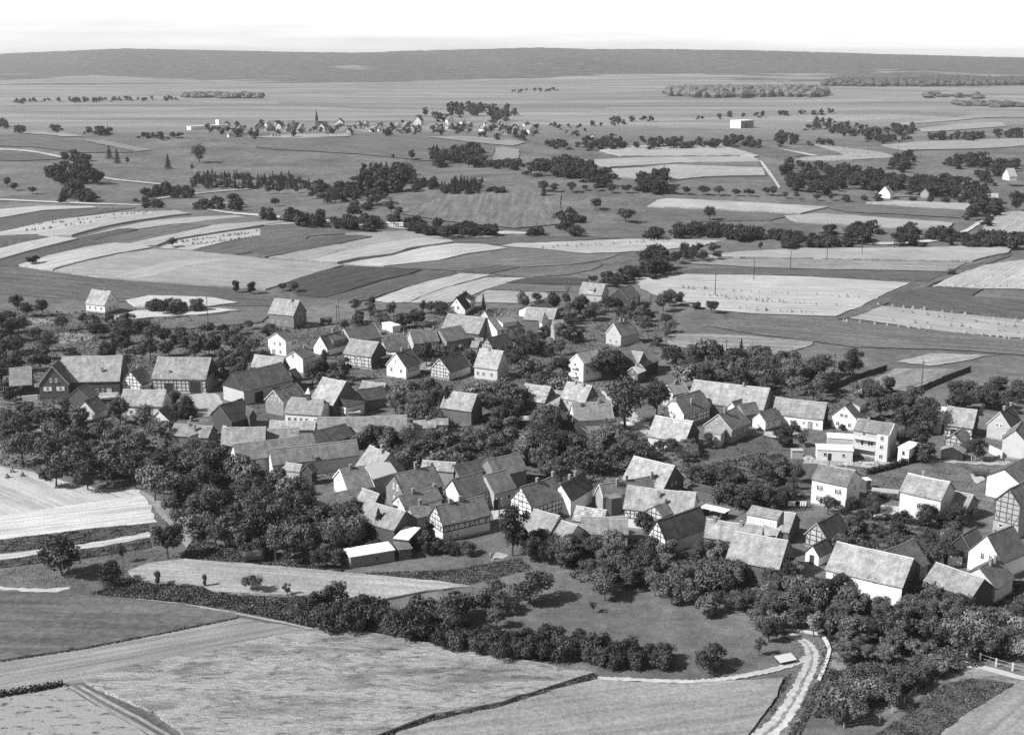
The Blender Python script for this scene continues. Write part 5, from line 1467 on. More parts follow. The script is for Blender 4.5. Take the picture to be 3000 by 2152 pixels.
H('h116b', 'K', (1400, 470), (1640, 440), dict(br=(1720, 590), ar=(1520, 610)), 3.4, 'dark tiled roof in front of the tiny white gable', roof=0.10, wall=0.3, plinth=False)

# ---- small roofs wedged between the others
H('w1', 'B', (1560, 1190), (1655, 1168), dict(br=(1745, 1285)), 3.2, 'small dark roof at the right end of the dark-roofed long barn', roof=0.08, wall=0.15, **barn)
H('w2', 'I', (1032, 118), (1230, 96), dict(ar=(1092, 192)), 3.0, 'small dark tiled roof with pale verge among the central trees', roof=0.09, wall=0.3, verge=0.5, **barn)
H('w3', 'C', (1640, 768), (1880, 770), dict(ar=(1635, 802), br=(1880, 804)), 2.4, 'low grey roof under the large white gable wall', roof=0.18, wall=0.2, name='shed', cat='shed', plinth=False)
H('w4', 'D', (548, 520), (660, 545), dict(ar=(535, 690), br=(740, 690)), 3.0, 'pale brick outbuilding right of the little tower', roof=0.2, wall=0.3, wmat=BK, name='outbuilding', cat='outbuilding', plinth=False)
H('w5', 'I', (1705, 480), (1868, 476), dict(ar=(1700, 560), br=(1872, 560)), 2.6, 'tiny white timbered hut right of the white-ended house', roof=0.22, wall=0.75, timber='r', name='hut', cat='hut', plinth=False)
H('w6', 'M', (668, 500), (792, 503), dict(ar=(600, 700), br=(728, 735)), 3.2, 'bright white roof adjoining the far right pale barn', roof=0.75, wall=0.5, rmat='sheet_roof', ridge=0, name='shed', cat='shed', plinth=False)
flat_building('w7', 'Q', [(2178, 490), (2255, 470), (2250, 440), (2178, 432)], 2.6, 'small white-roofed lean-to right of the white two-storey house', wall=0.08, roof=0.75)
H('w8', 'H', (1170, 212), (1275, 266), dict(br=(1450, 465)), 4.0, 'steep dark roof slope behind the near-black barn roof', roof=0.08, wall=0.1, wmat=BD, **barn)
H('w9', 'N', (80, 270), (160, 245), dict(al=(0, 370), ar=(150, 380)), 3.4, 'dark gable hut under the longest tiled barn roof', roof=0.13, wall=0.06, wmat=BD, name='hut', cat='hut', plinth=False)
H('w10', 'H', (1620, 1035), (1960, 1080), dict(ar=(1580, 1130), br=(1940, 1190)), 2.6, 'pale low roofs before the longest tiled barn', roof=0.26, wall=0.4, name='shed', cat='shed', plinth=False)


# ---- small parts that belong to particular houses
def tower():
    base = on_ground(*pt('D', (430, 690)))
    s = px_per_m(base)
    h = (690 - 552) / 4.52 / s
    w = 165 / 4.52 / s / 2 * 0.62
    r = empty('tower', base, math.radians(20))
    setprops(r, 'little square tower with white face and pyramid roof before the big barn', 'tower', 'houses and barns of the village')
    g = MB()
    g.box(-w, w, -w, w, -0.2, h)
    g.build('wall', 'plaster', r, 0.7)
    g = MB()
    e = w + 0.45
    ap = (0, 0, h + 4.0)
    P = [(-e, -e, h - 0.1), (e, -e, h - 0.1), (e, e, h - 0.1), (-e, e, h - 0.1)]
    for i in range(4):
        a, b = P[i], P[(i + 1) % 4]
        g.face([a, b, ap], [(0, 0), (2 * e, 0), (e, 4.5)])
    g.face(list(reversed(P)))
    g.build('roof', 'roof_tile', r, 0.18)
    put_window(r, (0, -w - 0.01, h - 1.8), 0, 1.4, 0.9, 'small')


tower()


def bell_turret():
    cx, cy, z0, th, L, W, h, r = HOUSES['h51']
    root = [o for o in COL.objects if o.name.startswith('house') and o.get('label', '').startswith('white-fronted school')][0]
    x = 0.42 * L - L / 2 + L * 0.12
    z = h + r
    g = MB()
    g.box(x - 0.55, x + 0.55, -0.55, 0.55, z - 0.8, z + 1.5)
    t = g.build('bell_turret', 'boards', root, 0.08)
    g = MB()
    e = 0.85
    P = [(x - e, -e, z + 1.5), (x + e, -e, z + 1.5), (x + e, e, z + 1.5), (x - e, e, z + 1.5)]
    for i in range(4):
        g.face([P[i], P[(i + 1) % 4], (x, 0, z + 3.4)])
    g.face(list(reversed(P)))
    g.build('turret_roof', 'sheet_roof', t, 0.5)


bell_turret()


def balconies():
    cx, cy, z0, th, L, W, h, r = HOUSES['h106']
    root = [o for o in COL.objects if o.get('label', '').startswith('three-storey concrete')][0]
    W2 = W / 2 - 0.35
    for z, d in ((2.55, 1.6), (5.2, 1.3)):
        g = MB()
        x0, x1 = -L / 2 + 0.25, L * 0.17
        g.box(x0, x1, -W2 - d, -W2 + 0.02, z, z + 0.22)
        b = g.build('balcony', 'plaster', root, 0.6)
        g = MB()
        g.box(x0, x1, -W2 - d, -W2 - d + 0.1, z + 0.22, z + 1.05)
        g.build('parapet', 'plaster', b, 0.5)
    g = MB()
    g.box(L * 0.18, L / 2 - 0.05, -W2 - 1.5, -W2 + 0.02, -0.2, h - 0.1)
    b = g.build('stair_bay', 'plaster', root, 0.55)
    for z in (1.0, 3.6, 6.0):
        fm, gm, sh = window_meshes(0.95, 1.1, 'cross')
        w = link('window', fm, None, root, 0.6)
        w.location = (L * 0.335, -W2 - 1.51, z)
        link('pane', gm, None, w)
    root2 = [o for o in COL.objects if o.get('label', '').startswith('tall bright white house with balconies')][0]
    cx, cy, z0, th, L, W, h, r = HOUSES['h39']
    for z in (1.6, 4.5):
        g = MB()
        x = -L / 2 + 0.2
        g.box(x - 1.2, x + 0.02, -W * 0.1, W * 0.38, z, z + 0.2)
        b = g.build('balcony', 'plaster', root2, 0.7)
        g = MB()
        g.box(x - 1.2, x - 1.1, -W * 0.1, W * 0.38, z + 0.2, z + 1.0)
        g.build('parapet', 'plaster', b, 0.75)


balconies()

# ------------------------------------------------------------------ trees and bushes
def tree_meshes(seed, kind):
    """unit tree: crown base/size are fixed so that instances scale by height (height 1)"""
    rnd = random.Random(seed)
    tr, cr = MB(), []

    def leafquad(c, n, s):
        n = Vector(n)
        n = (n + Vector((rnd.uniform(-1, 1), rnd.uniform(-1, 1), rnd.uniform(-1, 1))) * 0.75).normalized()
        x = n.orthogonal().normalized()
        a = rnd.uniform(0, 6.28)
        y = n.cross(x)
        x, y = x * math.cos(a) + y * math.sin(a), y * math.cos(a) - x * math.sin(a)
        w, h = s * rnd.uniform(0.5, 1.0), s * rnd.uniform(0.5, 1.0)
        c = Vector(c)
        cr.append([c - x * w, c - y * h * 0.7, c + x * w, c + y * h])

    def blob(c, r, n, s, flat=0.8):
        for _ in range(n):
            z = rnd.uniform(-0.75, 1)
            a = rnd.uniform(0, 6.28)
            q = math.sqrt(max(0, 1 - z * z))
            d = Vector((q * math.cos(a), q * math.sin(a), z * flat))
            k = r * (rnd.random() ** 0.35)
            leafquad(c + d * k, d, s)

    if kind in ('fruit', 'broad', 'tall', 'bush', 'sparse', 'willow'):
        zc, rx, rz, trunk, nb, br = {'fruit': (0.60, 0.46, 0.36, 0.30, 20, 0.17), 'broad': (0.58, 0.44, 0.40, 0.20, 24, 0.17), 'tall': (0.58, 0.27, 0.42, 0.2, 20, 0.14),
                                     'bush': (0.48, 0.62, 0.46, 0.08, 18, 0.24), 'sparse': (0.64, 0.40, 0.32, 0.34, 13, 0.13), 'willow': (0.5, 0.46, 0.46, 0.1, 24, 0.17)}[kind]
        # trunk with limbs
        lean = Vector((rnd.uniform(-0.03, 0.03), rnd.uniform(-0.03, 0.03), 0))
        th = {'bush': 0.012}.get(kind, 0.022)
        p0, p1, p2 = Vector((0, 0, -0.03)), lean + Vector((0, 0, trunk)), lean * 2 + Vector((0, 0, zc + rz * 0.3))
        tr.tube([p0, p1 * 0.5, p1, p2], [th * 1.3, th, th * 0.85, th * 0.25], 6)
        cs = []
        gap = Vector((rnd.uniform(-1, 1), rnd.uniform(-1, 1), rnd.uniform(-0.4, 0.9))).normalized()
        ls = rnd.uniform(0.8, 1.25)
        for i in range(nb):
            for _try in range(30):
                u = Vector((rnd.uniform(-1, 1), rnd.uniform(-1, 1), rnd.uniform(-1, 1)))
                if 0.25 < u.length < 1 and (u.normalized().dot(gap) < 0.72 or rnd.random() < 0.15):
                    break
            k = 0.80
            skew = 1 + 0.32 * math.sin(seed * 1.7 + math.atan2(u.y, u.x) * 2)
            c = Vector((u.x * (rx - br * 0.6) * skew, u.y * (rx - br * 0.6) * skew, zc + u.z * (rz - br * 0.5)))
            cs.append(c)
            rr = br * rnd.uniform(0.7, 1.3)
            nq = {'sparse': 75, 'bush': 130}.get(kind, 120)
            blob(c, rr, nq, (0.040 if kind != 'bush' else 0.055) * ls)
            # stray shoots
            for _ in range(7):
                d = Vector((rnd.gauss(0, 1), rnd.gauss(0, 1), rnd.gauss(0.4, 1))).normalized()
                for q in (1.05, 1.25):
                    leafquad(c + d * rr * q, d, 0.026)
        for c in rnd.sample(cs, 6):
            tr.tube([p1 * rnd.uniform(0.8, 1.0), (p1 + c) * 0.5 + Vector((0, 0, 0.03)), c], [th * 0.6, th * 0.4, th * 0.15], 5)
        if kind == 'willow':
            for i in range(130):
                a = rnd.uniform(0, 6.28)
                q = rx * rnd.uniform(0.6, 1.0)
                for z in (0.12, 0.2, 0.28, 0.36, 0.44, 0.52):
                    leafquad(Vector((q * math.cos(a), q * math.sin(a), z + rnd.uniform(-0.03, 0.03))), (math.cos(a), math.sin(a), 0.2), 0.035)
    else:       # spruce / young conifer
        tr.tube([Vector((0, 0, -0.03)), Vector((0, 0, 0.5)), Vector((0, 0, 0.98))], [0.018, 0.011, 0.003], 6)
        nl = 20
        for i in range(nl):
            f = i / (nl - 1)
            z = 0.10 + 0.86 * f
            r = (0.20 if kind == 'spruce' else 0.24) * (1 - f) ** 0.85 + 0.012
            nbr = int(6 + 9 * (1 - f))
            for b in range(nbr):
                a = 6.28 * (b + rnd.random()) / nbr
                rr = r * rnd.uniform(0.7, 1.15)
                for s in (0.3, 0.55, 0.8, 1.0):
                    c = Vector((math.cos(a) * rr * s, math.sin(a) * rr * s, z - 0.05 * s * (1 - f) + rnd.uniform(-0.01, 0.01)))
                    for _ in range(2):
                        leafquad(c, (math.cos(a) * 0.4, math.sin(a) * 0.4, 0.9), 0.034)
    tm = tr.mesh('trunk')
    tm.materials.append(MATS['bark'])
    V, Fc = [], []
    for q in cr:
        i = len(V)
        V += [tuple(p) for p in q]
        Fc.append((i, i + 1, i + 2, i + 3))
    cm = bpy.data.meshes.new('crown')
    cm.from_pydata(V, [], Fc)
    cm.materials.append(MATS['leaves'])
    return tm, cm


TREE_KINDS = {}
for kd, n in (('fruit', 8), ('broad', 8), ('tall', 4), ('bush', 6), ('sparse', 4), ('spruce', 3), ('young', 2), ('willow', 1)):
    TREE_KINDS[kd] = [tree_meshes(100 + 17 * i + sum(map(ord, kd)), kd) for i in range(n)]
TNAME = {'fruit': ('fruit_tree', 'fruit tree'), 'broad': ('leafy_tree', 'tree'), 'tall': ('slender_tree', 'tree'), 'bush': ('bush', 'bush'), 'sparse': ('young_fruit_tree', 'fruit tree'),
         'spruce': ('spruce_tree', 'spruce'), 'young': ('conifer', 'conifer'), 'willow': ('weeping_tree', 'tree')}
TCOUNT = {}
trnd = random.Random(77)


def tree(kind, pos, h, tone, label, group=None, wide=1.0):
    nm, cat = TNAME[kind]
    tm, cm = trnd.choice(TREE_KINDS[kind])
    r = bpy.data.objects.new(nm, None)
    r.empty_display_size = 0.3
    COL.objects.link(r)
    r.location = pos
    r.rotation_euler = (0, 0, trnd.uniform(0, 6.28))
    w = h * wide * trnd.uniform(0.93, 1.07)
    r.scale = (w, w, h)
    setprops(r, label, cat, group)
    t = bpy.data.objects.new('trunk', tm)
    c = bpy.data.objects.new('crown', cm)
    for o in (t, c):
        o.parent = r
        COL.objects.link(o)
    c.color = (tone, tone, tone, 1)
    TCOUNT[kind] = TCOUNT.get(kind, 0) + 1
    return r


HB = [(v[0], v[1], v[3], v[4], v[5]) for v in HOUSES.values()]


def in_house(x, y, pad=0.6):
    for cx, cy, th, L, W in HB:
        dx, dy = x - cx, y - cy
        u = dx * math.cos(th) + dy * math.sin(th)
        v = -dx * math.sin(th) + dy * math.cos(th)
        if abs(u) < L / 2 + pad and abs(v) < W / 2 + pad:
            return True
    return False


def inside(p, poly):
    x, y = p
    c = False
    for i in range(len(poly)):
        x1, y1 = poly[i]
        x2, y2 = poly[i - 1]
        if (y1 > y) != (y2 > y) and x < (x2 - x1) * (y - y1) / (y2 - y1) + x1:
            c = not c
    return c


PLACED = []
MASS = {'young conifer plantation', 'small conifer plot', 'black hillside grove', 'dark hedge bank', 'long dark hedgerow', 'big right orchard', 'wooded knoll',
        'park trees of the distant village', 'trees of the distant village', 'trees of the middle distance', 'bushes along the field road'}
VCACHE = {}
MASS_Q = {'leaf': [], 'bark': []}


def add_mass(kind, g, w, h, rnd):
    """far-off trees that read as one wood: leaf faces gathered for a single object"""
    tm, cm = rnd.choice(TREE_KINDS[kind])
    a = rnd.uniform(0, 6.28)
    ca, sa = math.cos(a) * w, math.sin(a) * w
    if cm.name not in VCACHE:
        V = np.empty(len(cm.vertices) * 3)
        cm.vertices.foreach_get('co', V)
        VCACHE[cm.name] = V.reshape(-1, 4, 3)
    V = VCACHE[cm.name]
    d = g.y
    keep = 650 if d < 1000 else (330 if d < 1500 else 150)
    idx = RNG.choice(len(V), min(keep, len(V)), replace=False)
    Q = V[idx].copy()
    grow = math.sqrt(len(V) / len(idx)) ** 0.75
    c = Q.mean(1, keepdims=True)
    Q = c + (Q - c) * grow
    out = np.empty_like(Q)
    out[..., 0] = Q[..., 0] * ca - Q[..., 1] * sa + g.x
    out[..., 1] = Q[..., 0] * sa + Q[..., 1] * ca + g.y
    out[..., 2] = Q[..., 2] * h + g.z
    MASS_Q['leaf'].append(out)
    r = 0.02 * h
    x, y, z = g.x, g.y, g.z
    for dx, dy in ((1, 0), (0, 1)):
        MASS_Q['bark'].append(np.array([[(x - dx * r, y - dy * r, z - 0.2), (x + dx * r, y + dy * r, z - 0.2), (x + dx * r * 0.5, y + dy * r * 0.5, z + 0.5 * h), (x - dx * r * 0.5, y - dy * r * 0.5, z + 0.5 * h)]]))


def build_mass():
    L, B = np.concatenate(MASS_Q['leaf']), np.concatenate(MASS_Q['bark'])
    A = np.concatenate([L, B]).reshape(-1, 3)
    n = len(L) + len(B)
    me = bpy.data.meshes.new('distant_trees')
    me.vertices.add(len(A))
    me.vertices.foreach_set('co', A.ravel())
    me.loops.add(n * 4)
    me.loops.foreach_set('vertex_index', np.arange(n * 4))
    me.polygons.add(n)
    me.polygons.foreach_set('loop_start', np.arange(n) * 4)
    me.polygons.foreach_set('loop_total', np.full(n, 4))
    me.materials.append(MATS['leaves'])
    me.materials.append(MATS['bark'])
    me.polygons.foreach_set('material_index', np.concatenate([np.zeros(len(L), int), np.ones(len(B), int)]))
    me.update()
    o = link('distant_trees', me, None, None, 0.042)
    o['kind'] = 'stuff'
    o['label'] = 'woods, hedgerows and orchards of the middle and far distance'
    print('MASS', n)




def grove(k, poly, n, hr, kinds, phrase, group, tone=(0.035, 0.095), space=0.68, wide=1.0, zc=0.5, pad=0.4, mass=None):
    """n single trees whose crowns fill the outline; each is labelled by its order from the left"""
    P = [pt(k, p) for p in poly]
    xs, ys = [p[0] for p in P], [p[1] for p in P]
    mine = []
    tries = 0
    if mass or group in MASS:
        n = int(n * (1.9 if 'distant' not in group else 1.35))
        space *= 0.7
    cand = []
    while len(mine) < n and tries < n * 60:
        tries += 1
        p = (trnd.uniform(min(xs), max(xs)), trnd.uniform(min(ys), max(ys)))
        if not inside(p, P):
            continue
        h = trnd.uniform(*hr) * 1.06
        g = on_ground(p[0], p[1], h * zc)
        g = Vector((g.x, g.y, float(terrain(g.x, g.y))))
        if in_house(g.x, g.y, pad):
            continue
        ok = True
        for q, qh in PLACED[-400:]:
            if (q.xy - g.xy).length < space * 0.5 * (h + qh) * 0.75:
                ok = False
                break
        if not ok:
            continue
        kind = trnd.choice(kinds)
        mine.append((p[0], g, h, kind))
        PLACED.append((g, h))
    mine.sort(key=lambda m: m[0])
    if mass or group in MASS:
        for x, g, h, kind in mine:
            add_mass(kind, g, h * wide * trnd.uniform(0.85, 1.3), h * trnd.uniform(0.8, 1.15), trnd)
            if kind != 'fruit':
                q = g + Vector((trnd.uniform(-0.6, 0.6) * h, trnd.uniform(-0.4, 0.4) * h, 0))
                q.z = tz(q.x, q.y)
                add_mass('bush', q, h * trnd.uniform(0.4, 0.75), h * trnd.uniform(0.25, 0.5), trnd)
        return mine
    for i, (x, g, h, kind) in enumerate(mine):
        kw = {'fruit': 'bushy fruit tree', 'broad': 'dense leafy tree', 'tall': 'slender tree', 'bush': 'low bush', 'sparse': 'thin young tree', 'spruce': 'dark spruce', 'young': 'young conifer', 'willow': 'weeping tree'}[kind]
        tree(kind, g, h, trnd.uniform(*tone), '%s, %s from left %s' % (kw, ordinal(i + 1), phrase), group, wide)
    return mine


def single(kind, k, p, hpx, label, tone=0.06, wide=1.0, group=None):
    """one tree: picture position of its foot and its height in crop pixels"""
    x, y = pt(k, p)
    g = on_ground(x, y)
    h = hpx / CROP[k][2] / px_per_m(g) / 0.97
    PLACED.append((g, h))
    return tree(kind, g, h, tone, label, group, wide)


# ---- singles of the foreground and village
G1 = 'trees standing alone in the foreground'
single('broad', 'X6', (350, 735), 240, 'big dark spreading tree on the meadow at the left foreground', 0.042, 1.12, G1)
single('willow', 'X6', (625, 790), 150, 'round weeping tree beside the pale grain strip', 0.045, 0.95, G1)
single('sparse', 'X6', (688, 665), 110, 'thin young tree behind the round weeping tree', 0.075, 0.8, G1)
single('fruit', 'X6', (940, 640), 215, 'fruit tree at the lower end of the grassy track', 0.05, 0.9, G1)
single('tall', 'X6', (885, 795), 95, 'small stake-like sapling at the left end of the grain strip', 0.06, 0.7, G1)
single('tall', 'X6', (1148, 805), 85, 'small stake-like sapling in the middle of the grain strip', 0.06, 0.6, G1)
single('fruit', 'X6', (1415, 830), 115, 'small round fruit tree with clear shadow at the grain strip', 0.065, 1.15, G1)
single('sparse', 'X6', (1610, 855), 90, 'small upright sapling at the right end of the grain strip', 0.06, 0.8, G1)
single('sparse', 'X6', (1355, 610), 120, 'slim young tree in the grass right of the grassy track', 0.06, 0.9, G1)
single('fruit', 'X6', (315, 235), 150, 'fruit tree with bare trunk at the back of the pale stubble', 0.07, 1.2, G1)
single('fruit', 'X6', (493, 258), 200, 'taller fruit tree with bare trunk at the back of the pale stubble', 0.06, 0.95, G1)
single('broad', 'X7', (1060, 890), 200, 'broad orchard tree with wide shadow on the middle meadow', 0.05, 1.15, G1)
single('sparse', 'X7', (1410, 945), 75, 'tiny young tree on the middle meadow', 0.055, 1.0, G1)
single('bush', 'X8', (150, 1270), 160, 'solitary dark round bush on the meadow near the road bend', 0.035, 1.0, G1)
single('tall', 'X8', (480, 1110), 170, 'slender tree beside the road bend', 0.05, 1.0, G1)
single('sparse', 'X8', (425, 1185), 115, 'small roadside tree above the low shelter', 0.05, 0.8, G1)
single('spruce', 'N', (1045, 1250), 420, 'dark pointed spruce in front of the sunlit barn', 0.028, 1.1, G1)
single('spruce', 'X8', (820, 1100), 95, 'little dark column-shaped conifer by the kerb wall', 0.03, 0.8, G1)
single('broad', 'O', (1000, 1480), 720, 'tall dark leafy tree beside the half-timbered houses', 0.045, 0.72, G1)
single('tall', 'O', (1330, 1420), 330, 'upright tree in front of the pale-roofed shed', 0.05, 1.2, G1)
single('tall', 'N', (1690, 1380), 380, 'tree hiding the corner of the half-timbered house', 0.04, 1.0, G1)
G2 = 'big trees standing among the houses'
single('broad', 'D', (1290, 1330), 440, 'large very dark round tree in the village centre', 0.034, 1.12, G2)
single('broad', 'J', (1950, 860), 700, 'huge spreading lime tree by the small street', 0.065, 1.05, G2)
single('broad', 'K', (330, 640), 520, 'second crown beside the huge spreading lime tree', 0.06, 0.85, G2)
single('broad', 'C', (1130, 1150), 330, 'round tree beside the bright white gable house', 0.06, 0.85, G2)
single('spruce', 'S', (1310, 1228), 100, 'feathery conifer in front of the lone orchard barn', 0.035, 1.35, G2)
single('spruce', 'E', (770, 1000), 230, 'dark spruce tip above the right wood', 0.03, 0.9, G2)
single('spruce', 'E', (520, 1000), 150, 'shorter dark conifer left of the spruce tip', 0.03, 1.4, G2)
single('spruce', 'C', (1880, 400), 220, 'small spiky spruce right of the near-black roof house', 0.03, 0.9, G2)
single('broad', 'X5', (1130, 905), 190, 'dark tree beside the long board fence', 0.04, 0.85, G2)
single('broad', 'X5', (1075, 910), 110, 'smaller tree at the left of the dark fence tree', 0.045, 0.9, G2)
single('broad', 'J', (1000, 1060), 420, 'broad dark pear tree before the narrow white gable', 0.034, 0.85, G2)
single('willow', 'J', (260, 900), 330, 'drooping pale tree in the central orchard', 0.10, 0.8, G2)
single('fruit', 'B', (1500, 590), 240, 'big fruit tree before the detached brick-gabled house', 0.04, 1.1, G2)
single('tall', 'B', (860, 175), 175, 'left one of two dark bushy trees at the field corner', 0.035, 1.1, 'pair of bushy trees')
single('tall', 'B', (1065, 190), 185, 'right one of two dark bushy trees at the field corner', 0.035, 1.1, 'pair of bushy trees')
single('fruit', 'B', (1480, 150), 115, 'left small fruit tree at the dark field edge', 0.06, 1.2, 'pair of small fruit trees')
single('fruit', 'B', (1645, 165), 150, 'right small fruit tree at the dark field edge', 0.05, 1.0, 'pair of small fruit trees')
single('fruit', 'E', (380, 440), 180, 'fruit tree with bare trunk at the stook field', 0.055, 1.1, G2)
single('bush', 'E', (180, 380), 115, 'round bush at the stook field', 0.06, 1.0, G2)
single('fruit', 'R', (940, 1105), 350, 'round fruit tree before the long white house', 0.05, 1.05, G2)
single('fruit', 'R', (1370, 1110), 320, 'broad fruit tree before the small grey-roofed barn', 0.045, 1.15, G2)
single('fruit', 'Q', (1690, 930), 260, 'fruit tree leaning before the white two-storey house', 0.04, 1.15, G2)
single('broad', 'M', (1180, 1215), 320, 'dark tree right of the open-fronted hut', 0.04, 1.0, G2)
single('broad', 'M', (520, 870), 540, 'tall tree right of the balcony house', 0.045, 0.62, G2)
single('broad', 'L', (750, 810), 90, 'small dark tree before the paired-window gable', 0.04, 1.3, G2)
single('bush', 'K', (2060, 900), 190, 'small tree on the street before the white-fronted barn', 0.05, 0.7, G2)
single('tall', 'K', (1010, 1060), 230, 'bush against the brick gable house', 0.05, 1.2, G2)
single('broad', 'P', (850, 1190), 330, 'climbing bush on the pale half-timbered house', 0.05, 0.85, G2)
single('spruce', 'X2', (140, 870), 60, 'small dark spruce in the fruit tree row', 0.04, 1.2, G2)

LT = (0.06, 0.14)
LO = (0.045, 0.125)
# ---- groves (V picture units unless told otherwise)
MX = ['fruit', 'broad', 'fruit', 'broad', 'tall', 'bush', 'sparse']
OR = ['fruit', 'fruit', 'broad', 'bush']
grove('V', [(0, 890), (60, 880), (180, 905), (190, 960), (150, 1010), (60, 1020), (0, 1010)], 23, (4.2, 9), MX, 'in the far left orchard below the brick gable', 'left orchard trees', LO)
grove('V', [(190, 910), (330, 905), (380, 960), (400, 1010), (330, 1060), (200, 1050), (150, 1015), (190, 960)], 25, (4, 9), MX, 'in the left orchard under the small white gable', 'left orchard trees', LO)
grove('V', [(385, 965), (490, 1000), (520, 1060), (470, 1130), (360, 1100), (330, 1062), (400, 1010)], 23, (4, 9.5), MX, 'in the orchard beside the grassy track', 'left orchard trees', LO)
grove('V', [(500, 1010), (600, 1050), (690, 1090), (700, 1130), (640, 1170), (540, 1180), (480, 1130), (520, 1060)], 23, (4, 9.5), MX, 'in the orchard below the longest tiled barn', 'left orchard trees', LO)
grove('V', [(360, 1105), (470, 1135), (540, 1185), (520, 1200), (440, 1180), (380, 1140)], 9, (4, 6), MX, 'at the lower rim of the left orchard', 'left orchard trees', LO)
grove('V', [(690, 1110), (790, 1110), (800, 1170), (740, 1210), (620, 1210), (580, 1190), (690, 1150)], 16, (5, 8.5), MX, 'between the left orchard and the long white-roofed shed', 'left orchard trees', LO)
grove('V', [(600, 1195), (740, 1215), (760, 1240), (600, 1235), (520, 1215)], 9, (3, 5), ['fruit', 'sparse', 'bush'], 'in the rough garden left of the long white-roofed shed', 'garden bushes')
grove('V', [(0, 660), (60, 655), (110, 680), (110, 720), (60, 740), (0, 730)], 8, (6, 9), ['fruit', 'broad'], 'at the far left edge beyond the village', 'upper left trees')
grove('V', [(120, 700), (200, 700), (350, 705), (350, 730), (200, 735), (120, 725)], 14, (4, 6.5), OR, 'below the small white lone house', 'upper left trees')
grove('V', [(0, 740), (90, 740), (130, 780), (280, 740), (290, 785), (130, 800), (0, 830)], 20, (5.5, 8), MX, 'behind the long left barns', 'upper left trees')
grove('V', [(290, 740), (420, 735), (520, 745), (580, 770), (540, 800), (490, 790), (300, 785)], 22, (5, 8), MX, 'behind the half-timbered long barn', 'upper left trees')
grove('V', [(360, 705), (430, 725), (600, 715), (620, 740), (560, 745), (420, 735)], 8, (3.5, 5.5), OR, 'in the gardens below the potato field', 'upper left trees')
grove('V', [(300, 672), (360, 668), (430, 668), (455, 672), (430, 684), (300, 686)], 9, (4, 6), ['fruit', 'bush'], 'in the row between two pale grain strips', 'tree row between grain strips')
grove('V', [(490, 800), (540, 810), (520, 850), (490, 840)], 5, (5, 8), MX, 'between the long barn and the dark-roofed barn', 'yard trees')
grove('V', [(370, 880), (420, 870), (420, 920), (380, 930)], 5, (4, 6.5), MX, 'in the yard before the long half-timbered barn', 'yard trees')
grove('V', [(0, 850), (60, 870), (60, 890), (0, 890)], 4, (4, 6), MX, 'at the left edge below the small dark-walled barn', 'yard trees')
grove('V', [(690, 790), (760, 780), (770, 820), (720, 850), (690, 830)], 8, (5, 8), MX, 'beside the white plastered gable house', 'yard trees')
grove('V', [(780, 672), (860, 668), (985, 680), (970, 700), (900, 720), (800, 700)], 15, (5, 7.5), MX, 'in the gardens left of the near-black steep roof', 'upper gardens trees')
grove('V', [(750, 695), (800, 700), (840, 730), (800, 735), (740, 710)], 6, (3.5, 5), OR, 'left of the small flat-roofed hut', 'upper gardens trees')
grove('V', [(1150, 660), (1260, 650), (1280, 690), (1300, 740), (1240, 740), (1230, 700), (1160, 680)], 14, (5, 8), MX, 'round the low white shallow-roofed house', 'upper gardens trees')
grove('V', [(1280, 660), (1330, 670), (1440, 670), (1440, 700), (1380, 710), (1300, 700)], 13, (4.5, 7.5), MX, 'before the dark timber barn at the stook field', 'upper gardens trees')
grove('V', [(1450, 655), (1515, 650), (1515, 672), (1460, 678)], 4, (5, 8), ['broad', 'fruit'], 'at the corner of the stook field', 'upper gardens trees')
grove('V', [(1420, 700), (1480, 700), (1490, 740), (1440, 760), (1400, 740)], 8, (3, 5), OR, 'on the weedy slope right of the two-chimney gable', 'upper gardens trees')
grove('V', [(1130, 745), (1200, 735), (1250, 755), (1250, 790), (1245, 860), (1160, 850), (1130, 800)], 22, (5, 8.5), MX, 'between the pale steep-roofed house and the tall white house', 'central trees', LO)
grove('V', [(930, 740), (1000, 770), (1050, 780), (1040, 830), (960, 790), (930, 770)], 7, (5, 7.5), MX, 'round the dark-roofed gable in the centre', 'central trees', LO)
grove('V', [(860, 880), (960, 850), (1000, 880), (980, 930), (900, 920)], 16, (5, 8), MX, 'left of the lone orchard barn', 'central trees', LO)
grove('V', [(1050, 840), (1160, 860), (1150, 930), (1160, 960), (1080, 940), (1060, 900)], 16, (5, 8), MX, 'right of the lone orchard barn', 'central trees', LO)
grove('V', [(800, 960), (900, 960), (960, 985), (950, 1030), (880, 1030), (820, 1000)], 16, (5, 8), MX, 'below the very long grey barn roof', 'central trees', LO)
grove('V', [(960, 970), (1060, 960), (1160, 970), (1160, 1010), (1060, 1040), (960, 1030)], 20, (5, 8), MX, 'in the middle of the central orchard', 'central trees', LO)
grove('V', [(1160, 960), (1210, 900), (1260, 930), (1260, 980), (1290, 1000), (1270, 1060), (1180, 1050)], 18, (5, 8.5), MX, 'before the narrow sunlit white gable', 'central trees', LO)
grove('V', [(1270, 980), (1340, 930), (1420, 970), (1440, 1000), (1380, 1020), (1300, 1040)], 16, (4.5, 7.5), MX, 'left of the very pale smooth barn roof', 'central trees', LO)
grove('V', [(1450, 985), (1540, 985), (1560, 1010), (1500, 1010)], 5, (3, 5), OR, 'under the white wall of the very pale barn', 'central trees', LO)
grove('V', [(1480, 785), (1560, 770), (1640, 780), (1640, 840), (1540, 840), (1480, 830)], 18, (6, 9), MX, 'in the wood behind the wide barn, left half', 'right wood trees', LO)
grove('V', [(1640, 785), (1720, 790), (1830, 805), (1840, 850), (1800, 880), (1720, 865), (1640, 840)], 20, (6, 9), MX, 'in the wood behind the wide barn, right half', 'right wood trees', LO)
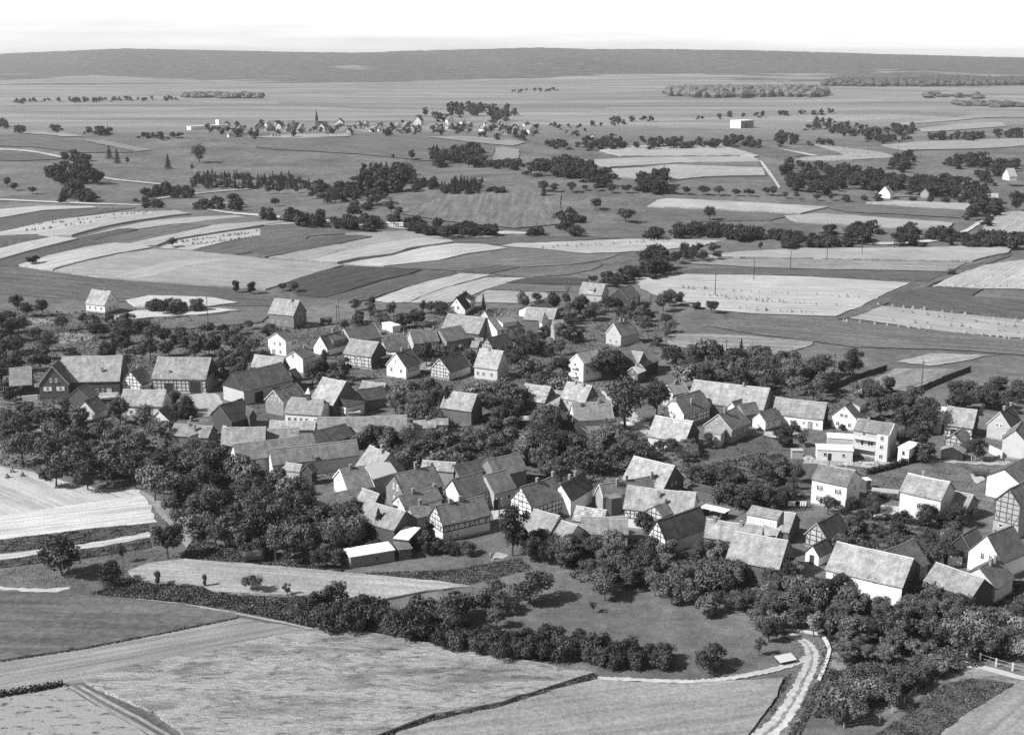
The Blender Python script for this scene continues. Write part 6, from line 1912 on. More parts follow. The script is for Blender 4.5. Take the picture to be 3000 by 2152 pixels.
grove('V', [(1900, 865), (1950, 845), (2010, 850), (2050, 890), (2060, 950), (2010, 930), (1930, 900)], 14, (5, 8), MX, 'behind the balcony house', 'right gardens trees')
grove('V', [(2090, 870), (2180, 850), (2268, 860), (2268, 890), (2200, 900), (2100, 890)], 12, (5, 8), MX, 'behind the far right barn', 'right gardens trees')
grove('V', [(2000, 940), (2060, 960), (2050, 1000), (1990, 990)], 6, (3.5, 5.5), OR, 'between the garage and the timbered shed', 'right gardens trees')
grove('V', [(1700, 950), (1760, 940), (1830, 960), (1810, 985), (1740, 985)], 8, (2.5, 4), ['bush', 'fruit'], 'in the small gardens along the street', 'right gardens trees')
grove('V', [(1530, 1045), (1620, 1040), (1640, 1090), (1560, 1100)], 8, (3, 5), ['bush', 'fruit'], 'on the rough slope right of the large pale barn', 'right slope bushes')
grove('V', [(1600, 1060), (1720, 1010), (1775, 1050), (1765, 1090), (1680, 1115), (1600, 1105)], 17, (3.5, 5.8), ['bush', 'broad', 'fruit'], 'left of the white two-storey house', 'right slope bushes')
grove('V', [(1880, 1090), (1930, 1090), (1940, 1150), (1890, 1170)], 4, (3.5, 5), MX, 'right of the white two-storey house', 'right slope bushes')
grove('V', [(1820, 1160), (1990, 1160), (2000, 1200), (1880, 1210), (1820, 1200)], 8, (3.5, 5.2), MX, 'above the largest front barn', 'right slope bushes')
grove('V', [(1990, 1120), (2130, 1130), (2120, 1160), (2000, 1150)], 5, (2, 3), OR, 'in the garden before the long white house', 'right slope bushes')
grove('V', [(2050, 1190), (2130, 1170), (2150, 1220), (2070, 1240)], 7, (4, 6), MX, 'left of the right brilliant white gable', 'right slope bushes')
grove('V', [(2150, 1205), (2190, 1225), (2180, 1245), (2130, 1230)], 3, (2.5, 4), OR, 'under the right brilliant white gable', 'right slope bushes')
grove('V', [(1160, 1190), (1220, 1200), (1280, 1200), (1300, 1230), (1240, 1240), (1180, 1225)], 10, (4, 6), MX, 'before the small white-walled shed', 'front garden trees')
grove('V', [(1290, 1190), (1400, 1190), (1400, 1230), (1420, 1290), (1330, 1300), (1280, 1270), (1290, 1230)], 11, (4, 5.8), OR, 'in the front orchard below the low grey roof', 'front garden trees', LT)
grove('V', [(1400, 1200), (1500, 1200), (1560, 1220), (1560, 1290), (1480, 1310), (1420, 1290)], 11, (4, 5.8), OR, 'in the front orchard below the dark-roofed timbered barn', 'front garden trees', LT)
grove('V', [(1530, 1210), (1620, 1210), (1660, 1250), (1640, 1280), (1560, 1280)], 9, (4, 5.8), MX, 'before the wide pale-tiled barn', 'front garden trees', LT)
grove('V', [(1500, 1300), (1620, 1290), (1720, 1310), (1740, 1390), (1660, 1370), (1560, 1340)], 17, (3, 4.8), OR, 'above the meadow by the road bend', 'front hedge trees', LT)
grove('V', [(1680, 1240), (1760, 1240), (1820, 1290), (1860, 1330), (1840, 1390), (1760, 1370), (1700, 1300)], 14, (3.4, 7.2), MX, 'left of the largest front barn', 'lower right trees', LT)
grove('V', [(1860, 1320), (1960, 1335), (2000, 1330), (2000, 1380), (1900, 1400), (1850, 1380)], 11, (3.0, 5.8), OR, 'below the largest front barn', 'lower right trees', LT)
single('fruit', 'T', (300, 790), 280, 'rounded tree before the left end of the largest front barn', 0.045, 1.1, 'lower right trees')
single('sparse', 'T', (720, 800), 260, 'thin tree before the white wall of the largest front barn', 0.05, 0.8, 'lower right trees')
grove('V', [(2000, 1290), (2060, 1300), (2130, 1345), (2150, 1390), (2060, 1405), (2000, 1375)], 12, (3.4, 7.0), MX, 'below the dark boarded grey barn', 'lower right trees', LT)
grove('V', [(2160, 1345), (2280, 1335), (2290, 1430), (2190, 1440), (2120, 1420), (2150, 1380)], 15, (3.8, 7.8), MX, 'at the lower right edge', 'lower right trees', LT)
grove('V', [(1865, 1400), (1960, 1400), (2040, 1400), (2050, 1450), (1960, 1460), (1865, 1440)], 12, (2.4, 5), OR, 'in the garden right of the kerb wall', 'lower right trees', LT)
grove('V', [(1850, 1515), (1905, 1490), (1980, 1470), (2040, 1450), (2100, 1450), (2060, 1490), (1980, 1535), (1900, 1580), (1825, 1580), (1810, 1540)], 17, (2.8, 5.6), OR, 'beside the potato field at the lower right', 'lower right trees', LT)
# hedge along the grain field
for i, (seg, ph) in enumerate(((((690, 1310), (800, 1310), (850, 1360), (800, 1385), (690, 1360)), 'in the left bushes above the lodged grain'),
                               (((850, 1340), (930, 1340), (1040, 1330), (1050, 1380), (960, 1400), (860, 1390)), 'in the thick hedge behind the lodged grain'),
                               (((950, 1400), (1060, 1395), (1120, 1400), (1120, 1440), (1000, 1425)), 'in the left stretch of the dark hedge'),
                               (((1120, 1398), (1250, 1405), (1320, 1412), (1320, 1456), (1200, 1445), (1120, 1435)), 'in the middle stretch of the dark hedge'),
                               (((1320, 1412), (1460, 1432), (1500, 1450), (1490, 1474), (1340, 1460)), 'in the right stretch of the dark hedge'))):
    grove('V', list(seg), (11, 12, 11, 17, 12)[i], ((4, 6.5), (3.5, 6.5), (3, 4.5), (3, 5), (3, 4.5))[i], ['bush', 'bush', 'broad'] if i < 2 else ['bush'], ph, 'hedge bushes', (0.04, 0.06), 0.5, 0.9)
grove('V', [(1060, 1290), (1110, 1300), (1120, 1370), (1070, 1370)], 5, (4, 6), ['sparse', 'fruit'], 'on the meadow left of the broad orchard tree', 'hedge bushes')
grove('V', [(770, 1195), (1000, 1200), (1100, 1200), (1090, 1210), (900, 1225), (770, 1215)], 12, (2, 3.2), ['bush'], 'along the garden fence by the half-timbered house', 'garden bushes')

# ---- middle distance
MD = 'trees of the middle distance'
TN = (0.05, 0.075)
grove('Y1', [(420, 480), (560, 400), (720, 400), (850, 480), (840, 540), (560, 570), (420, 540)], 11, (8, 12), ['broad'], 'in the dark clump by the far left track', MD, TN, 0.45)
grove('Y1', [(560, 310), (690, 310), (690, 370), (560, 360)], 4, (7, 9), ['broad', 'tall'], 'behind the dark clump by the far left track', MD, TN)
grove('Y1', [(590, 600), (700, 560), (820, 660), (840, 730), (560, 735)], 9, (5, 9), ['broad', 'bush'], 'below the dark clump by the far left track', MD, TN)
grove('Y1', [(730, 340), (840, 330), (840, 375), (730, 375)], 3, (5, 7), ['broad', 'bush'], 'on the left hillside', MD, TN)
for p, h, kd, lb in (((970, 380), 120, 'young', 'left tree of the small pine group on the left hillside'), ((1040, 420), 130, 'young', 'right tree of the small pine group on the left hillside'),
                     ((1130, 420), 60, 'tall', 'little tree beside the small pine group'), ((1490, 470), 130, 'young', 'lone open pine on the left hillside'), ((1770, 415), 165, 'broad', 'faint spreading tree on the left hillside'),
                     ((1700, 495), 70, 'sparse', 'little tree right of the lone open pine'), ((65, 620), 80, 'broad', 'leftmost round tree above the far left road'), ((130, 660), 75, 'broad', 'second round tree above the far left road'), ((290, 690), 70, 'fruit', 'third round tree above the far left road')):
    single(kd, 'Y1', p, h, lb, 0.055, 1.0, MD)
grove('Y1', [(1690, 560), (1750, 500), (1950, 490), (2268, 520), (2268, 620), (1900, 610), (1700, 605)], 46, (4, 6.5), ['young'], 'in the young conifer plantation, left part', 'young conifer plantation', (0.035, 0.055), 0.35)
grove('Y2', [(0, 530), (300, 510), (480, 570), (480, 625), (200, 630), (0, 620)], 40, (4, 6.5), ['young'], 'in the young conifer plantation, right part', 'young conifer plantation', (0.035, 0.055), 0.35)
grove('Y1', [(1280, 660), (1400, 620), (1500, 620), (1680, 620), (1680, 690), (1400, 710), (1280, 720)], 12, (5, 8), ['broad', 'bush'], 'at the track below the young conifers', MD, TN)
grove('Y1', [(1180, 720), (1260, 720), (1500, 780), (1560, 805), (1280, 790), (1180, 770)], 10, (2.5, 4), ['bush'], 'in the low scrub on the far left road', MD, TN)
grove('Y1', [(1730, 770), (1850, 710), (1960, 720), (1960, 790), (1740, 810)], 6, (4, 7), ['broad', 'bush'], 'in the left bushes above the field road', MD, TN)
grove('Y1', [(2000, 720), (2080, 710), (2150, 770), (2140, 800), (2000, 790)], 5, (4, 7), ['broad', 'bush'], 'in the right bushes above the field road', MD, TN)
grove('Y1', [(0, 60), (60, 50), (60, 110), (0, 110)], 3, (8, 12), ['broad'], 'on the far left skyline field', MD, TN)
grove('Y1', [(80, 90), (230, 90), (230, 130), (80, 130)], 4, (7, 10), ['broad'], 'right of the far left skyline trees', MD, TN)
grove('Y1', [(450, 85), (550, 80), (560, 125), (450, 120)], 3, (7, 10), ['broad'], 'in the lone clump on the far left field', MD, TN)
grove('Y1', [(760, 110), (990, 100), (990, 140), (780, 140)], 12, (6, 9), ['broad', 'young'], 'in the narrow coppice on the far left field', MD, TN)
grove('Y1', [(1200, 150), (1270, 150), (1590, 160), (1590, 190), (1440, 185), (1200, 180)], 7, (5, 8), ['broad'], 'left before the distant village', MD, TN)
grove('Y2', [(880, 560), (950, 480), (1200, 430), (1400, 480), (1430, 570), (1200, 600), (1000, 640), (880, 640)], 24, (9, 14), ['broad', 'young', 'tall'], 'in the black grove on the hillside', 'black hillside grove', (0.028, 0.04), 0.4)
grove('Y2', [(1400, 570), (1580, 570), (1560, 630), (1400, 630)], 10, (5, 7), ['young', 'broad'], 'in the tail of the black hillside grove', 'black hillside grove', (0.04, 0.05), 0.4)
grove('Y2', [(640, 640), (720, 600), (850, 630), (900, 700), (700, 730), (640, 700)], 9, (6, 9), ['broad'], 'below the black hillside grove', MD, TN)
grove('Y2', [(530, 580), (640, 570), (640, 640), (540, 640)], 3, (7, 9), ['broad'], 'at the right end of the young conifers', MD, TN)
grove('Y2', [(960, 700), (1130, 640), (1190, 660), (1120, 760), (1000, 760)], 6, (5, 7), ['fruit'], 'in the slanting orchard row', MD, TN)
grove('Y2', [(800, 800), (900, 750), (1010, 780), (980, 840), (830, 850)], 5, (4, 6), ['bush', 'fruit'], 'in the bushes at the orchard row', MD, TN)
single('fruit', 'Y2', (1200, 860), 120, 'left of two fruit trees on the open slope', 0.055, 1.0, MD)
single('fruit', 'Y2', (1270, 900), 105, 'right of two fruit trees on the open slope', 0.055, 0.9, MD)
for i, (x, y, h) in enumerate(((110, 690, 75), (205, 690, 75), (365, 685, 60), (500, 735, 80), (600, 770, 100), (170, 800, 80))):
    single('fruit', 'Y2', (x, y), h, '%s scattered fruit tree from the left below the young conifers' % ordinal(i + 1), 0.055, 1.1, MD)
grove('Y2', [(1540, 330), (1600, 260), (1680, 330), (1640, 400), (1550, 400)], 6, (9, 13), ['broad', 'young'], 'in the left tall clump on the ridge meadow', MD, TN, 0.4)
grove('Y2', [(1700, 330), (1800, 270), (1980, 270), (2000, 350), (1980, 410), (1720, 390)], 13, (8, 13), ['broad'], 'in the right tall clump on the ridge meadow', MD, TN, 0.4)
grove('Y2', [(1980, 400), (2268, 390), (2268, 450), (2050, 440)], 9, (5, 7), ['broad', 'bush'], 'right of the tall clumps on the ridge meadow', MD, TN)
single('tall', 'Y2', (1380, 390), 90, 'dark pointed tree left of the tall clumps', 0.045, 1.3, MD)
single('tall', 'Y2', (1215, 385), 50, 'tiny pointed tree on the ridge meadow', 0.05, 1.2, MD)
grove('Y2', [(1640, 600), (1720, 560), (2000, 550), (2040, 620), (1900, 655), (1650, 650)], 22, (5, 7.5), ['young'], 'in the small conifer plot on the slope', 'small conifer plot', (0.035, 0.05), 0.35)
grove('Y2', [(2040, 630), (2190, 640), (2190, 660), (2040, 660)], 5, (3, 4.5), ['bush'], 'right of the small conifer plot', MD, TN)
for j, (x0, x1, y0, y1, n) in enumerate(((60, 190, 850, 900, 3), (250, 420, 850, 930, 6), (420, 580, 850, 935, 5), (680, 880, 890, 965, 6), (940, 1100, 900, 985, 6), (1190, 1260, 890, 940, 3), (1310, 1480, 930, 1010, 6), (1490, 1640, 940, 1030, 6), (1660, 1760, 1000, 1040, 3), (1770, 2000, 940, 1040, 8), (2030, 2110, 950, 1010, 3))):
    grove('Y2', [(x0, y0), (x1, y0), (x1, y1), (x0, y1)], n, (4, 7), ['broad', 'bush'], 'in roadside clump %s of the field road' % ['one', 'two', 'three', 'four', 'five', 'six', 'seven', 'eight', 'nine', 'ten', 'eleven'][j], 'bushes along the field road', TN, 0.4)
# right half
grove('Y3', [(0, 230), (30, 220), (40, 250), (0, 260)], 3, (6, 9), ['broad'], 'left of the hedge bank in the middle', MD, TN)
grove('Y3', [(80, 260), (150, 220), (250, 215), (330, 230), (330, 290), (240, 280), (90, 270)], 16, (7, 11), ['broad'], 'in the left half of the dark hedge bank', 'dark hedge bank', TN, 0.4)
grove('Y3', [(330, 240), (430, 250), (500, 290), (480, 335), (400, 320), (330, 290)], 13, (7, 10), ['broad'], 'in the right half of the dark hedge bank', 'dark hedge bank', TN, 0.4)
grove('Y3', [(630, 290), (720, 260), (780, 300), (780, 360), (650, 350)], 12, (7, 10), ['broad'], 'in the dark clump before the striped fields', MD, TN, 0.4)
single('fruit', 'Y3', (785, 290), 28, 'tiny tree on the striped field edge', 0.055, 1.0, MD)
for i, (x, y, h) in enumerate(((155, 380, 60), (213, 383, 48), (300, 386, 58), (368, 376, 30), (425, 378, 42), (500, 388, 38), (575, 388, 48), (650, 385, 40), (725, 390, 65), (805, 393, 50), (878, 395, 45), (962, 397, 50), (1043, 400, 50), (1125, 402, 38), (1195, 405, 42), (1278, 398, 42))):
    single('fruit', 'Y3', (x, y), h, '%s tree from the left in the long fruit tree row' % ordinal(i + 1), 0.05, 1.15, 'long fruit tree row')
single('fruit', 'Y3', (420, 472), 62, 'round tree with shadow on the open slope, upper left one', 0.05, 1.25, MD)
single('fruit', 'Y3', (570, 535), 75, 'widest round tree with shadow on the open slope', 0.05, 1.45, MD)
single('fruit', 'Y3', (993, 525), 72, 'round tree on a clear trunk below the pale strip', 0.05, 1.2, MD)
grove('Y3', [(210, 500), (290, 470), (370, 510), (360, 530), (220, 520)], 6, (3.5, 5.5), ['bush'], 'in the bush patch on the open slope', MD, TN)
grove('Y3', [(245, 540), (290, 530), (340, 570), (330, 590), (245, 585)], 4, (4.5, 6.5), ['broad', 'bush'], 'below the bush patch on the open slope', MD, TN)
grove('Y3', [(85, 560), (150, 565), (150, 588), (85, 585)], 3, (3, 5), ['bush'], 'at the left foot of the open slope', MD, TN)
grove('Y3', [(700, 550), (745, 550), (745, 592), (700, 592)], 2, (6, 8), ['broad'], 'at the right foot of the open slope', MD, TN)
grove('Y3', [(800, 560), (950, 545), (1040, 550), (1040, 590), (830, 595)], 10, (4.5, 7), ['broad', 'bush'], 'in the left stretch of the valley bushes', MD, TN)
grove('Y3', [(1050, 560), (1110, 545), (1280, 570), (1280, 605), (1060, 605)], 14, (4.5, 7.5), ['broad', 'bush'], 'in the middle stretch of the valley bushes', MD, TN)
grove('Y3', [(130, 130), (470, 110), (600, 110), (820, 115), (1040, 125), (1040, 148), (600, 150), (300, 155), (130, 148)], 34, (6, 10), ['broad'], 'in the long dark hedgerow before the distant village', 'long dark hedgerow', TN, 0.35)
grove('Y3', [(1060, 100), (1130, 90), (1260, 110), (1250, 145), (1060, 140)], 10, (6, 10), ['broad'], 'in the right end of the long dark hedgerow', 'long dark hedgerow', TN, 0.35)
grove('Y4', [(40, 250), (120, 220), (260, 230), (400, 240), (400, 360), (250, 365), (90, 360)], 34, (6, 9.5), ['broad', 'fruit'], 'in the left half of the big right orchard', 'big right orchard', (0.045, 0.065), 0.45)
grove('Y4', [(400, 250), (550, 240), (600, 290), (700, 310), (720, 350), (600, 370), (400, 365)], 26, (6, 9.5), ['broad', 'fruit'], 'in the right half of the big right orchard', 'big right orchard', (0.045, 0.065), 0.45)
grove('Y4', [(720, 310), (880, 300), (1000, 320), (1110, 350), (1110, 395), (860, 395), (720, 370)], 26, (6.5, 10), ['broad'], 'in the dense wood right of the big orchard', 'big right orchard', (0.04, 0.06), 0.45)
grove('Y4', [(590, 250), (650, 200), (730, 175), (740, 230), (660, 270)], 10, (6, 9), ['broad'], 'on the rising lane above the big right orchard', MD, TN, 0.4)
grove('Y4', [(870, 210), (1000, 200), (1110, 190), (1130, 250), (960, 250)], 16, (6, 9), ['broad'], 'in the upper right wood', MD, TN, 0.4)
grove('Y4', [(1020, 280), (1240, 290), (1280, 210), (1140, 230), (1120, 330)], 16, (6, 9), ['broad'], 'round the far right farm', MD, TN, 0.4)
single('broad', 'Y4', (1245, 480), 105, 'very dark tree at the far right edge by the country road', 0.03, 0.9, MD)
for i, (x, y, h) in enumerate(((25, 400, 50), (85, 415, 36), (140, 418, 40), (245, 425, 35), (315, 425, 40), (395, 430, 36), (480, 425, 30), (555, 432, 40), (735, 430, 32), (812, 436, 34), (893, 440, 36), (967, 440, 40))):
    single('fruit' if i < 5 else 'bush', 'Y4', (x, y), h, '%s from the left in the tree row below the big right orchard' % ('round bush ' + ordinal(i + 1) if i >= 5 else 'fruit tree ' + ordinal(i + 1)), 0.05, 1.1, 'tree row below the big right orchard')
grove('Y4', [(1015, 410), (1090, 410), (1090, 470), (1010, 500)], 6, (6, 9), ['broad'], 'on the country road bend', MD, TN, 0.4)
grove('Y4', [(1100, 420), (1190, 420), (1150, 470), (1100, 540)], 6, (5, 8), ['broad'], 'right of the country road bend', MD, TN, 0.4)
grove('Y4', [(290, 570), (350, 550), (360, 620), (290, 630)], 4, (6, 9), ['broad'], 'in the left valley clump before the pale strip', MD, TN, 0.4)
grove('Y4', [(405, 560), (470, 540), (540, 560), (540, 610), (410, 610)], 7, (6, 9), ['broad'], 'in the middle valley clump before the pale strip', MD, TN, 0.4)
grove('Y4', [(635, 570), (720, 550), (740, 620), (640, 620)], 5, (6, 9), ['broad'], 'in the right valley clump before the pale strip', MD, TN, 0.4)
grove('Y4', [(0, 575), (55, 570), (190, 590), (280, 610), (150, 620), (0, 605)], 12, (3, 5), ['bush'], 'in the low scrub left of the valley clumps', MD, TN, 0.4)
grove('Y4', [(80, 625), (160, 625), (280, 625), (420, 620), (420, 645), (80, 645)], 9, (4, 6.5), ['broad', 'bush'], 'along the road before the valley clumps', MD, TN, 0.4)
grove('Y4', [(830, 570), (870, 560), (960, 600), (1050, 590), (1060, 640), (900, 640), (820, 600)], 9, (4.5, 7), ['broad', 'bush'], 'on the country road by the pale strip', MD, TN, 0.4)
grove('Y4', [(1070, 590), (1140, 590), (1288, 590), (1288, 645), (1080, 640)], 11, (5, 8), ['broad', 'bush'], 'at the right edge beside the country road', MD, TN, 0.4)
grove('V', [(1420, 550), (1470, 555), (1470, 600), (1440, 605), (1425, 580)], 6, (6, 9.5), ['broad'], 'in the dark clump at the field lane above the village', MD, TN, 0.4)
grove('V', [(1480, 552), (1590, 545), (1600, 565), (1490, 572)], 8, (4.5, 6.5), ['fruit'], 'in the fruit tree row right of the dark lane clump', MD, TN, 0.4)
grove('V', [(1310, 615), (1400, 595), (1430, 600), (1420, 612), (1330, 632)], 8, (4, 6), ['fruit', 'bush'], 'along the field lane above the village', MD, TN, 0.4)
single('sparse', 'X5', (515, 78), 62, 'lone bent tree at the head of the pole row', 0.055, 1.0, MD)
for i, (x, y, h) in enumerate(((715, 68, 58), (890, 68, 62), (1020, 62, 60), (1090, 60, 55))):
    single('fruit', 'X5', (x, y), h, '%s tree from the left behind the pole row' % ordinal(i + 1), 0.05, 1.2, 'trees behind the pole row')
single('fruit', 'V', (383, 548), 22, 'dark bush on the stubble strip of the left hill', 0.05, 1.1, MD)
single('fruit', 'X3', (220, 178), 75, 'lone round tree on the left grain strip', 0.05, 1.1, MD)
# knoll and far plain
grove('Y4', [(190, 40), (250, 5), (320, 20), (310, 50), (200, 60)], 9, (7, 10), ['broad'], 'at the left end of the wooded knoll', 'wooded knoll', TN, 0.4)
grove('Y4', [(310, 60), (400, 30), (500, 50), (620, 70), (560, 90), (330, 85)], 20, (7, 10), ['broad'], 'in the middle of the wooded knoll', 'wooded knoll', TN, 0.4)
grove('Y4', [(630, 50), (720, 40), (760, 70), (640, 85)], 10, (7, 10), ['broad'], 'at the right end of the wooded knoll', 'wooded knoll', TN, 0.4)
grove('Y4', [(490, 100), (600, 95), (710, 95), (710, 118), (490, 118)], 9, (7, 10), ['broad'], 'in the line below the wooded knoll', 'wooded knoll', TN, 0.4)
grove('Y4', [(820, 95), (900, 90), (1060, 85), (1120, 100), (1000, 112), (820, 110)], 10, (7, 10), ['broad'], 'on the far right plain', MD, TN, 0.4)
grove('Y4', [(1140, 75), (1280, 70), (1280, 95), (1140, 95)], 8, (7, 10), ['broad'], 'at the far right edge of the plain', MD, TN, 0.4)
grove('Y4', [(0, 95), (60, 80), (160, 95), (160, 135), (0, 135)], 9, (6, 10), ['broad'], 'left below the wooded knoll', MD, TN, 0.4)
grove('Y4', [(180, 130), (320, 110), (320, 130), (190, 140)], 4, (6, 8), ['broad'], 'on the lane below the wooded knoll', MD, TN, 0.4)
grove('S', [(1240, 325), (1300, 312), (1400, 305), (1520, 315), (1500, 345), (1260, 345)], 26, (13, 21), ['broad', 'tall'], 'in the tall park behind the distant village', 'park trees of the distant village', TN, 0.35)
grove('S', [(600, 360), (760, 355), (950, 362), (950, 392), (700, 398), (600, 385)], 34, (5, 8.5), ['broad'], 'among the left houses of the distant village', 'trees of the distant village', TN, 0.4)
grove('S', [(950, 362), (1200, 355), (1400, 362), (1400, 392), (1200, 388), (950, 385)], 34, (5, 8.5), ['broad'], 'among the middle houses of the distant village', 'trees of the distant village', TN, 0.4)
grove('S', [(1400, 370), (1600, 362), (1760, 360), (1850, 352), (1850, 372), (1700, 390), (1500, 405), (1400, 395)], 40, (5, 9), ['broad'], 'among the right houses of the distant village', 'trees of the distant village', TN, 0.4)
grove('S', [(1780, 345), (2000, 338), (2440, 322), (2440, 328), (2000, 346), (1780, 352)], 22, (6, 10), ['broad'], '', 'trees of the distant village', TN, 0.4)
grove('S', [(40, 292), (200, 288), (520, 286), (520, 291), (200, 294), (40, 298)], 40, (6, 10), ['broad'], '', 'trees of the distant village', TN, 0.4)
grove('S', [(1500, 262), (1640, 258), (1640, 263), (1500, 267)], 10, (7, 12), ['broad'], '', 'trees of the distant village', TN, 0.4)
build_mass()
print('TREES', TCOUNT)

# ------------------------------------------------------------------ haze of a summer day
HAZE = 0.00005


def haze():
    g = MB()
    g.box(-9000, 9000, -400, 12500, -3, CAM_H + 40)
    me = g.mesh('haze')
    m = bpy.data.materials.new('haze_air')
    m.use_nodes = True
    n, l = m.node_tree.nodes, m.node_tree.links
    n.clear()
    o = n.new('ShaderNodeOutputMaterial')
    v = n.new('ShaderNodeVolumePrincipled')
    v.inputs['Color'].default_value = (0.95, 0.95, 0.95, 1)
    v.inputs['Density'].default_value = HAZE
    v.inputs['Anisotropy'].default_value = 0.2
    l.new(v.outputs[0], o.inputs['Volume'])
    me.materials.append(m)
    ob = link('haze', me)
    ob['kind'] = 'stuff'
    ob['label'] = 'pale summer haze over the whole valley'


haze()


# ------------------------------------------------------------------ woods on the far plain
def forest(name, k, poly, h, label, cell=14.0):
    G = [on_ground(*pt(k, p)) for p in poly]
    P = [(g.x, g.y) for g in G]
    x0, x1 = min(p[0] for p in P), max(p[0] for p in P)
    y0, y1 = min(p[1] for p in P), max(p[1] for p in P)
    mb = MB()
    rnd = random.Random(name + label)
    nx, ny = int((x1 - x0) / cell) + 1, int((y1 - y0) / (cell * 1.4)) + 1
    for j in range(ny):
        for i in range(nx):
            x, y = x0 + (i + rnd.uniform(-0.3, 1.3)) * cell, y0 + (j + rnd.uniform(-0.3, 1.3)) * cell * 1.4
            if not inside((x, y + rnd.uniform(-60, 60)), P) or (rnd.random() < 0.12):
                continue
            z = float(terrain(x, y))
            hh, r = h * rnd.uniform(0.55, 1.25), cell * rnd.uniform(0.6, 1.1)
            rings = []
            for q, zz in ((0.75, 0.05), (1.0, 0.45), (0.75, 0.8)):
                rings.append([(x + r * q * math.cos(a) * rnd.uniform(0.8, 1.2), y + r * q * math.sin(a) * rnd.uniform(0.8, 1.2), z + hh * zz * rnd.uniform(0.92, 1.08)) for a in [2 * math.pi * t / 7 for t in range(7)]])
            for a, b in zip(rings, rings[1:]):
                for t in range(7):
                    mb.face([a[t], a[(t + 1) % 7], b[(t + 1) % 7], b[t]])
            for t in range(7):
                mb.face([rings[-1][t], rings[-1][(t + 1) % 7], (x, y, z + hh)])
    o = mb.build(name, 'leaves', None, 0.075)
    setprops(o, label, None, None, 'stuff')


forest('forest', 'V', [(1480, 214), (1600, 217), (1825, 215), (1825, 206), (1640, 203), (1480, 206)], 19, 'dark rectangular wood on the far plain')
forest('forest', 'V', [(1830, 191), (2050, 192), (2300, 189), (2300, 180), (2050, 180), (1830, 184)], 19, 'dark strip of wood at the far right of the plain', 18)
forest('forest', 'V', [(415, 217), (500, 218), (575, 219), (575, 215), (415, 214)], 12, 'thin strip of wood on the far left plain')
forest('forest', 'V', [(2040, 216), (2150, 218), (2190, 216), (2190, 213), (2040, 213)], 10, 'short row of trees at the far right of the plain', 16)
forest('forest', 'V', [(2130, 236), (2200, 238), (2270, 236), (2270, 231), (2130, 231)], 10, 'second short row of trees at the far right of the plain', 16)


# ------------------------------------------------------------------ the distant village
def far_house(i, k, p, w, he, rise, L, rz, tone, rt, label):
    x, y = pt(k, p)
    g = on_ground(x, y)
    r = empty('distant_house', g, rz)
    setprops(r, label, 'house', 'houses of the distant village')
    mb = MB()
    W2, L2 = w / 2, L / 2
    for s, rev in ((-1, True), (1, False)):
        pts = [(-W2, s * L2, -1), (W2, s * L2, -1), (W2, s * L2, he), (0, s * L2, he + rise), (-W2, s * L2, he)]
        mb.face(pts if rev else list(reversed(pts)))
    for s in (-1, 1):
        pts = [(s * W2, -L2, -1), (s * W2, L2, -1), (s * W2, L2, he), (s * W2, -L2, he)]
        mb.face(pts if s > 0 else list(reversed(pts)))
    mb.build('wall', 'plaster', r, tone)
    g2 = MB()
    e = 0.5
    sl = rise / W2
    for s in (-1, 1):
        pts = [(s * (W2 + e), -L2 - e, he - e * sl + 0.15), (s * (W2 + e), L2 + e, he - e * sl + 0.15), (0, L2 + e, he + rise + 0.15), (0, -L2 - e, he + rise + 0.15)]
        g2.face(pts if s > 0 else list(reversed(pts)))
        q = [(a, b, c - 0.3) for a, b, c in pts]
        g2.face(q if s < 0 else list(reversed(q)))
    for yy in (-L2 - e, L2 + e):
        for s in (-1, 1):
            g2.face([(s * (W2 + e), yy, he - e * sl + 0.15), (0, yy, he + rise + 0.15), (0, yy, he + rise - 0.15), (s * (W2 + e), yy, he - e * sl - 0.15)])
    g2.build('roof', 'roof_tile', r, rt)
    for dx in (-0.22, 0.22):
        put_window(r, (dx * w, -L2 - 0.02, he * 0.45), 0, 1.2, 1.5, 'small', 0.3)


FAR_HOUSES = [('Y2', 108, 88, 26), ('Y2', 212, 110, 24), ('Y2', 165, 182, 40), ('Y2', 830, 145, 28), ('Y2', 972, 136, 26), ('Y2', 1037, 138, 34), ('Y2', 1107, 136, 34), ('Y2', 1443, 75, 48), ('Y2', 1390, 132, 28), ('Y2', 1597, 113, 22),
      ('Y2', 1710, 115, 26), ('Y2', 1718, 62, 46), ('Y2', 1835, 68, 30), ('Y2', 1845, 112, 18), ('Y2', 2012, 134, 28), ('Y2', 2044, 136, 26), ('Y2', 2040, 84, 28), ('Y2', 2165, 98, 26), ('Y2', 2228, 162, 40), ('Y2', 2252, 135, 26),
      ('Y2', 1255, 105, 24), ('Y2', 912, 92, 20), ('Y2', 975, 95, 18), ('Y2', 745, 88, 50), ('Y1', 2135, 122, 36), ('Y1', 2050, 186, 26), ('Y1', 2122, 158, 34), ('Y2', 600, 130, 44), ('Y3', 72, 52, 20), ('Y3', 20, 74, 16), ('Y3', 92, 88, 34), ('Y3', 400, 122, 10), ('Y2', 400, 140, 44)]
_fr = random.Random(21)
for _ in range(26):
    _x = _fr.uniform(640, 1580)
    FAR_HOUSES.append(('S', _x, _fr.uniform(364, 388) + (8 if 900 < _x < 1300 else 4) * _fr.random(), -_fr.uniform(7, 11)))
FAR_HOUSES.sort(key=lambda f: pt(f[0], (f[1], f[2]))[0])
hr = random.Random(4)
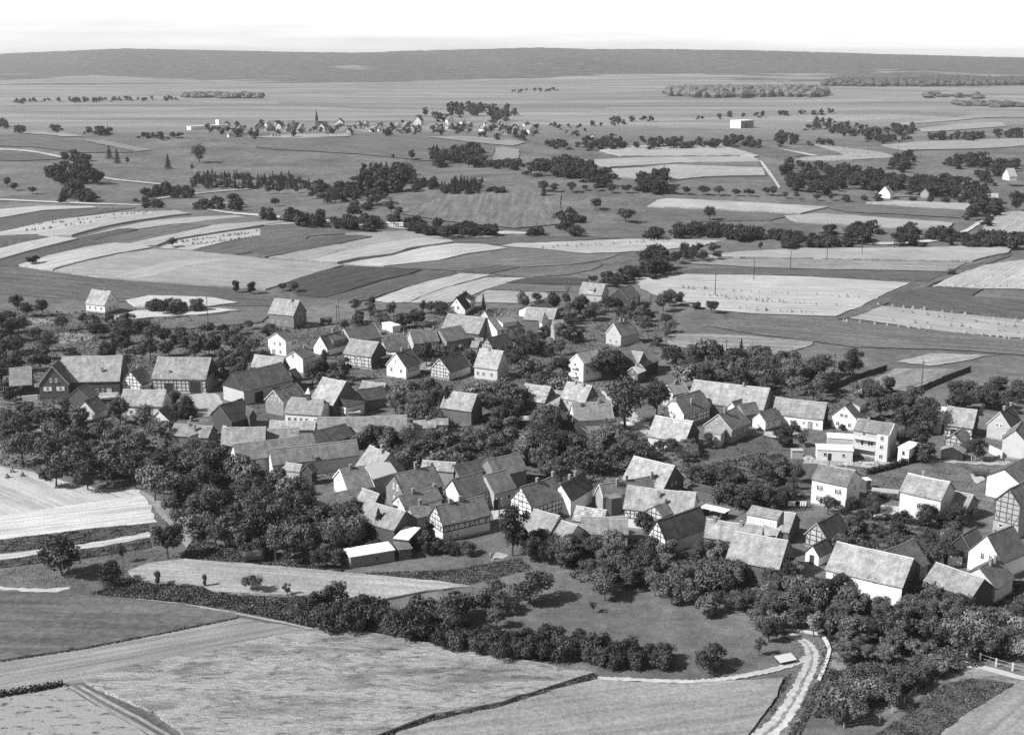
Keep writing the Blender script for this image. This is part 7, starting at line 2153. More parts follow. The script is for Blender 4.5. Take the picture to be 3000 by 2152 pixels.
for i, (k, x, y, w) in enumerate(FAR_HOUSES):
    g = on_ground(*pt(k, (x, y)))
    wm = min(16, max(7.5, 1.35 * abs(w) / CROP[k][2] / px_per_m(g)))
    far_house(i, k, (x, y), wm, wm * hr.uniform(0.42, 0.6), wm * hr.uniform(0.42, 0.6), wm * 1.4, math.radians(hr.uniform(-25, 35)), hr.choice([0.6, 0.55, 0.65, 0.4]) if w > 0 else hr.uniform(0.15, 0.4), hr.uniform(0.1, 0.2),
              'tiny gabled house, %s from left among the houses of the distant village' % ordinal(i + 1))


def church():
    g = on_ground(*pt('Y2', (540, 118)))
    r = empty('church', g, math.radians(15))
    setprops(r, 'church with a dark needle spire in the distant village', 'church')
    m = MB()
    m.box(-2.3, 2.3, -2.3, 2.3, -1, 13)
    m.build('tower', 'plaster', r, 0.2)
    m = MB()
    ap = (0, 0, 29)
    P = [(2.4 * math.cos(a) * 1.15, 2.4 * math.sin(a) * 1.15, 13) for a in [math.pi / 8 + i * math.pi / 4 for i in range(8)]]
    for i in range(8):
        m.face([P[i], P[(i + 1) % 8], ap])
    m.face(list(reversed(P)))
    m.build('spire', 'sheet_roof', r, 0.04)
    m = MB()
    m.box(2.3, 16, -4, 4, -1, 6)
    m.build('nave', 'plaster', r, 0.3)
    m = MB()
    for s in (-1, 1):
        m.face([(2.3, s * 4.5, 5.8), (16.4, s * 4.5, 5.8), (16.4, 0, 11), (2.3, 0, 11)])
    m.face([(16.4, -4.5, 5.8), (16.4, 4.5, 5.8), (16.4, 0, 11)])
    m.build('nave_roof', 'roof_tile', r, 0.1)


church()


def hall():
    g = on_ground(*pt('Y3', (1150, 62)))
    s = px_per_m(g)
    r = empty('hall', g, math.radians(38))
    setprops(r, 'big flat-roofed hall with bright white side alone on the far plain', 'hall')
    h = 36 / 1.7173 / s
    m = MB()
    m.box(0, 28, 0, 20, -1, h)
    m.build('wall', 'plaster', r, 0.25)
    m = MB()
    m.box(-0.15, 0, 0, 20, -1, h)
    m.build('sunlit_skin', 'paint', r, 0.8)  # sunlit side painted whiter than the darker walls on the shaded side
    m = MB()
    m.box(-0.8, 28.8, -0.8, 20.8, h, h + 0.6)
    m.build('roof', 'sheet_roof', r, 0.75)
    m = MB()
    m.box(9, 14, -0.12, 0, -0.5, h * 0.6)
    m.build('gate', 'boards', r, 0.1)


hall()


def long_hall():
    a, b = on_ground(*pt('Y1', (1692, 124))), on_ground(*pt('Y1', (2030, 108)))
    d = (b - a)
    r = empty('long_hall', a, math.atan2(d.y, d.x))
    setprops(r, 'long low white building at the left end of the distant village', 'building')
    L = d.length
    m = MB()
    m.box(0, L, 0, 9, -2, 4.5)
    m.build('wall', 'plaster', r, 0.8)
    m = MB()
    m.box(-0.5, L + 0.5, -0.5, 9.5, 4.5, 5.0)
    m.build('roof', 'sheet_roof', r, 0.7)
    m = MB()
    m.box(L * 0.72, L * 0.77, -0.6, 6, -2, 12)
    m.build('stair_tower', 'plaster', r, 0.8)


long_hall()
house('q1', 'Y4', (585, 350), (608, 352), dict(al=(556, 392), ar=(618, 390)), 3, 'half-hidden white gable of a farmhouse under the big right orchard', roof=0.2, wall=0.75, plinth=False)
house('q2', 'Y4', (785, 363), (806, 358), dict(al=(768, 392), ar=(812, 390)), 3, 'pale roof of a shed in the dense wood right of the big orchard', roof=0.26, wall=0.3, plinth=False, name='shed', cat='shed')
house('q3', 'Y4', (1200, 262), (1240, 262), dict(br=(1255, 305)), 3, 'pale farmhouse roof at the far right', roof=0.35, wall=0.5, plinth=False)
house('q4', 'Y4', (1125, 390), (1160, 388), dict(ar=(1122, 410), br=(1158, 408)), 3, 'small pale barn by the country road at the far right', roof=0.28, wall=0.2, plinth=False, name='barn', cat='barn')


# ------------------------------------------------------------------ straw stooks
def stook_mesh(seed):
    rnd = random.Random(seed)
    mb = MB()
    n = 7
    for i in range(n):
        a = 2 * math.pi * i / n + rnd.uniform(-0.2, 0.2)
        bx, by = 0.62 * math.cos(a), 0.62 * math.sin(a)
        tx, ty = 0.10 * math.cos(a), 0.10 * math.sin(a)
        mb.tube([(bx, by, -0.03), ((bx + tx) * 0.55, (by + ty) * 0.55, 0.75), (tx, ty, 1.25), (tx - 0.12 * math.cos(a + 1), ty - 0.12 * math.sin(a + 1), 1.5)], [0.26, 0.2, 0.13, 0.2], 5)
    me = mb.mesh('straw_stook')
    me.materials.append(MATS['straw'])
    return me


STK = [stook_mesh(i) for i in range(4)]
srnd = random.Random(9)


def stooks(k, a, b, n, label, jx=0.6, tone=0.3, two=True):
    fs = sorted((i + srnd.uniform(-0.45, 0.45)) / max(1, n - 1) for i in range(n))
    fs = [f for f in fs if n < 3 or srnd.random() > 0.12]
    for i, f in enumerate(fs):
        x, y = pt(k, (a[0] + (b[0] - a[0]) * f, a[1] + (b[1] - a[1]) * f))
        g = on_ground(x, y + srnd.uniform(-2.2, 2.2))
        o = bpy.data.objects.new('straw_stook', srnd.choice(STK))
        COL.objects.link(o)
        o.location = g
        s = srnd.uniform(0.6, 1.15)
        o.scale = (s * srnd.uniform(0.8, 1.3), s * 0.9, s)
        o.rotation_euler = (0, 0, srnd.uniform(0, 6.28))
        t = tone * srnd.uniform(0.8, 1.2)
        o.color = (t, t, t, 1)
        setprops(o, label if n == 1 else label.replace('straw stook', 'straw stook, %s from left' % ordinal(i + 1)), 'straw stook', label.replace('straw stook', 'stooks'))


stooks('X5', (0, 330), (1210, 395), 30, 'straw stook in the back row of the big pale stubble field')
stooks('X5', (20, 372), (700, 415), 18, 'straw stook in the upper middle row of the big pale stubble field')
stooks('X5', (250, 400), (1040, 445), 22, 'straw stook in the lower middle row of the big pale stubble field')
stooks('X5', (330, 462), (850, 500), 14, 'straw stook in the front row of the big pale stubble field')
stooks('X5', (1300, 436), (2250, 556), 19, 'straw stook along the dark beet field on the right stubble')
stooks('X5', (1060, 545), (2240, 665), 24, 'straw stook in the front row of the right stubble')
stooks('X5', (1480, 490), (2200, 590), 12, 'straw stook in the upper inner row of the right stubble', tone=0.22)
stooks('X5', (1420, 545), (2230, 630), 12, 'straw stook in the lower inner row of the right stubble', tone=0.22)
stooks('X5', (1640, 318), (2230, 318), 13, 'straw stook on the far right stubble')
stooks('X5', (1900, 250), (2250, 258), 10, 'straw stook in the far row of the far right stubble')
stooks('Y1', (150, 985), (1500, 832), 36, 'straw stook in the outer row on the curved left stubble', tone=0.2)
stooks('Y1', (230, 1022), (1450, 862), 26, 'straw stook in the inner row on the curved left stubble', tone=0.2)
stooks('Y1', (1600, 1120), (2268, 1030), 22, 'straw stook in the outer row on the short left strip', tone=0.2)
stooks('Y1', (1720, 1140), (2260, 1080), 18, 'straw stook in the inner row on the short left strip', tone=0.2)
stooks('X4', (1350, 62), (2250, 10), 24, 'straw stook in the front row of the middle stubble', tone=0.24)
stooks('X4', (1600, 45), (2250, 3), 16, 'straw stook in the back row of the middle stubble', tone=0.24)
for p, lb in (((95, 1262), 'big straw stook at the left edge of the near stubble'), ((150, 1190), 'small straw stook behind the big one on the near stubble'), ((298, 1235), 'big straw stook under the left orchard on the near stubble')):
    stooks('G', p, p, 1, lb, tone=0.3)


# ------------------------------------------------------------------ poles
def pole(k, foot, top, label, frame=False):
    g = on_ground(*pt(k, foot))
    h = abs(foot[1] - top) / CROP[k][2] / px_per_m(g) / 0.97
    r = empty('utility_pole', g, srnd.uniform(-0.2, 0.2))
    setprops(r, label, 'utility pole', 'utility poles')
    w = 0.13 if g.y < 500 else 0.17
    m = MB()
    m.tube([(0, 0, -0.3), (0, 0, h)], [w * 1.15, w * 0.8], 8)
    m.build('shaft', 'boards', r, 0.05)
    if frame:
        m = MB()
        m.tube([(1.5, 0.4, -0.3), (0.1, 0, h * 0.96)], [w, w * 0.8], 8)
        m.build('strut', 'boards', r, 0.05)
        m = MB()
        m.box(0.05, 1.0, -0.06, 0.06, h * 0.4, h * 0.4 + 0.12)
        m.build('brace', 'boards', r, 0.05)
    m = MB()
    m.box(-0.7, 0.7, -0.06, 0.06, h - 0.5, h - 0.36)
    ca = m.build('crossarm', 'boards', r, 0.06)
    for x in (-0.6, 0.6):
        m = MB()
        m.tube([(x, 0, h - 0.36), (x, 0, h - 0.12)], [0.07, 0.05], 6)
        m.build('insulator', 'paint', ca, 0.8)


for i, (fx, fy, ty) in enumerate(((215, 375, 235), (472, 275, 140), (715, 200, 80), (957, 148, 20), (1190, 105, 0), (1405, 70, 5), (1570, 65, 5))):
    pole('X5', (fx, fy), ty, 'utility pole, %s from left in the row across the right fields' % ordinal(i + 1))
pole('X5', (1003, 920), 760, 'utility pole beside the dark trees of the right wood')
pole('X5', (1585, 1005), 808, 'tall utility pole standing at the right board fence')
pole('E', (575, 990), 795, 'short utility pole top in the right wood beside the spruce')
pole('B', (502, 665), 225, 'leaning utility pole at the potato field on the left')
pole('B', (2205, 670), 335, 'near utility pole right of the detached brick-gabled house')
pole('B', (2230, 520), 270, 'far utility pole right of the detached brick-gabled house')
pole('B', (1820, 760), 590, 'thin utility pole above the tall white two-storey house')
pole('X4', (1497, 410), 275, 'utility pole in the field behind the low white house')
pole('X4', (1185, 430), 370, 'short utility pole left of the low white house')
pole('X4', (2055, 470), 370, 'utility pole beside the dark timber barn')
pole('D', (1438, 830), 630, 'utility pole before the two-chimney grey gable')
pole('A', (775, 540), 440, 'short utility pole at the far left gardens')
pole('Q', (455, 430), 185, 'A-shaped double utility pole on the rough slope', True)
pole('O', (825, 960), 700, 'street lamp pole in the courtyard between the tiled houses')
for i, (fx, fy, ty) in enumerate(((225, 152, 100), (378, 172, 128), (502, 195, 140), (652, 195, 150), (765, 210, 170))):
    pole('Y4', (fx, fy), ty, 'far utility pole, %s from left along the lane over the big right orchard' % ordinal(i + 1))


# ------------------------------------------------------------------ fences and walls
def board_fence(k, pts, h, label, tone=0.05):
    G = [on_ground(*pt(k, p)) for p in pts]
    r = empty('board_fence', G[0])
    setprops(r, label, 'fence', 'fences')
    for a, b in zip(G, G[1:]):
        d = b - a
        n = max(1, int(d.length / 2.4))
        t = d.normalized()
        for i in range(n):
            p, q = a + d * (i / n) - G[0], a + d * ((i + 1) / n) - G[0]
            hh = h * srnd.uniform(0.93, 1.05)
            m = MB()
            nn = Vector((t.y, -t.x, 0)) * 0.03
            A, B = p + t * 0.06, q - t * 0.03
            u = Vector((0, 0, hh))
            z = Vector((0, 0, -0.1))
            m.face([A + nn + z, B + nn + z, B + nn + u, A + nn + u], [(0, 0), (2.4, 0), (2.4, hh), (0, hh)])
            m.face([B - nn + z, A - nn + z, A - nn + u, B - nn + u], [(0, 0), (2.4, 0), (2.4, hh), (0, hh)])
            m.face([A + nn + u, B + nn + u, B - nn + u, A - nn + u])
            m.build('board', 'boards', r, tone * srnd.uniform(0.7, 1.4))
            m = MB()
            m.box(p.x - 0.07, p.x + 0.07, p.y - 0.07, p.y + 0.07, p.z - 0.2, p.z + hh + 0.12)
            m.build('post', 'boards', r, tone)
    return r


board_fence('F', [(-330, 1480), (0, 1330), (445, 1190)], 1.9, 'dark board fence rising from the dark trees at the right pasture')
board_fence('F', [(700, 1560), (900, 1470), (1250, 1320), (1555, 1205)], 1.9, 'dark board fence along the far side of the right pasture')


def post_fence(k, pts, h, label, tone=0.1, rails=2, step=2.6, w=0.07):
    G = [on_ground(*pt(k, p)) for p in pts]
    r = empty('post_fence', G[0])
    setprops(r, label, 'fence', 'fences')
    for a, b in zip(G, G[1:]):
        d = b - a
        n = max(1, int(d.length / step))
        for i in range(n + (b is G[-1])):
            p = a + d * (i / n) - G[0]
            m = MB()
            m.box(p.x - w, p.x + w, p.y - w, p.y + w, p.z - 0.2, p.z + h)
            m.build('post', 'paint', r, tone)
        for j in range(rails):
            z = h * (0.45 + 0.45 * j / max(1, rails - 1))
            m = MB()
            p, q = a - G[0] + Vector((0, 0, z)), b - G[0] + Vector((0, 0, z))
            m.tube([p, q], [0.02, 0.02], 4)
            m.build('rail', 'paint', r, tone)
    return r


post_fence('X7', [(185, 740), (320, 752), (415, 742), (510, 726), (605, 712), (700, 697), (790, 682)], 1.3, 'thin wire fence on posts below the half-timbered house', 0.08)
post_fence('X8', [(1590, 1195), (1663, 1215), (1752, 1245), (1845, 1270), (1930, 1290)], 1.6, 'pale concrete post fence beside the garden path', 0.6, 2, 6.0, 0.11)
post_fence('X8', [(900, 1590), (1100, 1560), (1240, 1450), (1360, 1340), (1480, 1270)], 1.2, 'pale garden fence posts along the potato field', 0.4, 2, 4.0)
post_fence('X8', [(770, 1310), (775, 1270), (800, 1210)], 1.2, 'short wooden fence right of the dirt road', 0.3)
post_fence('B', [(-420, 790), (-300, 800), (-150, 800), (90, 830)], 1.1, 'pale garden fence behind the left barns', 0.5)
post_fence('C', [(640, 740), (820, 735), (830, 660)], 1.1, 'pale fence right of the small flat-roofed hut', 0.5, 2, 2.0)
post_fence('N', [(1800, 1450), (1950, 1440), (2080, 1500), (2230, 1480)], 1.5, 'dark garden fence in front of the half-timbered house', 0.05)
post_fence('M', [(980, 1215), (1110, 1215), (1250, 1222), (1380, 1215)], 1.1, 'white posts before the dark tree on the right', 0.6, 1, 3.0)


def wall_line(name, k, pts, h, t, tone, label, mat='plaster'):
    G = [on_ground(*pt(k, p)) for p in pts]
    m = MB()
    for a, b in zip(G, G[1:]):
        d = (b - a).normalized()
        n = Vector((d.y, -d.x, 0)) * (t / 2)
        u = Vector((0, 0, h))
        z = Vector((0, 0, -0.2))
        c = [a - n, b - n, b + n, a + n]
        m.face([p + u for p in c])
        for i in range(4):
            m.face([c[i] + z, c[(i + 1) % 4] + z, c[(i + 1) % 4] + u, c[i] + u])
    o = m.build(name, mat, None, tone)
    setprops(o, label, 'wall', 'garden walls')


wall_line('kerb_wall', 'X8', [(572, 1038), (680, 1052), (782, 1070), (806, 1110), (822, 1155), (812, 1200), (785, 1275), (762, 1325)], 0.35, 0.6, 0.55, 'low pale kerb wall bending round the road end')
wall_line('garden_wall', 'G', [(300, 255), (505, 240)], 1.9, 0.3, 0.75, 'white garden wall left of the brick gabled house')
wall_line('garden_wall', 'G', [(980, 225), (1160, 215)], 1.2, 0.3, 0.75, 'short white wall below the tile-roofed yard shed')
wall_line('garden_wall', 'G', [(1310, 190), (1570, 178)], 1.2, 0.3, 0.7, 'white wall before the long pale-roofed barn')
wall_line('garden_wall', 'R', [(1245, 1600), (1510, 1620)], 2.2, 0.4, 0.8, 'white garden wall left of the right brilliant white gable')
wall_line('garden_wall', 'R', [(960, 1600), (1190, 1610)], 1.8, 0.3, 0.55, 'pale wall between the front barn and the white garden wall')
wall_line('garden_wall', 'R', [(1800, 110), (1970, 190)], 2.0, 0.3, 0.7, 'white wall before the blank light-grey gable')
wall_line('garden_wall', 'R', [(240, 620), (600, 655)], 0.9, 0.3, 0.5, 'low pale wall left of the long white house')


def hedge(k, pts, h, w, label):
    G = [on_ground(*pt(k, p)) for p in pts]
    L = []
    rnd = random.Random(label)
    for a, b in zip(G, G[1:]):
        d = b - a
        n = int(d.length * 55 * h)
        t = d.normalized()
        s = Vector((t.y, -t.x, 0))
        for _ in range(n):
            c = a + d * rnd.random() + s * rnd.uniform(-w, w) + Vector((0, 0, rnd.uniform(0, h)))
            q = Vector((rnd.gauss(0, 1), rnd.gauss(0, 1), rnd.gauss(0.3, 1))).normalized()
            x = q.orthogonal().normalized() * 0.2
            y = q.cross(x)
            L.append([c - x, c - y, c + x, c + y])
    V, F2 = [], []
    for q in L:
        i = len(V)
        V += [tuple(p) for p in q]
        F2.append((i, i + 1, i + 2, i + 3))
    me = bpy.data.meshes.new('hedge')
    me.from_pydata(V, [], F2)
    o = link('hedge', me, 'leaves', None, 0.04)
    setprops(o, label, 'hedge', 'clipped hedges')


hedge('L', [(1080, 1400), (1400, 1320), (1600, 1260), (1780, 1215)], 1.6, 0.5, 'dark clipped hedge running up beside the balcony house')
hedge('X6', [(-60, 1425), (0, 1412), (180, 1385), (355, 1350)], 1.0, 0.6, 'dark low hedge beside the weedy field at the lower left corner')
hedge('R', [(420, 1020), (600, 1040), (900, 1080)], 1.4, 0.6, 'dark hedge under the fruit tree before the long white house')
hedge('R', [(170, 680), (380, 720), (590, 740)], 1.2, 0.8, 'leafy hedge left of the long white house')
hedge('D', [(800, 450), (1000, 470), (1250, 465)], 1.4, 0.5, 'dark hedge before the grey-roofed dormer house')


# ------------------------------------------------------------------ low herbs, tall grass, garden plants
def free_of_houses(q, P):
    x, y = q[:, 0], q[:, 1]
    ok = np.zeros(len(q), bool)
    for i in range(len(P)):
        (x1, y1), (x2, y2) = P[i], P[i - 1]
        if y1 != y2:
            ok ^= ((y1 > y) != (y2 > y)) & (x < (x2 - x1) * (y - y1) / (y2 - y1) + x1)
    for cx, cy, th, L, W in HB:
        u = (x - cx) * math.cos(th) + (y - cy) * math.sin(th)
        v = -(x - cx) * math.sin(th) + (y - cy) * math.cos(th)
        ok &= ~((abs(u) < L / 2 + 0.1) & (abs(v) < W / 2 + 0.1))
    return ok


def undergrowth(name, label, areas, tone, patchy=True):
    out = []
    for k, poly, n, h, s in areas:
        P = [tuple(on_ground(*pt(k, p))[:2]) for p in poly]
        x0, x1 = min(p[0] for p in P), max(p[0] for p in P)
        y0, y1 = min(p[1] for p in P), max(p[1] for p in P)
        pts = []
        while len(pts) < n:
            q = RNG.uniform((x0, y0), (x1, y1), (n * 2, 2))
            pts += list(q[free_of_houses(q, P)])
        pts = np.array(pts[:n])
        z = terrain(pts[:, 0], pts[:, 1])
        clump = 0.5 + 0.5 * np.sin(pts[:, 0] * 0.9 + 3 * np.sin(pts[:, 1] * 0.31)) * np.sin(pts[:, 1] * 0.7 + 2 * np.sin(pts[:, 0] * 0.23))
        kp = (clump > 0.42) | (RNG.random(n) < 0.12) if patchy else np.ones(n, bool)
        pts, z, clump = pts[kp], z[kp], clump[kp]
        n = len(pts)
        hh = h * (0.15 + 0.85 * RNG.random(n)) * (0.15 + 0.85 * clump ** 1.5)
        c = np.stack([pts[:, 0], pts[:, 1], z + hh * 0.6], 1)
        nrm = RNG.normal(size=(n, 3)) * np.array([1, 1, 0.7]) + np.array([0, 0, 0.5])
        nrm /= np.linalg.norm(nrm, axis=1, keepdims=True)
        t = np.cross(nrm, RNG.normal(size=(n, 3)))
        t /= np.linalg.norm(t, axis=1, keepdims=True)
        b = np.cross(nrm, t)
        sz = (s * RNG.uniform(0.5, 1.2, n))[:, None]
        out.append(np.stack([c - t * sz, c - b * sz, c + t * sz, c + b * sz], 1))
    A = np.concatenate(out)
    n = len(A)
    me = bpy.data.meshes.new(name)
    me.vertices.add(n * 4)
    me.vertices.foreach_set('co', A.reshape(-1))
    me.loops.add(n * 4)
    me.loops.foreach_set('vertex_index', np.arange(n * 4))
    me.polygons.add(n)
    me.polygons.foreach_set('loop_start', np.arange(n) * 4)
    me.polygons.foreach_set('loop_total', np.full(n, 4))
    me.update()
    o = link(name, me, 'leaves', None, tone)
    setprops(o, label, None, None, 'stuff')


undergrowth('undergrowth', 'garden plants, nettles and rough grass between the houses', [
    ('V', [(0, 690), (350, 690), (600, 740), (600, 800), (0, 850)], 16000, 1.6, 0.3),
    ('V', [(0, 880), (420, 890), (520, 1020), (700, 1100), (800, 1130), (760, 1230), (500, 1210), (340, 1090), (0, 1030)], 22000, 1.4, 0.28),
    ('V', [(600, 720), (1300, 670), (1500, 700), (1500, 760), (1300, 900), (900, 900), (700, 860)], 20000, 1.6, 0.3),
    ('V', [(800, 940), (1250, 900), (1560, 1000), (1600, 1120), (1250, 1070), (860, 1050)], 18000, 1.5, 0.28),
    ('V', [(1480, 780), (1850, 800), (2060, 900), (2060, 960), (1500, 860)], 12000, 1.5, 0.3),
    ('V', [(1500, 1040), (1720, 1000), (1800, 1130), (1640, 1140)], 8000, 1.5, 0.26),
    ('V', [(1160, 1190), (1560, 1200), (1760, 1250), (1860, 1400), (1700, 1370), (1560, 1320), (1280, 1290)], 18000, 1.3, 0.24),
    ('V', [(1800, 1290), (2280, 1290), (2280, 1440), (2100, 1500), (1880, 1590), (1800, 1590), (1830, 1420)], 26000, 1.3, 0.24),
    ('V', [(1820, 1150), (2130, 1130), (2140, 1240), (1900, 1210)], 8000, 1.3, 0.24),
    ('V', [(1480, 900), (1840, 930), (2268, 930), (2268, 1130), (1900, 1150), (1560, 1010)], 9000, 0.55, 0.2),
    ('V', [(560, 780), (1000, 760), (1200, 900), (1000, 1060), (700, 1080), (560, 900)], 12000, 0.7, 0.22),
], 0.06)
undergrowth('tall_grass', 'rank grass and weeds on the bank above the meadow and along the hedge', [
    ('V', [(280, 1290), (440, 1300), (500, 1318), (660, 1325), (720, 1345), (860, 1390), (1000, 1428), (980, 1436), (780, 1398), (700, 1392), (640, 1378), (520, 1352), (400, 1334), (200, 1316)], 26000, 1.3, 0.2),
    ('V', [(0, 1262), (340, 1215), (420, 1235), (300, 1290), (120, 1300), (0, 1290)], 2500, 0.15, 0.14),
    ('V', [(1738, 1500), (1752, 1490), (1748, 1530), (1700, 1600), (1660, 1640), (1640, 1640), (1690, 1580), (1722, 1545)], 2500, 0.5, 0.18),
    ('V', [(1828, 1440), (1845, 1440), (1838, 1490), (1805, 1560), (1765, 1640), (1730, 1640), (1785, 1540)], 4500, 0.6, 0.18),
    ('V', [(430, 1190), (520, 1215), (760, 1255), (760, 1268), (520, 1245), (400, 1235)], 7000, 0.9, 0.2),
    ('V', [(780, 1270), (1000, 1262), (1150, 1235), (1180, 1260), (1040, 1295)], 6000, 0.5, 0.2),
], 0.07, False)


undergrowth('field_margin', 'dark grass added for the shaded crop edge between the two front grain fields', [
    ('V', [(1322, 1495), (1240, 1517), (1110, 1559), (1050, 1571), (960, 1584), (880, 1612), (800, 1645), (800, 1665), (885, 1625), (965, 1598), (1055, 1582), (1115, 1570), (1245, 1527), (1322, 1506)], 9000, 0.95, 0.2),  # dark strip stands in for the shaded side of the standing crop
    ('V', [(0, 1459), (190, 1431), (396, 1391), (526, 1364), (526, 1369), (396, 1397), (190, 1437), (0, 1466)], 3000, 0.4, 0.16),
    ('V', [(190, 1507), (240, 1536), (336, 1576), (400, 1618), (425, 1618), (350, 1570), (250, 1528), (205, 1507)], 4000, 0.8, 0.18),
], 0.06, False)
undergrowth('potato_plants', 'leafy potato rows in the lower right field and the left strips', [
    ('X8', [(1060, 1640), (1230, 1530), (1340, 1420), (1480, 1340), (1620, 1320), (1850, 1340), (1700, 1450), (1520, 1560), (1400, 1640), (1200, 1700)], 16000, 0.75, 0.19),
    ('V', [(0, 1196), (190, 1172), (325, 1160), (332, 1177), (190, 1203), (0, 1224)], 5000, 0.6, 0.2),
    ('V', [(0, 1242), (190, 1216), (332, 1192), (335, 1212), (190, 1236), (0, 1258)], 5000, 0.6, 0.2),
    ('X8', [(1440, 1650), (1560, 1560), (1730, 1450), (1930, 1330), (2000, 1400), (2000, 1700), (1500, 1720)], 1, 0.75, 0.19),
], 0.075, False)


# ------------------------------------------------------------------ people, wagons, small things
def person(k, p, label, shirt=0.6, legs=0.05, rz=0.0, bend=0.0):
    g = on_ground(*pt(k, p))
    m2 = PEOPLE[bend].copy()
    o = bpy.data.objects.new('person', m2)
    COL.objects.link(o)
    for nm, tn in (('cloth_legs', legs), ('cloth_shirt', shirt)):
        m = bpy.data.materials.new(nm)
        m.use_nodes = True
        m.node_tree.nodes['Principled BSDF'].inputs['Base Color'].default_value = (tn, tn, tn, 1)
        m2.materials.append(m)
    m2.materials.append(MATS['skin'])
    for f in m2.polygons:
        c = f.center
        f.material_index = 0 if c.z < 0.92 and abs(c.x) < 0.22 else (2 if c.z > 1.52 - 0.2 * bend or (abs(c.x) > 0.22 and c.z < 0.98) else 1)
    o.location = g
    o.rotation_euler = (0, 0, rz)
    setprops(o, label, 'person', 'people')


person('C', (948, 238), 'person in light shirt working in the pale field above the village', 0.7, 0.06, 0.6, 0.6)
person('C', (1055, 182), 'second person farther up in the pale field above the village', 0.5, 0.05, -0.5, 0.4)
person('O', (712, 1530), 'person in light clothes in the shade by the front garden', 0.65, 0.3, 0.8)
person('O', (752, 1590), 'person bending down on the grass by the front garden', 0.6, 0.04, -0.6, 0.9)
person('Y3', (83, 516), 'left of two tiny people on the open slope', 0.4, 0.05)
person('Y3', (150, 508), 'right of two tiny people on the open slope', 0.6, 0.05)


def wagon(k, p, rz, label, load=True):
    g = on_ground(*pt(k, p))
    r = empty('farm_wagon', g, rz)
    setprops(r, label, 'wagon', 'farm wagons')
    m = MB()
    m.box(-2.2, 2.2, -0.8, 0.8, 0.85, 1.0)
    for s in (-1, 1):
        m.face([(-2.2, s * 0.8, 1.0), (2.2, s * 0.8, 1.0), (2.3, s * 1.05, 1.7), (-2.3, s * 1.05, 1.7)])
    m.build('bed', 'boards', r, 0.09)
    for x in (-1.5, 1.5):
        for s in (-1, 1):
            m = MB()
            R = 0.55
            n = 14
            for y0 in (s * 0.95,):
                for i in range(n):
                    a, b = 2 * math.pi * i / n, 2 * math.pi * (i + 1) / n
                    for q, w in ((R, 0.08),):
                        m.face([(x + q * math.cos(a), y0 - 0.05, 0.55 + q * math.sin(a)), (x + q * math.cos(b), y0 - 0.05, 0.55 + q * math.sin(b)), (x + (q - w) * math.cos(b), y0 - 0.05, 0.55 + (q - w) * math.sin(b)), (x + (q - w) * math.cos(a), y0 - 0.05, 0.55 + (q - w) * math.sin(a))])
                        m.face([(x + q * math.cos(a), y0 - 0.05, 0.55 + q * math.sin(a)), (x + q * math.cos(a), y0 + 0.05, 0.55 + q * math.sin(a)), (x + q * math.cos(b), y0 + 0.05, 0.55 + q * math.sin(b)), (x + q * math.cos(b), y0 - 0.05, 0.55 + q * math.sin(b))])
                    if i % 2 == 0:
                        m.bar((x, y0 - 0.03, 0.55), (x + R * 0.95 * math.cos(a), y0 - 0.03, 0.55 + R * 0.95 * math.sin(a)), 0.06, 0.05, (0, 1, 0))
            m.build('wheel', 'boards', r, 0.05)
    m = MB()
    m.tube([(2.2, 0, 0.7), (4.6, 0, 0.8)], [0.06, 0.05], 6)
    m.build('drawbar', 'boards', r, 0.07)
    if load:
        m = MB()
        rnd = random.Random(label)
        n = 12
        rings = []
        for z, q in ((1.0, 0.95), (1.8, 1.12), (2.6, 1.1), (3.1, 0.7)):
            rings.append([(2.1 * q * math.copysign(abs(math.cos(a)) ** 0.5, math.cos(a)) * rnd.uniform(0.93, 1.07), 0.85 * q * math.copysign(abs(math.sin(a)) ** 0.5, math.sin(a)) * rnd.uniform(0.9, 1.1), z * rnd.uniform(0.96, 1.04)) for a in [2 * math.pi * i / n for i in range(n)]])
        for a, b in zip(rings, rings[1:]):
            for i in range(n):
                m.face([a[i], a[(i + 1) % n], b[(i + 1) % n], b[i]])
        m.face(rings[-1])
        m.build('hay_load', 'straw', r, 0.10)


wagon('X5', (1780, 240), math.radians(15), 'dark loaded hay wagon at the end of the grass track on the right fields')
wagon('X6', (1420, 660), math.radians(10), 'dark cart in the grass between the track and the grain strip')
wagon('R', (1690, 430), math.radians(-20), 'dark empty cart on the pale gravel patch at the right', False)
wagon('B', (2060, 590), math.radians(5), 'dark cart right of the detached brick-gabled house')


def shelter():
    g = on_ground(*pt('X8', (575, 1222)))
    r = empty('feed_shelter', g, math.radians(22))
    r.scale = (0.72, 0.72, 0.72)
    setprops(r, 'low field shelter with slanting pale roof beside the road bend', 'shelter')
    for x in (-1.9, 1.9):
        for y in (-0.9, 0.9):
            m = MB()
            m.box(x - 0.08, x + 0.08, y - 0.08, y + 0.08, -0.2, 1.1 + 0.25 * (y > 0))
            m.build('post', 'boards', r, 0.06)
    m = MB()
    P = [(-2.4, -1.4, 1.1), (2.4, -1.4, 1.1), (2.4, 1.4, 1.6), (-2.4, 1.4, 1.6)]
    m.face(P)
    Q = [(a, b, c - 0.12) for a, b, c in P]
    m.face(list(reversed(Q)))
    for i in range(4):
        m.face([P[i], Q[i], Q[(i + 1) % 4], P[(i + 1) % 4]])
    m.build('roof', 'sheet_roof', r, 0.5)
    m = MB()
    m.box(-1.8, 1.8, -0.6, 0.6, 0.3, 0.75)
    m.build('trough', 'boards', r, 0.05)


shelter()


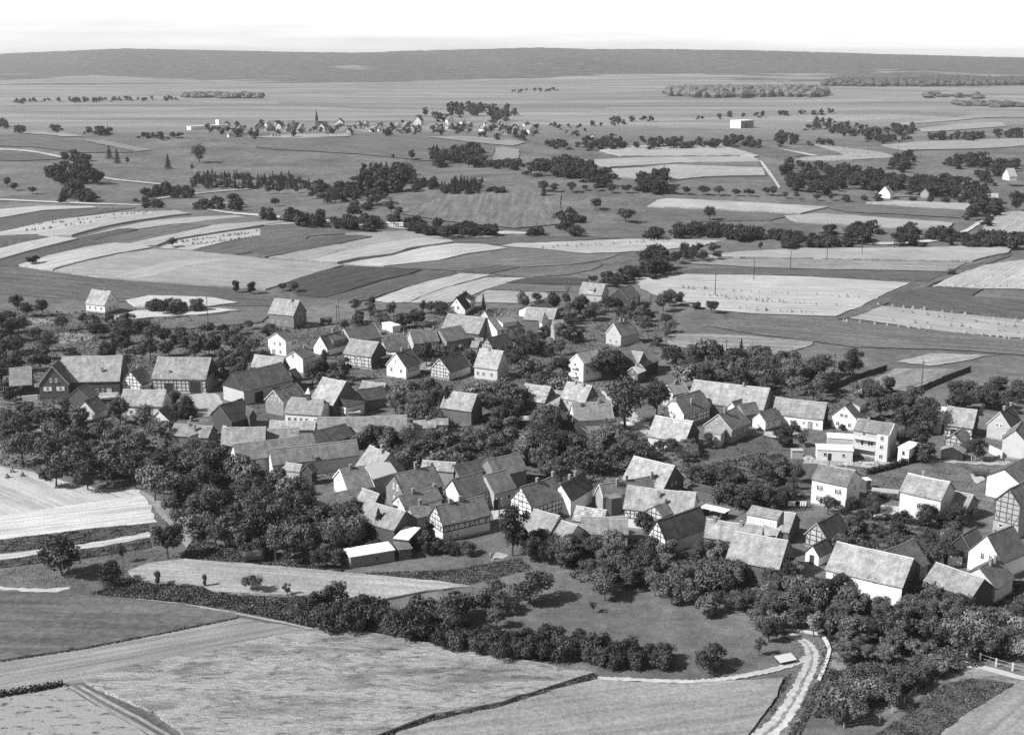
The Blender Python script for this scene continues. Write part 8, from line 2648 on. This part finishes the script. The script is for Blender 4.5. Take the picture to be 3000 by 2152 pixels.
def laundry():
    a, b = on_ground(*pt('Q', (1120, 850))), on_ground(*pt('Q', (1440, 850)))
    r = empty('washing_line', a)
    setprops(r, 'washing line on two posts left of the white two-storey house', 'washing line')
    d = b - a
    for p in (Vector((0, 0, 0)), d):
        m = MB()
        m.tube([p + Vector((0, 0, -0.2)), p + Vector((0, 0, 2.0))], [0.05, 0.05], 6)
        m.build('post', 'paint', r, 0.3)
    m = MB()
    m.tube([Vector((0, 0, 1.95)), d * 0.5 + Vector((0, 0, 1.85)), d + Vector((0, 0, 1.95))], [0.015, 0.015, 0.015], 4)
    m.build('line', 'paint', r, 0.5)
    t = d.normalized()
    for i, (f0, f1) in enumerate(((0.14, 0.44), (0.64, 0.92))):
        m = MB()
        n = 10
        top = [d * (f0 + (f1 - f0) * j / n) + Vector((0, 0, 1.86 - 0.03 * math.sin(j * 0.9))) for j in range(n + 1)]
        nn = Vector((t.y, -t.x, 0))
        bot = [p + Vector((0, 0, -1.25)) + nn * (0.08 * math.sin(j * 1.7)) for j, p in enumerate(top)]
        for j in range(n):
            m.face([bot[j], bot[j + 1], top[j + 1], top[j]])
            m.face([p - nn * 0.02 for p in (top[j], top[j + 1], bot[j + 1], bot[j])])
        o = m.build('bed_sheet', 'paint', None, 0.8)
        o.location = a
        setprops(o, ('left' if i == 0 else 'right') + ' white bed sheet drying beside the two-storey house', 'bed sheet', 'washing')


laundry()


def planks(k, p, rz, label):
    g = on_ground(*pt(k, p))
    r = empty('plank_stack', g, rz)
    setprops(r, label, 'plank stack')
    for i in range(6):
        m = MB()
        m.box(-3.2, 3.2, -0.2 - 0.55 * i + 1.4, 0.2 - 0.55 * i + 1.4, 1.9 + 0.02 * i, 2.0 + 0.02 * i)
        m.build('plank', 'paint', r, 0.75)
    m = MB()
    m.box(-2.6, -2.3, -1.8, 1.8, 0, 1.9)
    m.box(2.3, 2.6, -1.8, 1.8, 0, 1.9)
    m.build('trestle', 'boards', r, 0.08)


def rubble(k, p, r, label):
    g = on_ground(*pt(k, p))
    rnd = random.Random(label)
    mb = MB()
    for i in range(26):
        a, q = rnd.uniform(0, 6.28), r * math.sqrt(rnd.random())
        s = rnd.uniform(0.15, 0.45)
        x, y, z = q * math.cos(a), q * math.sin(a) * 0.6, max(0, (1 - q / r)) * 0.7
        P = [(x + s * rnd.uniform(0.7, 1.2) * u, y + s * rnd.uniform(0.7, 1.2) * v, z + s * w) for u, v, w in ((-1, -1, -.4), (1, -1, -.4), (1, 1, -.4), (-1, 1, -.4), (-.7, -.7, .7), (.7, -.7, .7), (.7, .7, .7), (-.7, .7, .7))]
        for f in ((4, 5, 6, 7), (0, 1, 5, 4), (1, 2, 6, 5), (2, 3, 7, 6), (3, 0, 4, 7)):
            mb.face([P[j] for j in f])
    o = mb.build('rubble_heap', 'plaster', None, 0.45)
    o.location = g
    setprops(o, label, 'rubble heap', 'rubble heaps')


rubble('L', (310, 1190), 1.6, 'pale rubble heap between the wooden hut and the white outbuilding')
rubble('L', (850, 1265), 1.4, 'small pale rubble heap before the balcony house')
rubble('L', (1120, 1275), 1.9, 'wider pale rubble heap before the balcony house')
planks('P', (1780, 960), math.radians(-35), 'bright slatted planks leaning behind the dark-roofed timbered barn')


def awning(k, p, label):
    g = on_ground(*pt(k, p))
    s = px_per_m(g)
    L = 195 / 3.024 / s
    r = empty('striped_trailer', g, math.radians(-3))
    setprops(r, label, 'trailer')
    m = MB()
    m.box(-L / 2, L / 2, -1.2, 1.2, 0.8, 2.6)
    m.build('body', 'paint', r, 0.3)
    for i in range(9):
        m = MB()
        x = -L / 2 + L * (i + 0.5) / 9
        m.box(x - L / 26, x + L / 26, -1.25, -1.2, 0.9, 2.2)
        m.build('panel', 'paint', r, 0.8)
    m = MB()
    m.box(-L / 2 - 0.2, L / 2 + 0.2, -1.4, 1.4, 2.6, 2.8)
    m.build('roof', 'paint', r, 0.85)
    m = MB()
    m.box(-L / 2 + 0.5, L / 2 - 0.5, -1, 1, 0.0, 0.8)
    m.build('chassis', 'boards', r, 0.04)


awning('Y2', (1212, 985), 'long white striped trailer parked on the field road')

print('OBJECTS', len(bpy.data.objects), 'tris', sum(len(m.loop_triangles) or sum(len(p.vertices) - 2 for p in m.polygons) for m in bpy.data.meshes))
